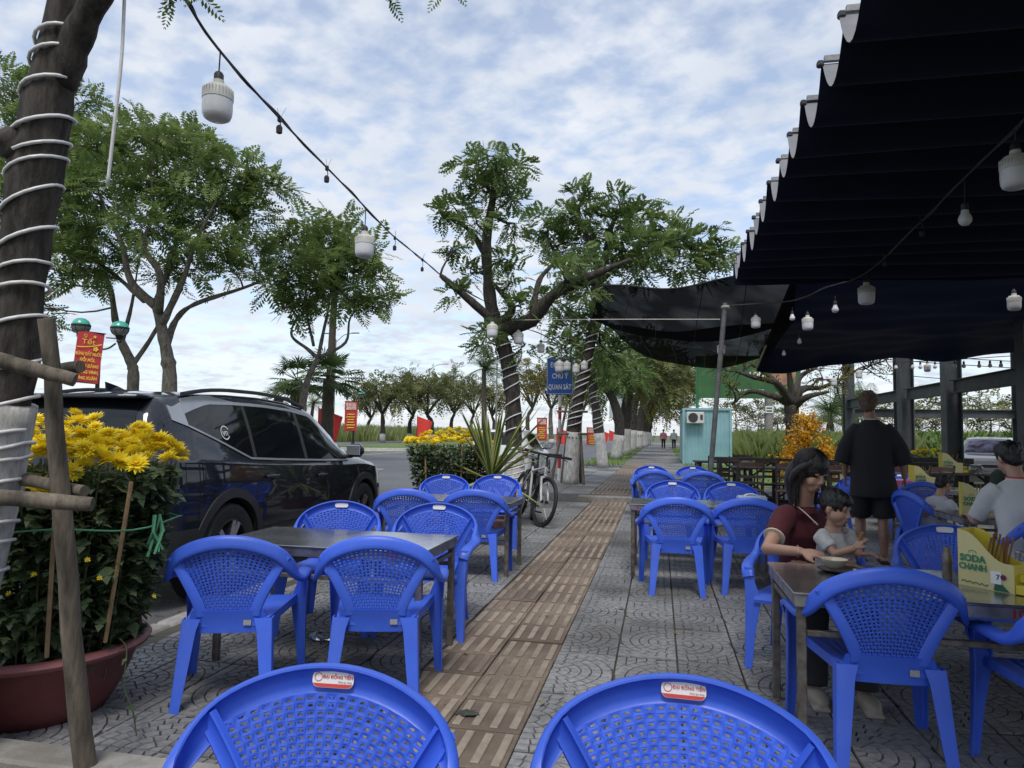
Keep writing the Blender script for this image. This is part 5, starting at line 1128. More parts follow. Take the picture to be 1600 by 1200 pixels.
    if kind == 'suv':
        y0 = -1.72; zr = I(roof, y0); MB().add([(-.012, y0 - .10, zr), (.012, y0 - .10, zr), (-.028, y0 + .16, zr - .005), (.028, y0 + .16, zr - .005), (-.006, y0 - .12, zr + .075), (.006, y0 - .12, zr + .075), (0, y0 + .02, zr + .05)], [(0, 1, 5, 4), (0, 4, 6, 2), (1, 3, 6, 5), (4, 5, 6), (2, 6, 3)]).build('antenna_fin', pm, t)
        MB().box((0, -2.07, I(roof, -2.07) + .055), (1.16, .20, .035), bev=.012).build('spoiler', pm, t, smooth=True)
    if sticker:
        ys_, zs_ = -1.36, I(belt, -1.36) + .22; x = side_x(ys_, zs_) + .010; n_ = Vector((1, 0, .35)).normalized(); Mx = Matrix(((0, -.33, .94), (1, 0, 0), (0, .94, .33))).to_euler()
        st_ = MB(); st_.add([(math.cos(a) * rr, math.sin(a) * rr, 0) for rr in (.062, .052) for a in [2 * PI * k / 24 for k in range(24)]], [(k, (k + 1) % 24, 24 + (k + 1) % 24, 24 + k) for k in range(2, 22)]); st_.build('window_sticker', M_stick, t, loc=(x, ys_, zs_), rot=Mx)
        lettering('sticker_lettering', 'vn', .085, M_stick, t, (x, ys_, zs_), Mx, extrude=.0005)
    return t, side_x, I, roof, belt
M_navy = paint('navy_paint', (.004, .006, .014), .0); M_white = paint('white_paint', (.70, .71, .71), 0.0); M_dkp = paint('charcoal_paint', (.05, .05, .055), .0); M_greyp = paint('silver_paint', (.42, .43, .45), .3)
SUV = car('parked_suv', 'dark navy SUV parked at the kerb behind the yellow flowers', 'car', (-4.47, 6.88, RZ), 0, M_navy, sticker=True); SUV[0].scale = (1, 1, 1.045)
CAR2 = car('parked_hatchback', 'white hatchback parked at the kerb behind the bicycles', 'car', (-4.02, 19.6, RZ), 0, M_white, kind='hatch')
q = P(1545, 690, 22); CAR3 = car('parked_car', 'car with sunshade in its windscreen beyond the dark railing at right', 'car', (q.x, q.y, RZ), R(180 - 26), M_dkp, kind='hatch', sc_=1.02)
M_shade = mat('sunshade', (.02, .024, .08), .7, var=.9, scale=5, col2=(.10, .10, .16), metal=.0, spec=.1)
t3 = CAR3[0]
for o in kids(t3):
    if o.name.startswith('windscreen'): o.data.materials[0] = M_shade
# ================================================================== FLOWERS AND POT PLANTS
M_pot = mat('maroon_glazed_pot', (.13, .035, .035), .42, var=.22, scale=5, bump=.12, bscale=14, spec=.4, col2=(.17, .05, .048))
M_rim_ = mat('maroon_pot_rim', (.24, .085, .085), .5, var=.15, scale=9, bump=.1)
M_earth = mat('potting_soil', (.03, .022, .016), .95, var=.3, scale=30, bump=.6)
M_mum = leafmat('chrysanthemum_leaf', (.055, .092, .040), (.12, .165, .072), .25, scale=6)
M_stem = mat('plant_stem', (.06, .085, .03), .7, var=.3, scale=20)
M_pet = leafmat('yellow_petal', (.86, .65, .014), (.95, .79, .05), .3, scale=30, rough=.5)
M_heart = mat('flower_heart', (.70, .44, .02), .7, var=.2, scale=100)
M_bamb = mat('bamboo_stick', (.26, .17, .09), .7, var=.25, scale=20); M_twine = mat('green_twine', (.06, .22, .12), .7, var=.2)
def mum_flower(r=.05, rings=((10, .34, .95), (14, .62, .62), (16, .9, .34), (16, 1.0, .06)), seed=0):
    rs = random.Random(seed); b = MB(); b.cm = 0
    for n, ln, el in rings:
        for k in range(n):
            a = 2 * PI * (k + rs.random() * .5) / n; e = el + rs.uniform(-.12, .12); L_ = r * ln * rs.uniform(.85, 1.1); d = Vector((math.cos(a) * math.cos(e), math.sin(a) * math.cos(e), math.sin(e))); s = Vector((-math.sin(a), math.cos(a), 0)) * r * .13; cup = Vector((0, 0, r * .18 * el + r * .05))
            p0 = Vector((0, 0, r * .12)); p1 = p0 + d * L_ * .6; p2 = p0 + d * L_ + cup * .6; b.add([p0, p1 - s + cup * .3, p1 + s + cup * .3, p2], [(0, 1, 3, 2)])
    b.cm = 1; b.ball((0, 0, r * .2), r * .22, 8, 6, (1, 1, .8)); return b.mesh('flower_head', [M_pet, M_heart])
FL = [mum_flower(.055, seed=i) for i in range(3)]; FS = [mum_flower(.05, ((7, .5, .8), (10, .95, .2)), seed=9)]
def mum_leaves(rs, pts, size):
    """lobed leaf: 5-point fan of three quads"""
    n = len(pts); a = rs.uniform(0, 2 * PI, n); tilt = rs.uniform(-.9, .25, n); d = np.stack([np.cos(a) * np.cos(tilt), np.sin(a) * np.cos(tilt), np.sin(tilt)], 1); s = np.stack([-np.sin(a), np.cos(a), rs.uniform(-.3, .3, n)], 1); L_ = size * rs.uniform(.6, 1.25, n)[:, None]; nrm = np.cross(d, s)
    q1 = np.stack([pts, pts + d * L_ * .35 - s * L_ * .42, pts + d * L_ * .62 - s * L_ * .16 + nrm * L_ * .08, pts + d * L_ * .5], 1)
    q2 = np.stack([pts, pts + d * L_ * .5, pts + d * L_ * .62 + s * L_ * .16 + nrm * L_ * .08, pts + d * L_ * .35 + s * L_ * .42], 1)
    q3 = np.stack([pts + d * L_ * .5, pts + d * L_ * .62 - s * L_ * .24, pts + d * L_ - nrm * L_ * .12, pts + d * L_ * .62 + s * L_ * .24], 1)
    return np.concatenate([q1, q2, q3], 0)
def mum_plant(name, label, loc, rx, ry, h0, h1, nleaf, lsize, nflow, fsize, seed, heads=FL, flow_top=.22, sticks=True):
    rs = np.random.RandomState(seed); t = thing(name, label, 'flowering plant', loc, 0, 'yellow chrysanthemum plants')
    prof = lambda f: .72 + .40 * f - .10 * f * f
    f = rs.uniform(0, 1, nleaf) ** .8; a = rs.uniform(0, 2 * PI, nleaf); rr = (rs.uniform(0, 1, nleaf) ** .33) * prof(f)
    pts = np.stack([np.cos(a) * rr * rx, np.sin(a) * rr * ry, h0 + (h1 - h0) * f], 1); V = mum_leaves(rs, pts, lsize)
    obj('foliage', np_mesh('foliage', V.reshape(-1, 3), np.arange(len(V) * 4).reshape(-1, 4), M_mum), t)
    b = MB()
    for k in range(int(nleaf / 60)):
        a = rs.uniform(0, 2 * PI); r0, r1 = rs.uniform(.2, .7), rs.uniform(.5, 1.02); b.tube([(math.cos(a) * rx * r0, math.sin(a) * ry * r0, h0 - .1), (math.cos(a) * rx * (r0 + r1) * .52, math.sin(a) * ry * (r0 + r1) * .52, (h0 + h1) / 2), (math.cos(a) * rx * r1, math.sin(a) * ry * r1, h1 + .02)], .004, 4)
    b.build('stems', M_stem, t)
    for k in range(nflow):
        a = rs.uniform(0, 2 * PI); r_ = rs.uniform(0, 1) ** .5 * 1.08; x, y = math.cos(a) * rx * r_, math.sin(a) * ry * r_; z = h1 + flow_top * (.25 + .75 * rs.uniform()) * (1.15 - .75 * r_ ** 2)
        o = obj('flower_head', heads[k % len(heads)], t, (x, y, z), (rs.uniform(-.5, .5) - .45 * y / ry, rs.uniform(-.4, .4) + .55 * x / rx, rs.uniform(0, 6)), (fsize * rs.uniform(.55, 1.18) / .055,) * 3)
    return t
# ---- big pot at left
pc = Vector((-2.62, 2.76, 0)); 
pot = thing('flower_pot', 'big maroon bowl pot at lower left holding yellow chrysanthemums', 'pot', pc + Vector((-.08, -.02, -.012)))
MB().lathe([(.24, 0), (.28, .015), (.325, .085), (.365, .17), (.395, .25), (.41, .28)], 48, cap1=False).build('bowl', M_pot, pot, smooth=True, angle=40)
MB().lathe([(.41, .275), (.445, .288), (.452, .303), (.442, .317), (.405, .320), (.39, .305), (.375, .24)], 48, cap0=False, cap1=False).build('rim', M_rim_, pot, smooth=True, angle=60)
MB().lathe([(.39, .265), (.2, .28), (.01, .285)], 32, cap0=False).build('soil', M_earth, pot)
mp_ = mum_plant('chrysanthemum_plant', 'big dark leafy bush with yellow blooms growing in the maroon pot', pc, .46, .42, .27, 1.07, 7000, .068, 215, .056, 5, flow_top=.21)
rs = random.Random(4)
for k, (px, py, pz) in enumerate([(200, 730, 0), (175, 830, 0), (262, 790, 0), (88, 740, 0), (85, 800, 0)]): pass
for (a, z0, z1) in ((-.9, .33, 1.08), (-2.2, .33, 1.02), (-.35, .35, 1.02)):
    MB().tube([(math.cos(a) * .38, math.sin(a) * .38, z0), (math.cos(a) * .50, math.sin(a) * .48, z1)], .009, 6).build('bamboo_stick', M_bamb, mp_)
MB().tube([(math.cos(a) * .49, math.sin(a) * .455, .83 + .012 * math.sin(a * 5)) for a in [2 * PI * k / 40 for k in range(40)]], .004, 5, closed=True).build('green_twine', M_twine, mp_)
b = MB()
for k in range(6): b.tube([(.49 + rs.uniform(-.01, .01), -.02 + rs.uniform(-.02, .02), .87), (.50 + rs.uniform(-.02, .02), -.03 + rs.uniform(-.03, .03), .80), (.495 + rs.uniform(-.03, .03), -.04 + rs.uniform(-.03, .03), .72 + rs.uniform(-.03, .03))], .006, 5)
b.build('twine_knot', M_twine, mp_)
for k in range(9):
    a = rs.uniform(-2.4, .5); z = rs.uniform(.5, 1.0); o = obj('flower_bud', FS[0], mp_, (math.cos(a) * .49, math.sin(a) * .46, z), (R(60) * -math.sin(a), R(60) * math.cos(a), 0), (.28,) * 3)
for (dx, dy, z) in ((.30, -.30, 1.06), (.12, -.40, 1.04), (-.05, -.40, 1.06), (.42, -.18, 1.10), (.24, -.38, 1.0)): obj('flower_head', FL[0], mp_, (dx, dy, z), (R(55), R(20 * dx), 1), (1.0,) * 3)
# trailing sprig over the rim
b = MB(); sp_ = smooth_path([(.40, -.10, .36), (.47, -.14, .33), (.50, -.18, .20), (.56, -.2, .12), (.60, -.22, .03)], 4); b.tube(sp_, .0025, 4)
V = mum_leaves(np.random.RandomState(3), np.array([np.array(p) for p in sp_[3::2]]), .04); b.add(V.reshape(-1, 3), [tuple(range(i * 4, i * 4 + 4)) for i in range(len(V))]); b.build('trailing_sprig', M_mum, mp_)
# ---- farther chrysanthemums beside the yucca
q = Vector((-2.86, 9.6, 0)); pot2 = thing('flower_pot', 'dark pot hidden under the farther chrysanthemums', 'pot', q)
MB().lathe([(.30, 0), (.36, .1), (.43, .28), (.45, .30), (.40, .30), (.38, .26), (.01, .26)], 28).build('bowl', M_pot, pot2, smooth=True, angle=40)
m2 = mum_plant('chrysanthemum_plant', 'farther dark bush of yellow chrysanthemums behind the second table', q, .60, .50, .22, 1.06, 5200, .07, 150, .058, 8, heads=[FL[1], FL[2]], flow_top=.22)
for (a, z1) in ((-1.0, 1.05), (-.5, 1.0), (-2.0, .9)): MB().tube([(math.cos(a) * .48, math.sin(a) * .44, .2), (math.cos(a) * .52, math.sin(a) * .48, z1)], .012, 6).build('bamboo_stick', M_bamb, m2)
# ---- variegated yucca
M_yuc = leafmat('yucca_blade', (.055, .10, .035), (.09, .14, .045), .2, scale=5); M_yucm = leafmat('yucca_margin', (.30, .32, .08), (.40, .40, .14), .2, scale=5); M_dry = leafmat('dry_blade', (.26, .19, .09), (.34, .26, .13), .2, scale=5)
q = Vector((-2.18, 9.15, 0)); yu = thing('yucca', 'variegated spiky yucca with sword leaves between flowers and bicycles', 'plant', q)
MB().tube([(0, 0, .22), (.01, 0, .45), (.02, 0, .62)], [.07, .06, .05], 10).build('stem', M_trunkp, yu, smooth=True)
rs = np.random.RandomState(12)
def sword(name, base, d, L_, wd, droop, mats):
    b = MB(); d = Vector(d).normalized(); s = d.cross(Vector((0, 0, 1))).normalized(); n = 7; up_ = s.cross(d).normalized(); rows = []
    for k in range(n + 1):
        f = k / n; p = Vector(base) + d * L_ * f + Vector((0, 0, -droop * L_ * f * f)); w_ = wd * (.45 + 1.3 * f - 1.75 * f * f + .03) ; rows.append([p - s * w_ + up_ * w_ * .35, p - s * w_ * .62 + up_ * w_ * .1, p, p + s * w_ * .62 + up_ * w_ * .1, p + s * w_ + up_ * w_ * .35])
    vs = [p for r_ in rows for p in r_]
    for i in range(n):
        for j in range(4): b.cm = 1 if j in (0, 3) else 0; b.add([], []); b.f.append((i * 5 + j, (i + 1) * 5 + j, (i + 1) * 5 + j + 1, i * 5 + j + 1)); b.mi.append(b.cm)
    b.v = [tuple(v) for v in vs]; b.build(name, mats, yu, smooth=True, angle=80)
for k in range(44):
    az = rs.uniform(0, 2 * PI) if k > 12 else (-.1 + rs.uniform(-.8, .8) if k % 2 else PI + rs.uniform(-.8, .8)); el = rs.uniform(.35, 1.45) if k < 36 else rs.uniform(-.3, .3)
    sword('blade', (.02, 0, .60 + .08 * rs.uniform()), (math.cos(az) * math.cos(el), math.sin(az) * math.cos(el), math.sin(el)), rs.uniform(.75, 1.22), rs.uniform(.046, .064), rs.uniform(0, .16) * (1.3 - el * .6), [M_yuc, M_yucm])
for k in range(9):
    az = rs.uniform(0, 2 * PI); el = rs.uniform(-.25, .15); sword('dry_blade', (.02, 0, .55), (math.cos(az) * math.cos(el), math.sin(az) * math.cos(el), math.sin(el)), rs.uniform(.5, .75), .028, .35, [M_dry, M_dry])
yp = thing('plant_pot', 'dark pot of the spiky yucca', 'pot', q); MB().lathe([(.17, 0), (.20, .12), (.23, .27), (.25, .28), (.25, .30), (.22, .30), (.21, .26), (.01, .26)], 24).build('bowl', M_pot, yp, smooth=True, angle=40)
# ---- yellow blossom tree (festive apricot) on the restaurant side
M_blos = leafmat('orange_blossom', (.50, .24, .012), (.70, .40, .02), .3, scale=4); M_red_ = mat('ribbon_brown', (.16, .08, .04), .7, var=.3)
D_ = 15.5; q = P(1262, 735, D_); q.z = 0; ap = thing('blossom_tree', 'cone of orange yellow blossom behind the woman', 'tree', q)
top = P(1262, 648, D_).z; rs = np.random.RandomState(17); b = MB(); cen = []
b.tube([(0, 0, 0), (.05, 0, top * .5), (0, 0, top * .95)], [.06, .045, .015], 8)
for k in range(46):
    f = rs.uniform(.12, 1) ; a = rs.uniform(0, 2 * PI); r_ = .66 * (1 - f) ** .75 + .08; e = Vector((math.cos(a) * r_, math.sin(a) * r_, top * f + .05)); s_ = Vector((0, 0, top * f * .8)); b.tube(branch_path(rs, s_, e, .08, 4, .08), [.016, .012, .009, .006, .004], 5); cen += [np.array(s_.lerp(e, q_)) for q_ in (.6, .8, .95, 1.0, 1.05)]
b.build('trunk', M_barkdark, ap)
C_ = np.repeat(np.array(cen), 22, 0) + rs.normal(0, .075, (len(cen) * 22, 3)); n = len(C_); V = []
a = rs.uniform(0, 2 * PI, n); u = np.stack([np.cos(a), np.sin(a), rs.uniform(-1, 1, n)], 1); v = np.cross(u, rs.normal(0, 1, (n, 3))); v /= np.linalg.norm(v, axis=1, keepdims=True); u /= np.linalg.norm(u, axis=1, keepdims=True); s_ = .024 * rs.uniform(.6, 1.3, n)[:, None]
V = np.stack([C_ - u * s_, C_ - v * s_, C_ + u * s_, C_ + v * s_], 1); obj('blossom', np_mesh('blossom', V.reshape(-1, 3), np.arange(n * 4).reshape(-1, 4), M_blos), ap)
C_ = np.array(cen)[::3]; V = mum_leaves(rs, C_, .06); obj('leaves', np_mesh('leaves', V.reshape(-1, 3), np.arange(len(V) * 4).reshape(-1, 4), M_leafY), ap)
# ---- yellow flowers on the railing at right
q = P(1450, 712, 14.0); q.z = 0; rp_ = thing('railing_planter', 'dark planter trough with small yellow flowers by the railing', 'planter', (q.x, q.y, 0), R(-8))
b = MB(); b.box((0, 0, .78), (1.5, .26, .24), bev=.01); b.box((-.6, 0, .33), (.06, .2, .66)); b.box((.6, 0, .33), (.06, .2, .66)); b.build('trough', M_wood, rp_)
for k in range(12): obj('flower_head', FL[k % 3], rp_, (-.25 + k * .06 + .02 * math.sin(k * 3), .04 * math.sin(k * 5), .98 + .06 * math.sin(k * 2.3)), (R(40), 0, k), (1.25,) * 3)
V = mum_leaves(np.random.RandomState(2), np.random.RandomState(6).uniform((-.5, -.1, .88), (.6, .1, 1.02), (160, 3)), .07); obj('foliage', np_mesh('foliage', V.reshape(-1, 3), np.arange(len(V) * 4).reshape(-1, 4), M_mum), rp_)
# ================================================================== PEOPLE
M_skin = mat('skin', (.42, .245, .17), .5, var=.06, scale=14, sub=.15, bump=.03, bscale=150); M_skind = mat('tanned_skin', (.26, .14, .09), .5, var=.08, scale=14, bump=.03)
M_hair = mat('black_hair', (.010, .008, .007), .38, var=.4, scale=60, bump=.35, bscale=140); M_hairb = mat('brown_hair', (.085, .045, .026), .5, var=.45, scale=70, bump=.5, bscale=150)
M_maroon = mat('maroon_knit', (.075, .010, .016), .85, var=.15, scale=40, bump=.2, bscale=120); M_blk = mat('black_cotton', (.010, .010, .012), .85, var=.2, scale=8, bump=.25, bscale=14); M_shirtw = mat('white_cotton', (.55, .55, .55), .85, var=.08, scale=6, bump=.25, bscale=16); M_tod = mat('pale_print_cotton', (.45, .45, .44), .85, var=.25, scale=22, col2=(.55, .54, .53), bump=.2, bscale=20)
M_dgreen = mat('dark_green_cotton', (.02, .035, .028), .85, var=.2); M_pink = mat('pink_cotton', (.60, .22, .26), .8); M_trous = mat('dark_trousers', (.015, .016, .02), .85, var=.2); M_lip = mat('lip', (.30, .10, .085), .4); M_trim = mat('cream_trim', (.55, .48, .38), .8); M_sandal = mat('sandal', (.30, .26, .21), .7)
def fuse(name, b, vox, m, parent, it=4):
    me = b.mesh(name, m); o = obj(name, me, parent)
    md = o.modifiers.new('r', 'REMESH'); md.mode = 'VOXEL'; md.voxel_size = vox; md.use_smooth_shade = True
    sm = o.modifiers.new('s', 'SMOOTH'); sm.iterations = it; sm.factor = .5
    dg = bpy.context.evaluated_depsgraph_get(); dg.update(); n = bpy.data.meshes.new_from_object(o.evaluated_get(dg)); o.modifiers.clear(); o.data = n; n.name = name
    if not n.materials: n.materials.append(m)
    n.polygons.foreach_set('use_smooth', [True] * len(n.polygons)); return o
def ell(b, c, rx, ry, rz, fx=None, fy=None, fz=None, nu=16, nv=12):
    """ellipsoid with axes fx,fy,fz"""
    fx, fy, fz = Vector(fx or (1, 0, 0)), Vector(fy or (0, 1, 0)), Vector(fz or (0, 0, 1)); c = Vector(c); k = len(b.v); b.ball((0, 0, 0), 1, nu, nv)
    for i in range(k, len(b.v)): v = b.v[i]; b.v[i] = tuple(c + fx * (v[0] * rx) + fy * (v[1] * ry) + fz * (v[2] * rz))
def frame(f, u):
    f = Vector(f).normalized(); r = f.cross(Vector(u)).normalized(); return r, f, r.cross(f).normalized()
def hand(b, w, d, nrm, s=1.0, curl=.5, side=1, pinch=False):
    """w wrist, d along the hand, nrm back of hand, side: thumb side sign"""
    d = Vector(d).normalized(); nrm = Vector(nrm); nrm = (nrm - d * nrm.dot(d)).normalized(); x = d.cross(nrm) * side; w = Vector(w)
    ell(b, w + d * .045 * s, .040 * s, .052 * s, .016 * s, x, d, nrm); ell(b, w + d * .06 * s + x * .012 * s, .034 * s, .04 * s, .016 * s, x, d, nrm)
    for k, (o, L_) in enumerate(((.030, .068), (.010, .076), (-.010, .070), (-.028, .055))):
        p = w + d * .082 * s + x * o * s; a = curl * (1.0 + .15 * k); pts = [p]; dd = d.copy()
        for seg, fr in enumerate((.45, .32, .23)):
            an = a * (.55 if seg == 0 else 1.0); q = Matrix.Rotation(an, 3, x * side * -1) ; dd = (dd * math.cos(an) - nrm * math.sin(an)).normalized() if seg == 0 else (dd * math.cos(a) + dd.cross(x * 1).normalized() * (math.sin(a) if dd.cross(x).dot(nrm) < 0 else -math.sin(a))).normalized(); pts.append(pts[-1] + dd * L_ * fr * s)
        b.tube(pts, [.0090 * s, .0085 * s, .0078 * s, .0065 * s], 8); ell(b, pts[-1], .0066 * s, .0066 * s, .0066 * s, nu=8, nv=6)
    th0 = w + d * .022 * s + x * .030 * s; th1 = th0 + (d * .6 + x * .62 - nrm * .3).normalized() * .034 * s; th2 = th1 + (d * .92 + x * .12 - nrm * .35).normalized() * .032 * s
    b.tube([th0, th1, th2], [.013 * s, .0105 * s, .0085 * s], 8); ell(b, th2, .0086 * s, .0086 * s, .0086 * s, nu=8, nv=6)
def head(b, c, f, u, s=1.0, child=False):
    r, f, u = frame(f, u); c = Vector(c); A = lambda x, y, z: c + (r * x + f * y + u * z) * s
    ell(b, A(0, -.012, .022), .073 * s, .092 * s, .088 * s, r, f, u); ell(b, A(0, .022, -.028), .060 * s, .066 * s, .078 * s, r, f, u); ell(b, A(0, .050, -.078), .036 * s, .034 * s, .034 * s, r, f, u)
    for sg in (-1, 1):
        ell(b, A(sg * .034, .052, -.035), .028 * s, .028 * s, .03 * s, r, f, u); ell(b, A(sg * .077, -.008, -.012), .008 * s, .018 * s, .030 * s, r, f, u); ell(b, A(sg * .030, .078, .022), .022 * s, .010 * s, .008 * s, r, f, u); ell(b, A(sg * .011, .092, -.034), .008 * s, .008 * s, .006 * s, r, f, u)
    b.tube([A(0, .080, .012), A(0, .092, -.010), A(0, .102, -.030)], [.009 * s, .010 * s, .012 * s], 8)
    ell(b, A(0, .086, -.056), .020 * s, .009 * s, .0055 * s, r, f, u); ell(b, A(0, .085, -.066), .017 * s, .009 * s, .006 * s, r, f, u)
    return A, r, f, u
def face(t, A, r, f, u, s=1.0, hairm=None, eye=.7):
    b = MB(); E_ = []
    for sg in (-1, 1):
        b2 = MB(); b2.tube([A(sg * .016, .0865, .006), A(sg * .030, .0845, .0035), A(sg * .046, .074, .007)], [.0012 * s, .0022 * s, .0012 * s], 6); b2.build('eyelid_line', M_hair, t)
        b2 = MB(); b2.tube([A(sg * .014, .0885, .026), A(sg * .032, .086, .031), A(sg * .050, .071, .026)], [.0018 * s, .003 * s, .0015 * s], 6); b2.build('eyebrow', hairm or M_hair, t)
    b2 = MB(); ell(b2, A(0, .0905, -.056), .019 * s, .006 * s, .0045 * s, r, f, u); ell(b2, A(0, .0900, -.065), .016 * s, .006 * s, .005 * s, r, f, u); b2.build('lips', M_lip, t, smooth=True)
def torso(b, pts, rad):
    """stack of elliptical sections: (centre, right, rx, ry)"""
    k0 = len(b.v); vs = []; n = 20
    for (c, rt, rx, ry) in pts:
        c, rt = Vector(c), Vector(rt).normalized(); fw = Vector((0, 0, 1)).cross(rt).normalized()
        for j in range(n): a = 2 * PI * j / n; vs.append(c + rt * math.cos(a) * rx + fw * math.sin(a) * ry)
    k = len(pts); fs = [(i * n + j, i * n + (j + 1) % n, (i + 1) * n + (j + 1) % n, (i + 1) * n + j) for i in range(k - 1) for j in range(n)] + [tuple(range(n))[::-1], tuple(range((k - 1) * n, k * n))]; b.add(vs, fs)
from mathutils import noise as mnoise
def tuft(t, amp, fr):
    """break a hair cap into short uneven locks"""
    o = [c for c in kids(t) if c.name.split('.')[0] == 'hair'][-1]; me = o.data
    for v in me.vertices:
        p = Vector((v.co.x * fr, v.co.y * fr, v.co.z * fr * .35)); v.co += v.normal * amp * (mnoise.noise(p) + .5 * mnoise.noise(p * 2.3))
    me.update()
def strands(t, A, r, f, u, n, k, m, rad, fall, seed, phimax=1.65, s=1.0, face_=52):
    """locks of hair combed from a parting over the skull, then falling"""
    rs = np.random.RandomState(seed); b = MB()
    for i in range(n):
        th = rs.uniform(R(face_), R(360 - face_)); k2 = k * rs.uniform(.985, 1.06); pm = phimax * rs.uniform(.75, 1.1); pts = []; th0 = th + rs.uniform(-.5, .5)
        for j in range(6):
            ph = lerp(.12, pm, j / 5); tt = lerp(th0, th, j / 5); pts.append(A(math.sin(tt) * math.sin(ph) * .088 * k2, -.018 + math.cos(tt) * math.sin(ph) * .103 * k2, .030 + math.cos(ph) * .098 * k2))
        if fall:
            e = pts[-1]; L_ = fall * rs.uniform(.75, 1.1) * (1.0 if R(115) < th < R(245) else .35)
            for j in range(1, 5): pts.append(e + Vector((rs.normal(0, .004), rs.normal(0, .004), -L_ * j / 4)) + (A(0, -.06, 0) - e) * (.10 * j / 4))
        else: pts.append(pts[-1] + (pts[-1] - pts[-2]) * .5 + Vector(rs.normal(0, .006, 3)))
        b.tube(pts, [rad] * (len(pts) - 1) + [rad * .2], 3, cap=False)
    o = b.build('hair_locks', m, t, smooth=True, angle=180); o['kind'] = 'stuff'; return o
# ---- woman at table 10 with a toddler on her lap
DW = 4.05
wo = thing('person', 'woman in maroon polo shirt with long dark hair, feeding a toddler at table 10', 'person', (.78, 4.15, 0))
O = Vector(wo.location); q = lambda px, py, D: P(px, py, D) - O
hc = q(1268, 737, DW - .05); ff = Vector((.50, -.78, -.46)); uu = Vector((.16, -.22, .9))
neck = q(1256, 788, DW + .02); shR = q(1226, 806, DW - .02); shL = q(1294, 808, DW + .12); elR = q(1200, 858, DW - .22); wrR = q(1252, 862, DW - .42); chest = q(1258, 832, DW + .08); hip = q(1258, 915, DW + .14); elL = q(1325, 862, DW + .02); wrL = q(1322, 880, DW - .2)
rt = (shL - shR).normalized()
b = MB(); A, r_, f_, u_ = head(b, hc, ff, uu, .93); b.tube([hc + Vector((-.015, .02, -.05)), neck], [.046, .05], 12); b.tube([neck, chest], [.055, .10], 12)
b.tube([shR, elR, wrR], [.046, .038, .024], 12); b.tube([shL, elL, wrL], [.046, .038, .025], 12); hand(b, wrR, q(1282, 866, DW - .47) - wrR, (0, -.35, 1), .95, .55, 1); hand(b, wrL, Vector((.3, -.8, -.1)), (0, .1, 1), .9, .5, -1)
torso(b, [(hip, rt, .15, .11), (chest, rt, .13, .09)], None)
kn = [Vector((-.05, -.42, .43)) , Vector((.17, -.44, .43))]
for k_, sx in zip(kn, (-1, 1)): b.tube([hip + rt * .09 * sx + Vector((0, 0, -.05)), k_, k_ + Vector((0, -.03, -.33)), k_ + Vector((0, -.01, -.38))], [.075, .055, .036, .034], 12); ell(b, k_ + Vector((0, -.07, -.395)), .038, .11, .03)
fuse('body', b, .0062, M_skin, wo, 3)
for k_ in kn:
    bs_ = MB(); ell(bs_, k_ + Vector((0, -.075, -.392)), .046, .122, .036); bs_.box(k_ + Vector((0, -.075, -.418)), (.08, .24, .02), bev=.008); fuse('shoe', bs_, .008, M_sandal, wo, 2)
if True: pass; face(wo, A, r_, f_, u_, .93)
b = MB(); torso(b, [(hip + Vector((0, 0, -.03)), rt, .175, .135), (hip + Vector((0, 0, .12)), rt, .165, .125), (chest + Vector((0, 0, -.02)), rt, .165, .12), (chest + Vector((0, 0, .07)), rt, .165, .10), (neck + Vector((0, 0, -.035)), rt, .085, .07)], None)
slv = shR.lerp(elR, .62); b.tube([shR + rt * .03 + Vector((0, 0, .0)), shR, slv], [.07, .066, .060], 14); sl2 = shL.lerp(elL, .62); b.tube([shL - rt * .03, shL, sl2], [.07, .066, .06], 14); b.tube([neck + Vector((0, 0, -.05)), neck + Vector((0, 0, -.01))], [.08, .062], 14); fuse('polo_shirt', b, .009, M_maroon, wo, 3)
dsl = (elR - shR).normalized(); MB().tube([slv + dsl * .001, slv + dsl * .009], .0585, 16).build('sleeve_trim', M_trim, wo, smooth=True); MB().tube(smooth_path([neck + Vector((-.06, -.03, .0)), neck + Vector((-.02, -.085, -.03)), neck + Vector((.05, -.12, -.10))], 4), .004, 5).build('collar_trim', M_trim, wo)
b = MB(); torso(b, [(hip + Vector((0, 0, -.10)), rt, .17, .14), (hip + Vector((0, 0, .02)), rt, .168, .13)], None)
for k_, sx in zip(kn, (-1, 1)): b.tube([hip + rt * .09 * sx + Vector((0, 0, -.05)), k_, k_ + Vector((0, -.03, -.355))], [.095, .075, .058], 12)
fuse('trousers', b, .011, M_trous, wo, 2)
b = MB(); ell(b, A(0, -.020, .030), .083, .098, .094, r_, f_, u_); ell(b, A(0, -.006, .062), .074, .084, .056, r_, f_, u_)
for sg in (-1, 1):
    b.tube(smooth_path([A(sg * .050, .030, .090), A(sg * .080, .000, .03), A(sg * .082, -.030, -.04), A(sg * .066, -.06, -.10) + Vector((0, 0, -.01))], 4), [.018, .020, .022, .024, .026, .028, .030, .030, .030, .028, .026, .022, .012][:13], 10)
b.tube(smooth_path([A(0, -.075, .02), A(0, -.10, -.08), A(-.02, -.095, -.16), A(-.03, -.06, -.25) + Vector((0, 0, -.04))], 4), [.06, .062, .064, .064, .064, .064, .062, .06, .056, .05, .044, .036, .02], 12); fuse('hair', b, .0075, M_hair, wo, 2); strands(wo, A, r_, f_, u_, 900, 1.06, M_hair, .0017, .26, 2, face_=74)
MB().tube([wrR.lerp(elR, .10) + (lambda a: Vector((0, math.cos(a) * .030, math.sin(a) * .030)))(2 * PI * k / 16) for k in range(16)], .0025, 5, closed=True).build('bracelet', mat('pink_gold', (.6, .32, .25), .3, metal=.9), wo)
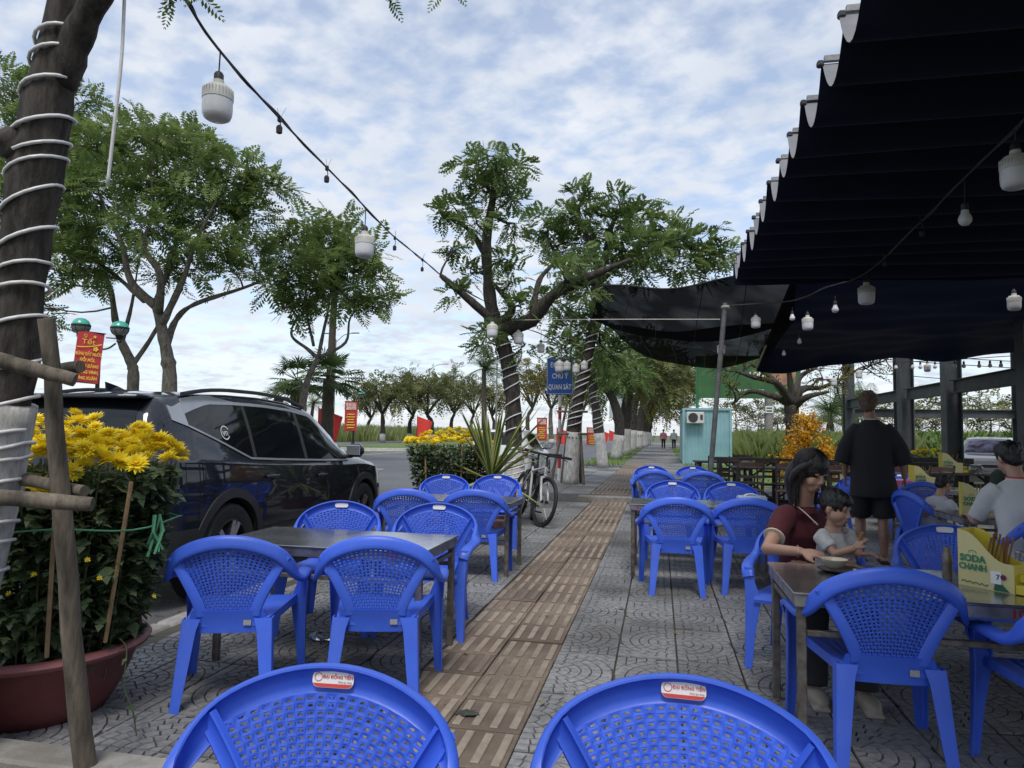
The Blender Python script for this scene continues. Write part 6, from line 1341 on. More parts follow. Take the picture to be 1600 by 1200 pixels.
chair(.80, 4.28, 165, 'blue armchair the woman sits on beside table 10', False)
# ---- toddler
to = thing('person', 'toddler in pale printed T-shirt sitting on the lap of the woman', 'person', (.98, 3.95, .44)); O = Vector(to.location); q = lambda px, py, D: P(px, py, D) - O; DT = 3.86
hc = q(1306, 793, DT); ff = Vector((.72, -.60, -.32)); uu = Vector((.1, -.1, 1)); neck = q(1300, 823, DT + .03); shR = q(1283, 838, DT - .03); shL = q(1322, 834, DT + .07); hip = q(1300, 892, DT + .08); ch = q(1302, 855, DT + .03); rt = (shL - shR).normalized()
elR = q(1305, 866, DT - .12); wrR = q(1336, 856, DT - .16); elL = q(1338, 862, DT); wrL = q(1345, 866, DT - .1)
b = MB(); A, r_, f_, u_ = head(b, hc, ff, uu, .82); ell(b, A(.03, .03, -.04), .035, .035, .035); ell(b, A(-.03, .03, -.04), .035, .035, .035); b.tube([hc + Vector((0, .01, -.05)), neck], [.036, .036], 10); torso(b, [(hip, rt, .085, .07), (ch, rt, .08, .062), (neck, rt, .04, .04)], None)
b.tube([shR, elR, wrR], [.032, .027, .02], 10); b.tube([shL, elL, wrL], [.032, .027, .02], 10); hand(b, wrR, Vector((.5, -.2, .75)), (-.7, -.4, .3), .60, .6, 1); hand(b, wrL, Vector((.8, -.3, .1)), (0, 0, 1), .60, .4, -1)
for sx in (-1, 1): b.tube([hip + rt * .05 * sx, hip + rt * .07 * sx + Vector((.06, -.16, -.02)), hip + rt * .07 * sx + Vector((.07, -.19, -.16))], [.045, .038, .028], 10)
fuse('body', b, .0055, M_skin, to, 3); face(to, A, r_, f_, u_, .82)
b = MB(); torso(b, [(hip + Vector((0, 0, -.01)), rt, .105, .088), (ch, rt, .10, .08), (neck + Vector((0, 0, -.03)), rt, .062, .05)], None); b.tube([shR + rt * .02, shR, shR.lerp(elR, .7)], [.046, .046, .042], 12); b.tube([shL - rt * .02, shL, shL.lerp(elL, .7)], [.046, .046, .042], 12); fuse('t_shirt', b, .0075, M_tod, to, 3)
b = MB(); ell(b, A(0, -.020, .034), .082 * .84, .098 * .84, .090 * .84, r_, f_, u_); ell(b, A(0, .015, .066), .066 * .84, .075 * .84, .045 * .84, r_, f_, u_); fuse('hair', b, .006, M_hair, to, 2); tuft(to, .006, 60)
MB().tube([wrR + Vector((.02, -.01, .04)), wrR + Vector((.03, -.03, .085))], .009, 8).build('snack', mat('bread_crust', (.30, .16, .06), .7), to)
# ---- standing man, seen from behind
ma = thing('person', 'man in oversized black T-shirt and shorts standing with his back to us', 'person', (2.12, 7.85, 0), R(-8)); ma.scale = (.91, .95, 1.0)
b = MB(); A, r_, f_, u_ = head(b, (-.02, .05, 1.60), (.25, 1, -.25), (0, .15, 1), 1.02); b.tube([(-.02, .01, 1.55), (-.01, -.01, 1.42)], [.055, .062], 12); torso(b, [((0, 0, .88), (1, 0, 0), .16, .11), ((0, 0, 1.1), (1, 0, 0), .15, .10), ((0, 0, 1.28), (1, 0, 0), .17, .10), ((0, 0, 1.41), (1, 0, 0), .08, .06)], None)
b.tube([(-.17, 0, 1.31), (-.27, -.01, 1.10), (-.27, .10, .87)], [.048, .042, .03], 12); b.tube([(.17, 0, 1.31), (.29, 0, 1.10), (.33, .06, .86)], [.05, .042, .03], 12); hand(b, (.33, .06, .86), (.05, .1, -1), (1, 0, 0), 1.0, .6, -1); hand(b, (-.27, .10, .87), (0, .4, -1), (-1, 0, 0), 1.0, .6, 1)
b.tube([(.10, 0, .90), (.10, .02, .50), (.10, -.03, .28), (.10, -.03, .08)], [.085, .06, .055, .036], 12); b.tube([(-.10, 0, .90), (-.11, .16, .52), (-.12, .08, .30), (-.12, .05, .10)], [.085, .06, .055, .036], 12); ell(b, (.10, .04, .045), .045, .125, .035); ell(b, (-.12, .13, .06), .045, .125, .035); fuse('body', b, .009, M_skind, ma, 3)
b = MB(); torso(b, [((.02, 0, .66), (1, .05, 0), .255, .17), ((0, 0, .9), (1, 0, 0), .225, .15), ((0, 0, 1.15), (1, 0, 0), .225, .145), ((.01, 0, 1.30), (1, 0, 0), .225, .135), ((0, 0, 1.39), (1, 0, 0), .15, .10), ((0, 0, 1.445), (1, 0, 0), .075, .07)], None); b.tube([(-.13, 0, 1.37), (-.20, 0, 1.29), (-.27, -.01, 1.16), (-.315, -.005, 1.00)], [.07, .078, .082, .088], 14); b.tube([(.13, 0, 1.37), (.20, 0, 1.29), (.28, 0, 1.16), (.33, .01, 1.00)], [.07, .078, .082, .088], 14); fuse('t_shirt', b, .012, M_blk, ma, 6)
b = MB(); torso(b, [((0, 0, .72), (1, 0, 0), .20, .14), ((0, 0, .90), (1, 0, 0), .18, .13)], None); b.tube([(.10, 0, .80), (.115, .01, .46)], [.11, .115], 14); b.tube([(-.10, 0, .80), (-.12, .10, .47)], [.11, .115], 14); fuse('shorts', b, .012, M_blk, ma, 2)
b = MB(); ell(b, A(0, -.028, .040), .098, .11, .102, r_, f_, u_); ell(b, A(0, -.055, -.03), .074, .068, .075, r_, f_, u_); ell(b, A(0, .02, .07), .098, .10, .07, r_, f_, u_); fuse('hair', b, .009, M_hairb, ma, 2); tuft(ma, .016, 38)
for sx, yy in ((.10, .04), (-.12, .13)): MB().box((sx, yy, .012), (.10, .27, .022), bev=.01).build('slipper', M_blk, ma)
MB().tube([(.085 * math.cos(a), -.015 + .075 * math.sin(a), 1.455 + .01 * math.sin(a)) for a in [2 * PI * k / 20 for k in range(20)]], .006, 5, closed=True).build('neck_cord', M_trim, ma)
# ---- seated figures at the right
def seated(label, loc, rz, shirt, hairm, s=1.0, skin=M_skin, lean=.06, collar=None, vox=.010):
    t = thing('person', label, 'person', loc, R(rz)); t.scale = (s, s, s); b = MB(); A, r_, f_, u_ = head(b, (0, lean + .07, 1.12), (0, 1, -.4), (0, .2, 1), 1.0); b.tube([(0, lean + .03, 1.06), (0, lean - .01, .95)], [.05, .058], 12)
    torso(b, [((0, -.02, .45), (1, 0, 0), .16, .12), ((0, -.02, .7), (1, 0, 0), .15, .11), ((0, lean - .02, .9), (1, 0, 0), .17, .10)], None)
    for sx in (-1, 1):
        b.tube([(sx * .19, lean - .01, .90), (sx * .25, lean + .10, .66), (sx * .16, .36, .68)], [.048, .04, .028], 12); hand(b, (sx * .16, .36, .68), (-sx * .3, 1, 0), (0, 0, 1), .95, .5, -sx); b.tube([(sx * .09, 0, .46), (sx * .12, .40, .45), (sx * .12, .40, .10)], [.08, .058, .04], 12); ell(b, (sx * .12, .45, .05), .04, .11, .04)
    fuse('body', b, vox, skin, t, 3); b = MB(); torso(b, [((0, -.02, .42), (1, 0, 0), .20, .15), ((0, -.03, .62), (1, 0, 0), .195, .14), ((0, lean - .03, .82), (1, 0, 0), .20, .13), ((0, lean - .02, .93), (1, 0, 0), .15, .09), ((0, lean - .01, .97), (1, 0, 0), .075, .07)], None)
    for sx in (-1, 1): b.tube([(sx * .15, lean - .01, .90), (sx * .2, lean, .86), (sx * .25, lean + .08, .68)], [.066, .066, .060], 14)
    fuse('shirt', b, .011, shirt, t, 3); b = MB(); torso(b, [((0, -.02, .40), (1, 0, 0), .17, .14), ((0, -.02, .47), (1, 0, 0), .17, .13)], None)
    for sx in (-1, 1): b.tube([(sx * .09, 0, .46), (sx * .12, .40, .45), (sx * .12, .40, .16)], [.095, .075, .06], 12)
    fuse('trousers', b, .012, M_trous, t, 2); b = MB(); ell(b, A(0, -.026, .036), .086, .100, .094, r_, f_, u_); ell(b, A(0, .01, .07), .078, .085, .055, r_, f_, u_); ell(b, A(0, -.06, -.02), .065, .055, .06, r_, f_, u_); fuse('hair', b, .008, hairm, t, 2); tuft(t, .009, 48)
    for i, cc in enumerate(collar or []): MB().tube([(.066 * math.cos(a), lean - .008 + .062 * math.sin(a), .962 + i * .011) for a in [2 * PI * k / 20 for k in range(20)]], .008, 6, closed=True).build('collar_stripe', cc, t)
    return t
q1 = P(1606, 800, 5.05); seated('person in white shirt with red striped collar, seated at the right edge', (q1.x, q1.y + .05, 0), 12, M_shirtw, M_hair, collar=[M_red, M_shirtw, M_red], lean=.07)
chair(q1.x + .02, q1.y - .02, 12, 'blue armchair behind the person in white shirt at right edge', False)
q2 = P(1468, 780, 6.75); seated('child with dark hair leaning towards the second yellow caddy', (q2.x - .06, q2.y, .0), -72, M_shirtw, M_hair, .74, lean=.10)
chair(q2.x - .08, q2.y, -75, 'blue armchair turned sideways under the child behind the second yellow caddy', False)
q3 = P(1585, 740, 8.2); seated('seated person in dark green shirt behind the white shirted one', (q3.x, q3.y, 0), 170, M_dgreen, M_hair, .98, lean=.1)
# ---- two far walkers
def walker(label, loc, shirt, stride):
    t = thing('person', label, 'person', loc, R(4), 'people walking far down the pavement'); b = MB(); A, r_, f_, u_ = head(b, (0, .02, 1.53), (0, 1, 0), (0, 0, 1), 1.0); b.tube([(0, 0, 1.48), (0, 0, 1.38)], [.05, .06], 8); torso(b, [((0, 0, .85), (1, 0, 0), .15, .1), ((0, 0, 1.35), (1, 0, 0), .17, .1)], None)
    for sx in (-1, 1): b.tube([(sx * .19, 0, 1.33), (sx * .25, -sx * stride * .4, 1.08), (sx * .24, sx * stride * -.3 + .08, .85)], [.05, .04, .03], 8); ell(b, (sx * .24, sx * stride * -.3 + .10, .79), .035, .04, .07); b.tube([(sx * .09, 0, .87), (sx * .10, sx * stride, .48), (sx * .10, sx * stride * .8 - .08, .08)], [.08, .055, .04], 8); ell(b, (sx * .10, sx * stride * .8, .04), .045, .12, .04)
    fuse('body', b, .018, M_skind, t, 2); b = MB(); torso(b, [((0, 0, .82), (1, 0, 0), .19, .14), ((0, 0, 1.32), (1, 0, 0), .20, .13), ((0, 0, 1.40), (1, 0, 0), .08, .08)], None)
    for sx in (-1, 1): b.tube([(sx * .17, 0, 1.33), (sx * .25, -sx * stride * .3, 1.10)], [.08, .07], 10)
    fuse('shirt', b, .02, shirt, t, 2); b = MB(); torso(b, [((0, 0, .76), (1, 0, 0), .17, .12), ((0, 0, .9), (1, 0, 0), .16, .12)], None)
    for sx in (-1, 1): b.tube([(sx * .09, 0, .84), (sx * .10, sx * stride, .48), (sx * .10, sx * stride * .8 - .08, .1)], [.1, .075, .06], 10)
    fuse('trousers', b, .02, M_trous, t, 2); b = MB(); ell(b, A(0, -.03, .04), .09, .1, .095); fuse('hair', b, .02, M_hair, t, 1)
walker('distant person in pink top walking away down the pavement', (.35, 62, SZ), M_pink, .10); walker('distant person in white top walking away down the pavement', (1.20, 61, SZ), M_shirtw, .13)
# ================================================================== LIGHTS, SIGNS, BICYCLES, TABLEWARE
M_bulbw = mat('bulb_diffuser', (.62, .62, .63), .35, var=.03, spec=.4, sub=.1); M_bulbc = mat('bulb_collar', (.50, .49, .45), .5, var=.05); M_sock = mat('black_socket', (.015, .015, .016), .55); M_wire = mat('black_cable', (.022, .022, .022), .6, var=.2)
def bulb_meshes():
    m_ = {}
    m_['diffuser'] = MB().lathe([(.0620, .058), (.0625, .030), (.060, .008), (.054, -.004), (.042, -.010), (.0, -.013)], 28, cap0=False, cap1=False).mesh('diffuser', M_bulbw, True, 50)
    b = MB(); b.lathe([(.0615, .058), (.064, .060), (.064, .066), (.058, .095), (.046, .108), (.024, .113), (.022, .130), (.0, .131)], 28, cap0=False, cap1=False)
    for k in range(28): a = 2 * PI * k / 28; b.box((math.cos(a) * .0615, math.sin(a) * .0615, .081), (.006, .003, .028), rot=(0, 0, a))
    m_['collar'] = b.mesh('collar', M_bulbc, True, 40)
    m_['socket'] = MB().lathe([(.016, .120), (.0205, .124), (.0205, .150), (.015, .158), (.006, .163)], 14).mesh('socket', M_sock, True, 40)
    m_['globe'] = MB().lathe([(.0, -.030), (.016, -.027), (.027, -.014), (.030, 0), (.027, .014), (.018, .030), (.015, .05)], 20, cap0=False).mesh('globe', M_bulbw, True, 60)
    m_['cap'] = MB().lathe([(.0165, .045), (.0165, .075), (.010, .082)], 14).mesh('cap', M_sock, True, 40); return m_
BM = bulb_meshes()
def big_bulb(p, cord, label, s=1.0):
    """p = bottom centre of bulb"""
    t = thing('led_bulb', label, 'light bulb', p, 0, 'large LED bulbs hanging on cables'); t.scale = (s, s, s * 1.25)
    for n in ('diffuser', 'collar', 'socket'): obj(n, BM[n], t)
    MB().tube([(0, 0, .16), (.002, 0, .16 + cord / (s * 1.25))], .0035, 5).build('cord', M_wire, t); return t
def small_bulb(p, cord, label, s=1.0):
    t = thing('globe_bulb', label, 'light bulb', p, 0, 'small globe bulbs hanging on cables'); t.scale = (s, s, s); obj('globe', BM['globe'], t); obj('cap', BM['cap'], t); MB().tube([(0, 0, .08), (.002, 0, .08 + cord / s)], .003, 5).build('cord', M_wire, t); return t
def cable(pts, label, r=.008, empties=(), n=8, twin=True, ties=True, seed=1):
    t = thing('light_cable', label, 'cable', pts[0]); O = Vector(pts[0]); pp = [p - O for p in smooth_path(pts, n)]; MB().tube(pp, r, 6).build('wire', M_wire, t, smooth=True, angle=180); rs = random.Random(seed)
    if twin: MB().tube([p + Vector((.006 * math.sin(i * .9), .006 * math.cos(i * .7), r * 1.6 * math.sin(i * .5))) for i, p in enumerate(pp)], r * .7, 5).build('second_wire', M_wire, t)
    for (p, drop) in empties:
        p = Vector(p) - O; s = MB(); s.lathe([(.011, .0), (.017, .004), (.018, .036), (.012, .046), (.006, .05)], 12); so = s.build('empty_socket', M_sock, t, loc=p - Vector((0, 0, drop))); MB().tube([(0, 0, .048), (.008, 0, drop * .55), (0, 0, drop)], .0032, 5).build('drop_wire', M_wire, so)
        MB().box(p, (.022, .022, .035), bev=.004).build('clip', M_sock, t)
        if ties:
            for k in range(2): a = rs.uniform(-.6, .6); MB().tube([p, p + Vector((math.sin(a) * .07, .02, .075))], .0012, 4).build('cable_tie', M_wire, t)
    return t
W = [(285, -8, 3.0), (340, 75, 3.3), (437, 185, 4.05), (511, 262, 4.9), (569, 322, 5.8), (617, 371, 6.8), (660, 405, 7.9), (700, 438, 9.2), (765, 475, 11.2)]
wp_ = [P(*w_) for w_ in W]
cable(wp_, 'black cable of hanging lights crossing the sky from upper left', .0065, [(P(437, 186, 4.05), .085), (P(511, 263, 4.9), .10), (P(617, 372, 6.8), .12), (P(660, 406, 7.9), .13)])
def hang(px, py_wire, py_bot, D, label, s=1.0, kind='big'):
    pb = P(px, py_bot, D); c = (P(px, py_wire, D) - pb).length - (.20 if kind == 'big' else .08) * s; return (big_bulb if kind == 'big' else small_bulb)(pb, max(.02, c), label, s)
hang(339, 78, 183, 3.3, 'largest white LED bulb hanging at upper left against the sky', 1.08); hang(569, 324, 399, 5.8, 'white LED bulb hanging over the slender tree against the sky', 1.22)
for (x, yb, D, lab, s) in [(769, 525, 11.0, 'white LED bulb hanging left of the wrapped trunk', 1.35), (810, 536, 12.0, 'white LED bulb hanging right of the wrapped trunk', 1.35), (845, 550, 13.0, 'small white bulb left above the blue sign', 1.1), (874, 580, 14.0, 'white bulb hanging before the top of the blue sign', 1.4), (886, 578, 14.6, 'white bulb just right of the middle of the blue sign', 1.2), (900, 582, 15.0, 'white bulb at the right edge of the blue sign', 1.2), (913, 577, 15.2, 'white bulb right of the blue sign', 1.2)]: hang(x, yb - 35, yb, D, lab, s)
cable([P(765, 475, 11.2), P(800, 505, 11.6), P(845, 522, 13), P(890, 545, 14.6), P(935, 570, 17)], 'cable of small lights sagging in front of the blue sign', .006, seed=2)
# cable under the awning on the right
W2 = [(1640, 140, 3.3), (1592, 195, 3.7), (1505, 280, 4.6), (1440, 345, 5.6), (1355, 425, 7.4), (1290, 450, 8.8), (1235, 470, 9.8), (1132, 478, 10.2)]
cable([P(*w_) for w_ in W2], 'cable of bulbs strung under the pleated awning', .006, [(P(1440, 346, 5.6), .12), (P(1382, 400, 6.8), .10)], seed=4)
hang(1588, 200, 290, 3.7, 'white LED bulb at the right edge under the awning', 1.15); hang(1508, 282, 343, 4.6, 'small globe bulb under the awning beside the largest right hand bulb', 1.35, 's'); hang(1354, 428, 473, 7.4, 'white LED bulb below the middle of the awning edge', 1.3)
for (x, yw, yb, D, lab, s, k) in [(1181, 485, 511, 10.2, 'white LED bulb right of the leaning pole', 1.05, 'big'), (1305, 462, 484, 8.6, 'globe bulb left of the mid awning LED bulb', 1.3, 's'), (1262, 485, 514, 9.6, 'white LED bulb under the blue tarpaulin edge', 1.15, 'big'), (1238, 480, 497, 9.7, 'globe bulb near the torn edge of the tarpaulin', 1.2, 's'), (1585, 450, 483, 8.0, 'dim LED bulb under the tarpaulin at far right', 1.1, 'big'), (1127, 535, 552, 11.2, 'LED bulb against the lower net right of the pole', 1.0, 'big'), (1249, 520, 534, 11.5, 'small bulb under the tarpaulin fold', 1.2, 's'), (1225, 545, 553, 11.8, 'lowest small bulb at the tarpaulin hem', 1.1, 's')]: hang(x, yw, yb, D, lab, s, k)
# row of small bulbs along the steel frame
cable([P(1345, 566, 14.5), P(1450, 564, 13.6), P(1600, 555, 12.6)], 'cable of small bulbs along the tarpaulin hem before the steel frame', .007, seed=6, twin=False)
for i, x in enumerate((1376, 1400, 1426, 1438, 1461, 1492, 1506, 1530, 1547, 1564, 1597)): hang(x, 564, 575 - (x - 1376) * .02, 14.2 - (x - 1376) * .007, ['first', 'second', 'third', 'fourth', 'fifth', 'sixth', 'seventh', 'eighth', 'ninth', 'tenth', 'last'][i] + ' small bulb from the left along the tarpaulin hem', 1.15, 's')
hang(1449, 562, 580, 13.6, 'squat LED bulb among the small bulbs on the tarpaulin hem', .95); hang(1342, 565, 590, 14.6, 'dark lantern bulb hanging left of the row at the bare tree', 1.0); hang(1303, 575, 602, 15, 'dark lantern bulb among the twigs of the bare tree', 1.0)
# ------------------------------------------------------------- street sign
M_signb = mat('sign_blue', (.008, .085, .36), .4, var=.04); M_signw = mat('sign_white', (.72, .72, .72), .5); M_polered = mat('pole_red', (.42, .03, .03), .5, var=.15, scale=10); M_polew = mat('pole_white', (.62, .62, .60), .5, var=.15, scale=10)
ss = thing('road_sign', 'blue road sign with white capitals on a red and white striped pole', 'sign', (-2.40, 17.4, SZ), R(-1))
MB().box((0, -.05, 2.56), (.66, .02, .90), bev=.004).build('panel', M_signb, ss); 
for a, c in (((-.315, 2.56), (.008, .86)), ((.315, 2.56), (.008, .86))): MB().box((a[0], -.062, a[1]), (c[0], .003, c[1])).build('border', M_signw, ss)
for z in (2.13, 2.99): MB().box((0, -.062, z), (.638, .003, .008)).build('border', M_signw, ss)
for i, tx in enumerate(('ĐI CHẬM', 'CHÚ Ý', 'QUAN SÁT')): lettering('lettering', tx, .175, M_signw, ss, (0, -.064, 2.83 - i * .27), (R(90), 0, 0), bold=.004, xs=.66 if i != 1 else .75)
for k in range(8): MB().tube([(0, 0, k * .30), (0, 0, (k + 1) * .30)], .042, 14).build('pole_band', M_polered if k % 2 else M_polew, ss, smooth=True)
# timber tripod of the tree by the sign
tq = GZ(891, 757, SZ)
for i, (dx, dy, tx) in enumerate(((-.42, -.15, 'left'), (.32, -.12, 'right'), (.20, .35, 'rear'), (-.25, .35, 'far left'))):
    t = tag(MB().tube([Vector((tq.x + dx, tq.y + dy, SZ)), Vector((tq.x + dx * .35 + .06, tq.y + dy * .35, 1.95))], [.035, .028], 8).build('tree_stake', M_prop), tx + ' timber stake propping the tree beside the blue sign', 'pole')
for i, z in enumerate((1.25, 1.75)): tag(MB().tube([Vector((tq.x - .30, tq.y - .19, z)), Vector((tq.x + .40, tq.y - .16, z))], .026, 8).build('stake_bar', M_prop), ('lower', 'upper')[i] + ' cross bar on the tree stakes beside the blue sign', 'pole')
# ------------------------------------------------------------- twin-globe lamp posts with red banners
M_banr = mat('banner_red', (.42, .025, .03), .6, var=.06); M_bany = mat('banner_yellow', (.75, .48, .04), .6); M_iron = mat('cast_iron', (.02, .026, .025), .45, metal=.4); M_globe = mat('lamp_glass', (.55, .58, .57), .1, trans=.75, spec=.6); M_globeg = mat('green_lamp_dome', (.05, .36, .26), .25, coat=.5)
def lamp_post(label, loc, rz, hz, banner, s=1.0, words=True):
    t = thing('lamp_post', label, 'street lamp', loc, R(rz), 'twin globe lamp posts'); t.scale = (s, s, s)
    MB().lathe([(.22, 0), (.22, .1), (.14, .2), (.12, .6), (.085, .75), (.07, 1.0), (.06, hz - .3), (.05, hz), (.07, hz + .03), (.0, hz + .12)], 16, cap1=False).build('post', M_iron, t, smooth=True, angle=50)
    for sx in (-1, 1):
        MB().tube(smooth_path([(0, 0, hz - .42), (sx * .25, 0, hz - .36), (sx * .46, 0, hz - .18)], 4), .03, 8).build('arm', M_iron, t); MB().box((sx * .42, 0, hz - .02), (.5, .035, .035)).build('bracket', M_iron, t); MB().lathe([(.05, -.16), (.09, -.12), (.05, -.04), (.11, .02), (.13, .06)], 14, (sx * .55, 0, hz)).build('lamp_base', M_iron, t, smooth=True)
        c = (sx * .55, 0, hz + .30); b = MB(); b.lathe([(.13, -.22), (.22, -.15), (.265, -.05), (.27, .03)], 24, c, False, False); g = b.build('globe', M_globe, t, smooth=True, angle=180); MB().lathe([(.275, .03), (.262, .10), (.21, .19), (.12, .25), (.0, .27)], 24, c, False, False).build('dome', M_globeg, t, smooth=True, angle=180); MB().lathe([(.285, .0), (.29, .03), (.285, .06)], 24, c, False, False).build('band', M_iron, t)
        for k in range(6): a = 2 * PI * k / 6; MB().tube([(c[0] + math.cos(a) * r_, math.sin(a) * r_, c[2] + z) for r_, z in ((.13, -.225), (.225, -.15), (.27, -.05), (.275, .03))], .010, 4).build('cage_bar', M_iron, t)
        MB().lathe([(.05, -.2), (.06, 0), (.02, .02)], 10, c).build('lamp_core', M_bulbw, t)
    if banner: pass
    return t
def banner(label, loc, rz, w_, h_, words=True, tilt=0.0):
    t = thing('red_banner', label, 'banner', loc, R(rz)); t.rotation_euler.y = tilt; b = MB(); b.grid(lambda u, v: Vector(((u - .5) * w_, .02 * math.sin(u * 5 + v * 3), (v - 1) * h_)), 8, 14); b.grid(lambda u, v: Vector(((.5 - u) * w_, .006 + .02 * math.sin((1 - u) * 5 + v * 3), (v - 1) * h_)), 8, 14); b.build('cloth', M_banr, t, smooth=True, angle=180)
    for z in (0, -h_): MB().tube([(-w_ * .55, 0, z), (w_ * .55, 0, z)], .018, 6).build('rod', M_iron, t)
    yf = -.045
    if words:
        for i, tx in enumerate(('MỪNG ĐẤT NƯỚC', 'ĐỔI MỚI,', 'MỪNG ĐẢNG', 'QUANG VINH,', 'MỪNG XUÂN')): lettering('lettering', tx, w_ * .19, M_bany, t, (0, yf, -h_ * (.44 + i * .118)), (R(90), 0, 0), bold=.004, xs=.62 if i == 0 else .75)
        st_ = [(math.cos(PI / 2 + k * PI / 5) * (w_ * .085 if k % 2 == 0 else w_ * .035), math.sin(PI / 2 + k * PI / 5) * (w_ * .085 if k % 2 == 0 else w_ * .035)) for k in range(10)]
        MB().prism(st_, .004, (Vector((w_ * .16, yf, -h_ * .09)), Vector((1, 0, 0)), Vector((0, 0, 1)), Vector((0, -1, 0)))).build('star', M_bany, t)
        b = MB(); b.tube([(-w_ * .2 + math.cos(a) * w_ * .07, yf, -h_ * .09 + math.sin(a) * w_ * .07) for a in [R(-120 + 25 * k) for k in range(11)]], w_ * .012, 5); b.tube([(-w_ * .26, yf, -h_ * .075), (-w_ * .14, yf, -h_ * .12)], w_ * .012, 5); b.build('emblem', M_bany, t)
        MB().grid(lambda u, v: Vector(((u - .5) * w_ * .92, yf + .004, -h_ * (.32 - .09 * u * u - .02 * v))), 12, 1).build('swoosh', M_bany, t); lettering('script_lettering', 'Tết', w_ * .30, M_bany, t, (-w_ * .05, yf, -h_ * .2), (R(90), 0, 0), xs=1.1)
        for k in range(5): a = 2 * PI * k / 5; ell_ = MB(); ell_.ball((w_ * .25 + math.cos(a) * w_ * .06, yf, -h_ * .33 + math.sin(a) * w_ * .06), w_ * .045, 8, 6, (1, .2, 1)); ell_.build('blossom', M_bany, t)
    else:
        for i in range(6): MB().box((0, yf, -h_ * (.44 + i * .09)), (w_ * (.6 + .1 * math.sin(i * 2)), .004, h_ * .035)).build('text_line', M_bany, t)
        MB().box((0, yf, -h_ * .17), (w_ * .8, .004, h_ * .24)).build('picture', mat('banner_print', (.55, .35, .3), .6, var=.5, scale=6), t)
    return t
lp = P(150, 640, 23); lp.z = RZ; lamp_post('twin globe lamp post with green domes over the SUV roof', lp, 38, 4.30, True, 1.0)
bq = P(143, 519, 22.6); banner('red banner with yellow lettering on the near lamp post', bq, 38, .74, 1.62, True, R(4))
lp = P(552, 670, 56); lp.z = RZ; lamp_post('farther twin globe lamp post behind the SUV mirror', lp, 20, 3.9, True, 1.0); banner('farther red banner with small print behind the SUV mirror', P(549, 627, 55.4), 20, .95, 2.3, False)
banner('distant orange red banner in front of the hatchback', P(847, 653, 70), 5, 1.0, 2.2, False); banner('distant red banner to the right of the striped pole', P(926, 668, 95), 5, 1.6, 2.4, False)
# red flags leaning from short poles
M_flag = mat('flag_red', (.62, .04, .03), .6, var=.1)
def flag(label, px, py, D, s=1.0, flip=1):
    p = P(px, py, D); t = thing('red_flag', label, 'flag', (p.x, p.y, RZ), R(12), 'small red flags along the median'); h = p.z - RZ
    MB().tube([(0, 0, 0), (0, 0, h + .1)], .02, 6).build('staff', M_iron, t); MB().grid(lambda u, v: Vector((flip * u * 1.05 * s * (1 - .25 * v), .08 * math.sin(u * 6), h - v * 1.45 * s - u * .38 * s * (1 - v))), 8, 6).build('cloth', M_flag, t, smooth=True, angle=180)
flag('red flag directly behind the SUV windscreen pillar', 498, 637, 38, 1.25); flag('red flag left of the farther chrysanthemums', 652, 650, 56, 1.15); flag('red flag between hatchback and striped pole', 870, 668, 75, 1.2)
for i, (x, D) in enumerate(((930, 90), (1000 - 62, 100), (952, 115))): flag('tiny red flag far down the median, ' + ('nearest', 'middle', 'farthest')[i], x, 672, D, 1.2)
# tall slim street lights
def mast(label, px, py, D, arm):
    p = P(px, py, D); t = thing('street_light', label, 'street lamp', (p.x, p.y, RZ), 0, 'tall slim street lights'); h = p.z - RZ; MB().tube([(0, 0, 0), (0, 0, h * .8), (0, 0, h)], [.10, .07, .05], 8).build('mast', M_galv, t)
    for s_, l_ in arm: MB().tube(smooth_path([(0, 0, h * .97), (s_ * l_ * .5, 0, h + .35), (s_ * l_, 0, h + .5)], 4), .035, 6).build('arm', M_galv, t); MB().box((s_ * (l_ + .3), 0, h + .52), (.7, .22, .09), bev=.03).build('lamp_head', M_galv, t)
mast('tall street light behind the fan palms', 525, 530, 62, [(1, 1.5), (-1, .6)]); mast('street light over the round trees left of the date palm', 671, 575, 95, [(1, 2.0)]); mast('street light mast beside the date palm', 777, 552, 70, [])
# hanging advertising panel further down the pavement
hb = P(966, 575, 44); hp = thing('advertising_sign', 'pale vertical advertising panel above the far pavement', 'banner', hb); MB().box((0, 0, -1.3), (1.05, .06, 3.6), bev=.02).build('panel', mat('pale_print', (.45, .52, .54), .6, var=.15, scale=1), hp); MB().box((0, -.035, -1.4), (.9, .012, 1.0)).build('picture', mat('green_grey_print', (.16, .22, .22), .6, var=.4, scale=3), hp); MB().tube([(.6, .05, -4.6), (.6, .05, .8)], .05, 8).build('post', M_galv, hp)
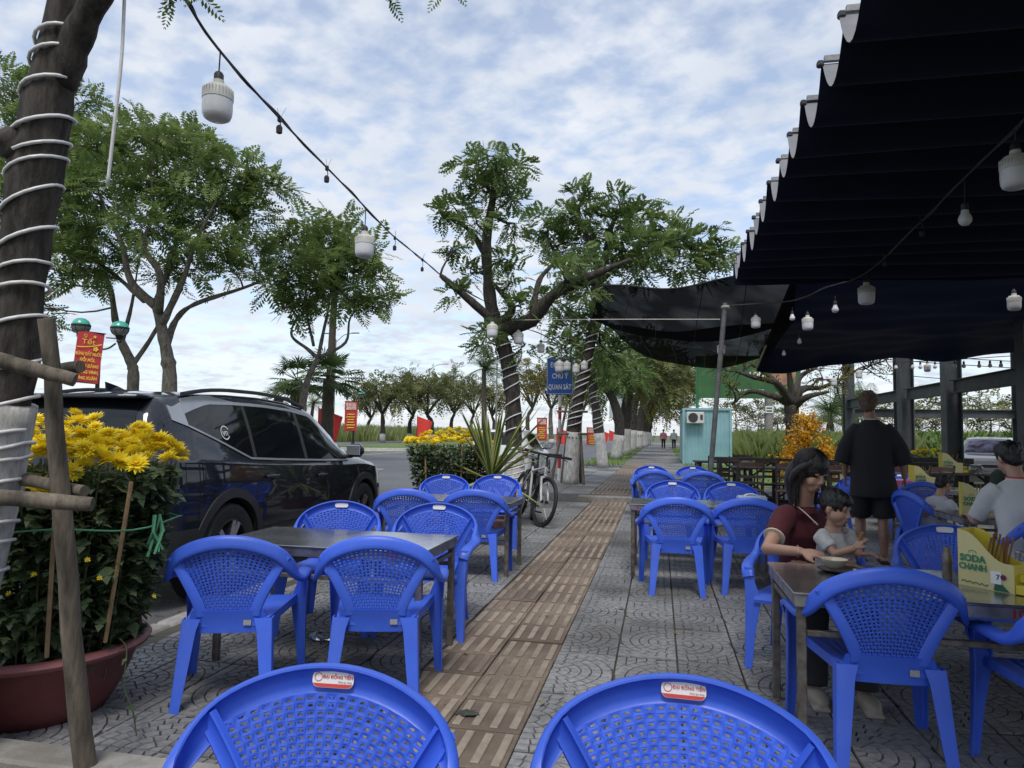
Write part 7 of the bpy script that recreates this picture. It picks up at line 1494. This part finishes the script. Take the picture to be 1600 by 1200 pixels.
# ------------------------------------------------------------- bicycles
M_bw = mat('bike_white', (.48, .48, .47), .3, coat=.5); M_bo = mat('bike_orange', (.45, .22, .06), .35); M_bk = mat('bike_black', (.012, .012, .013), .4); M_spk = mat('spoke_steel', (.4, .4, .4), .3, metal=.9)
def bicycle(label, loc, rz, lean, fm, steer=0):
    t = thing('bicycle', label, 'bicycle', loc, R(rz)); t.rotation_euler = Euler((0, 0, R(rz)), 'XYZ'); t.rotation_mode = 'XYZ'; Mx = Euler((0, 0, R(rz))).to_matrix() @ Euler((R(lean), 0, 0)).to_matrix(); t.rotation_euler = Mx.to_euler(); WR_ = .34
    # local: x forward, z up; wheels at x=-.52 and .53
    def wheel(x, ang):
        ay_ = Euler((R(90), 0, 0)).to_matrix(); b = MB(); b.tube([(math.cos(a) * (WR_ - .022), 0, math.sin(a) * (WR_ - .022)) for a in [2 * PI * k / 40 for k in range(40)]], .024, 8, closed=True, upv=(0, 1, 0)); w_ = b.build('wheel', M_tyre, t, smooth=True, angle=180, loc=(x, 0, WR_), rot=(0, 0, R(ang)))
        MB().tube([(math.cos(a) * (WR_ - .055), 0, math.sin(a) * (WR_ - .055)) for a in [2 * PI * k / 40 for k in range(40)]], .013, 6, closed=True, upv=(0, 1, 0)).build('rim', M_bk, w_, smooth=True, angle=180); b = MB()
        for k in range(20): a = 2 * PI * k / 20; b.tube([(math.cos(a + .3 * (-1) ** k) * .02, .025 * (-1) ** k, math.sin(a + .3 * (-1) ** k) * .02), (math.cos(a) * (WR_ - .06), 0, math.sin(a) * (WR_ - .06))], .0016, 4)
        b.build('spokes', M_spk, w_); MB().lathe([(.025, -.05), (.018, 0), (.025, .05)], 12, axis=ay_).build('hub', M_bk, w_); MB().lathe([(.08, .034), (.08, .037)], 20, axis=ay_).build('brake_disc', M_spk, w_)
    wheel(-.52, 0); wheel(.55, steer)
    bb_, st_, hd = Vector((-.08, 0, .29)), Vector((-.22, 0, .78)), Vector((.36, 0, .80)); hd2 = Vector((.39, 0, .68)); b = MB()
    for a, c, r_ in ((bb_, st_, .017), (st_ - Vector((-.01, 0, .06)), hd, .018), (bb_, hd2, .021), (hd, hd2, .022)): b.tube([a, c], r_, 10)
    for s in (-1, 1): b.tube([bb_ + Vector((0, s * .03, 0)), Vector((-.52, s * .06, WR_))], .011, 8); b.tube([st_ + Vector((.02, s * .02, -.08)), Vector((-.52, s * .06, WR_))], .009, 8)
    b.build('frame', fm, t, smooth=True, angle=60); b = MB()
    for s in (-1, 1): b.tube([hd2 + Vector((.0, s * .05, -.03)), Vector((.47, s * .05, .48)), Vector((.55, s * .05, WR_))], [.02, .019, .012], 8)
    b.box(hd2 + Vector((.0, 0, -.03)), (.05, .13, .035), bev=.01); b.build('fork', M_bw if fm is M_bw else M_bk, t, smooth=True, angle=60)
    MB().tube([hd, hd + Vector((-.03, 0, .13)), hd + Vector((.03, 0, .16))], .016, 8).build('stem', M_bk, t); MB().tube(smooth_path([hd + Vector((-.03, -.33, .18)), hd + Vector((.02, -.15, .17)), hd + Vector((.03, 0, .16)), hd + Vector((.02, .15, .17)), hd + Vector((-.03, .33, .18))], 4), .013, 8).build('handlebar', M_bk, t, smooth=True)
    for s in (-1, 1): MB().tube([hd + Vector((-.02, s * .24, .178)), hd + Vector((-.03, s * .35, .18))], .019, 8).build('grip', M_bk, t); MB().tube([hd + Vector((.05, s * .17, .16)), hd + Vector((.09, s * .26, .13))], .006, 5).build('brake_lever', M_bk, t)
    MB().tube([st_, st_ + Vector((-.03, 0, .12))], .013, 8).build('seat_post', M_bk, t); b = MB(); b.grid(lambda u, v: Vector((-.38 + .28 * u, (v - .5) * (.15 * (1 - u) ** 1.2 + .035), .915 - .03 * abs(v - .5) * 2)), 8, 6); b.grid(lambda u, v: Vector((-.38 + .28 * u, (.5 - v) * (.15 * (1 - u) ** 1.2 + .035), .875)), 8, 6); b.build('saddle', M_bk, t, smooth=True, angle=80)
    ay_ = Euler((R(90), 0, 0)).to_matrix(); MB().lathe([(.095, -.05), (.095, -.046), (.03, -.046)], 24, bb_, axis=ay_).build('chain_ring', M_spk, t)
    for s in (-1, 1):
        MB().tube([bb_ + Vector((0, s * .065, 0)), bb_ + Vector((s * .12, s * .075, -s * .12))], .010, 6).build('crank', M_bk, t); MB().box(bb_ + Vector((s * .12, s * .12, -s * .12)), (.09, .09, .022), bev=.006).build('pedal', M_bk, t)
    b = MB(); b.tube(smooth_path([hd + Vector((.05, .15, .16)), hd + Vector((.14, .05, .05)), Vector((.44, .03, .55))], 4), .004, 4); b.tube(smooth_path([hd + Vector((.05, -.15, .16)), hd + Vector((.13, -.05, .08)), hd2], 4), .004, 4); b.build('brake_cable', M_bk, t)
    b = MB(); b.tube([(math.cos(a) * .36 + .55, 0, WR_ + math.sin(a) * .36) for a in [R(30 + 10 * k) for k in range(10)]], .006, 5); return t
bicycle('white mountain bicycle with orange trim leaning on the wrapped trunk', (-1.82, 9.95, 0), -62, -11, M_bw, 8); bicycle('black bicycle behind the white one at the wrapped trunk', (-1.98, 10.75, 0), -72, -8, M_bk, -6)
# ------------------------------------------------------------- caddies, bowl, bottles
M_yel = mat('yellow_card', (.62, .50, .05), .5, var=.06, scale=6); M_pale = mat('pale_yellow_print', (.62, .55, .26), .5, var=.06, scale=5); M_grn = mat('print_green', (.02, .20, .11), .6); M_chop = mat('chopstick_wood', (.20, .09, .03), .6, var=.25, scale=30); M_dkg = mat('print_dark_green', (.015, .09, .055), .6)
def caddy(label, loc, rz, s=1.0, words=True, sticks=9):
    """tall curved holder (local x right, y back); side panel faces -y"""
    t = thing('condiment_caddy', label, 'condiment box', loc, R(rz)); t.scale = (s, s, s); L_, W_, H0, H1 = .215, .12, .235, .115
    curve = [(0, H0), (.02, H0 - .004)] + [(lerp(.02, .185, k / 8), lerp(H0 - .004, H1, .5 - .5 * math.cos(PI * k / 8))) for k in range(1, 9)] + [(L_, H1)]
    out_ = [(0, 0), (L_, 0)] + curve[::-1]
    for y, m_, nm in ((0, M_pale, 'front_panel'), (W_, M_yel, 'rear_panel')): MB().prism(out_, .003, (Vector((0, y, 0)), Vector((1, 0, 0)), Vector((0, 0, 1)), Vector((0, -1, 0)))).build(nm, m_, t)
    MB().box((-.0015, W_ / 2 + .0015, H0 / 2), (.003, W_ - .004, H0)).build('tall_end', M_yel, t); MB().box((L_ + .0015, W_ / 2 + .0015, H1 / 2), (.003, W_ + .002, H1)).build('low_end', M_yel, t); MB().box((L_ / 2, W_ / 2 + .0015, .002), (L_ - .004, W_ - .004, .004)).build('floor', M_yel, t)
    MB().box((L_ + .033, W_ / 2, .062), (.058, .06, .03), bev=.002).build('side_tray', M_yel, t); MB().box((L_ + .075, W_ / 2, .02), (.14, W_, .036), bev=.002).build('low_tray', M_yel, t)
    fr = R(90)
    lettering('lettering', 'SODA', .040, M_grn, t, (.060, -.0045, .117), (fr, 0, 0), bold=.0012, xs=.95); lettering('lettering', 'CHANH', .036, M_grn, t, (.060, -.0045, .082), (fr, 0, 0), bold=.001, xs=.85)
    MB().tube([(.060 + .016 * math.cos(a), -.004, .14 + .012 * math.sin(a)) for a in [PI * k / 8 for k in range(9)]], .0012, 4).build('lime_mark', M_grn, t)
    if words:
        for i in range(9): MB().box((.018 + i * .012, -.0038, .022 - i * .0006), (.012, .001, .003), rot=(0, R(40 if i % 2 else -40), 0)).build('leaf_mark', M_dkg, t)
        MB().prism([(.14, .0), (.20, .0), (.15, .05)], .001, (Vector((0, -.004, .004)), Vector((1, 0, 0)), Vector((0, 0, 1)), Vector((0, -1, 0)))).build('green_corner', M_dkg, t); MB().box((.150, -.0038, .055), (.04, .001, .05)).build('printed_can', M_wht, t); MB().lathe([(.011, 0), (.011, .0012)], 14, (.178, -.0036, .060), axis=Euler((R(90), 0, 0)).to_matrix()).build('printed_badge', mat('badge_purple', (.12, .01, .06), .5), t); lettering('badge_lettering', '7', .026, M_ink, t, (.158, -.0055, .058), (fr, 0, 0), bold=.001)
    rs = random.Random(3)
    for k in range(sticks): x0, y0 = .09 + rs.uniform(-.02, .05), W_ / 2 + rs.uniform(-.035, .035); MB().tube([(x0, y0, .006), (x0 + rs.uniform(.0, .06), y0 + rs.uniform(-.015, .02), .215 + rs.uniform(-.01, .015))], [.0028, .0048], 6).build('chopstick', M_chop, t)
    return t
q = GZ(1508, 917, .64); caddy('yellow lime soda caddy with chopsticks standing on table 10', (q.x - .005, q.y + .05, .6405), -50, 1.0)
# salt bottle and jars beside it
M_clear = mat('clear_glass', (.85, .88, .88), .05, trans=.92, var=.02); M_capr = mat('steel_cap', (.4, .4, .4), .3, metal=.9)
def jar(label, p, h, r, m=M_clear, cap=M_capr, nm='glass_jar', cat='jar', fill=None):
    t = thing(nm, label, cat, p); MB().lathe([(r * .92, 0), (r, .006), (r, h * .72), (r * .72, h * .84), (r * .7, h * .88)], 20, cap1=False).build('vessel', m, t, smooth=True, angle=50); MB().lathe([(r * .78, h * .86), (r * .78, h * .98), (r * .7, h)], 18).build('cap', cap, t, smooth=True, angle=40)
    if fill: MB().lathe([(r * .86, .008), (r * .88, h * .5)], 18).build('contents', fill, t)
    return t
jar('tall dull steel shaker half hidden left of the yellow caddy on table 10', (q.x - .012, q.y + .15, .6405), .14, .020, M_leg, M_leg, 'shaker', 'shaker'); jar('glass jar at the right edge behind the yellow caddy', (q.x + .30, q.y + .19, .6405), .13, .034); jar('second glass jar just right of the first, at the picture edge', (q.x + .40, q.y + .16, .6405), .12, .034)
# bowl on dark saucer with a spoon rest
bq = GZ(1304, 889, .65); M_bowl = mat('cream_bowl', (.52, .47, .36), .3, var=.05); M_sauc = mat('black_saucer', (.012, .012, .013), .25)
bo = thing('bowl', 'small cream bowl in front of the woman', 'bowl', (bq.x, bq.y, .6535)); MB().lathe([(.022, 0), (.03, .004), (.048, .024), (.056, .042), (.0585, .0425), (.05, .026), (.03, .008), (.001, .006)], 28, cap1=False).build('vessel', M_bowl, bo, smooth=True, angle=50)
sa = thing('saucer', 'black plate under the cream bowl', 'plate', (bq.x + .03, bq.y, .6408)); MB().lathe([(.06, 0), (.09, .005), (.105, .011), (.10, .0125), (.06, .006), (.001, .006)], 32, cap1=False).build('dish', M_sauc, sa, smooth=True, angle=50); sp_ = thing('spoon', 'dark spoon resting on the black plate', 'spoon', (bq.x + .09, bq.y - .02, .655)); b = MB(); b.ball((0, 0, 0), .018, 10, 6, (1.3, 1, .35)); b.tube([(.018, 0, .002), (.06, .02, .01)], .004, 6); b.build('spoon_body', M_capr, sp_)
# tissue box on the mid table
tb = thing('tissue_box', 'pale blue tissue box on the steel table beside the tactile strip', 'tissue box', (.80, 6.62, .6405), R(8)); MB().box((0, 0, .045), (.24, .13, .09), bev=.012).build('box', mat('pale_blue_plastic', (.40, .52, .62), .4, var=.05), tb, smooth=True, angle=40); b = MB(); b.grid(lambda u, v: Vector(((u - .5) * .13, (v - .5) * .05 + .01 * math.sin(u * 9), .09 + .022 * math.sin(PI * u) * (.6 + .4 * math.sin(v * 7 + u * 5)))), 10, 5); b.build('tissue', M_wht, tb)
# second and third tables on the right with caddies
c11 = GZ(1452, 795, .64); table(c11.x + .02, c11.y - .66, 'steel table behind table 10 holding the second yellow caddy', None); q = GZ(1484, 806, .65) ; q = P(1490, 803, 6.0); caddy('second yellow lime soda caddy, behind the child side of its table', (q.x, c11.y - .45, .6405), -12, 1.12, False, 5)
M_pinkl = mat('pink_drink', (.60, .10, .22), .2, trans=.4); jar('bottle of pink drink beside the second yellow caddy', (q.x + .36, c11.y - .40, .6405), .21, .034, M_clear, M_wht, 'drink_bottle', 'bottle', M_pinkl); jar('dark sauce jar next to the pink drink bottle', (q.x + .28, c11.y - .36, .6405), .12, .03, M_clear, M_black, fill=M_chop)
c12 = P(1425, 765, 8.9); table(c12.x - .3, c12.y - .2, 'steel table beside the standing man with pink box', None); caddy('third yellow caddy beside the standing man', (c12.x + .05, c12.y + .05, .6405), 10, 1.2, False, 4); pk = thing('pink_box', 'pink tissue box beside the standing man', 'tissue box', (c12.x - .12, c12.y + .0, .6405), R(5)); MB().box((0, 0, .05), (.22, .13, .10), bev=.012).build('box', mat('pink_plastic', (.62, .12, .26), .4), pk, smooth=True); MB().box((0, 0, .104), (.12, .03, .008), bev=.003).build('slot', M_wht, pk)
chair(c12.x - .15, c12.y - .55, 0, 'blue armchair seen from behind right next to the standing man', False); chair(c12.x + .25, c12.y + 1.0, 180, 'blue armchair behind the third yellow caddy'); chair(2.05, 9.6, 90, 'blue armchair glimpsed between the woman and the standing man', False)
q4 = P(1500, 722, 11); wtable(q4.x, q4.y, 0, 'dark wooden table with a fourth caddy by the railing'); caddy('pale fourth caddy on the dark table by the railing', (q4.x - .28, q4.y - .1, .751), 0, 1.3, False, 3); jar('clear plastic tub beside the fourth caddy', (q4.x + .18, q4.y - .1, .751), .13, .10, M_clear, M_clear, 'plastic_tub', 'tub')
for i, (dx, dy, a) in enumerate(((.9, .1, 20), (1.6, -.2, -10), (2.4, .1, 5), (.6, -1.2, 170))): wchair(q4.x + dx, q4.y + dy, a, 'dark wooden chair before the railing at right, ' + ('nearest the fourth caddy', 'second from the fourth caddy', 'farthest right', 'turned towards us')[i])
# crushed plastic bottle under table 55 and scraps on the paving
pb = thing('crushed_bottle', 'clear crushed plastic bottle on the paving under table 55', 'bottle', (-1.93, 3.98, .034), R(8)); b = MB(); b.lathe([(.010, -.10), (.012, -.085), (.028, -.06), (.030, -.02), (.024, .0), (.030, .03), (.030, .085), (.02, .09)], 14, axis=Euler((0, R(90), 0)).to_matrix()); b.build('bottle_body', M_clear, pb, smooth=True); MB().lathe([(.014, -.112), (.014, -.098)], 12, axis=Euler((0, R(90), 0)).to_matrix()).build('green_cap', M_grn, pb)
lf_ = thing('flattened_leaf', 'dark flattened scrap lying on the tactile strip', 'litter', (-.83, 3.13, .013)); b = MB(); n_ = 18; pr_ = [(math.cos(2 * PI * k / n_) * (.05 + .02 * math.sin(k * 2.7)), math.sin(2 * PI * k / n_) * (.036 + .014 * math.cos(k * 3.9))) for k in range(n_)]; b.add([(x, y, .0 + .002 * math.sin(i * 2)) for i, (x, y) in enumerate(pr_)] + [(0, 0, .005)], [(i, (i + 1) % n_, n_) for i in range(n_)]); b.build('scrap', mat('wet_scrap', (.04, .045, .035), .7, var=.4, scale=30), lf_)
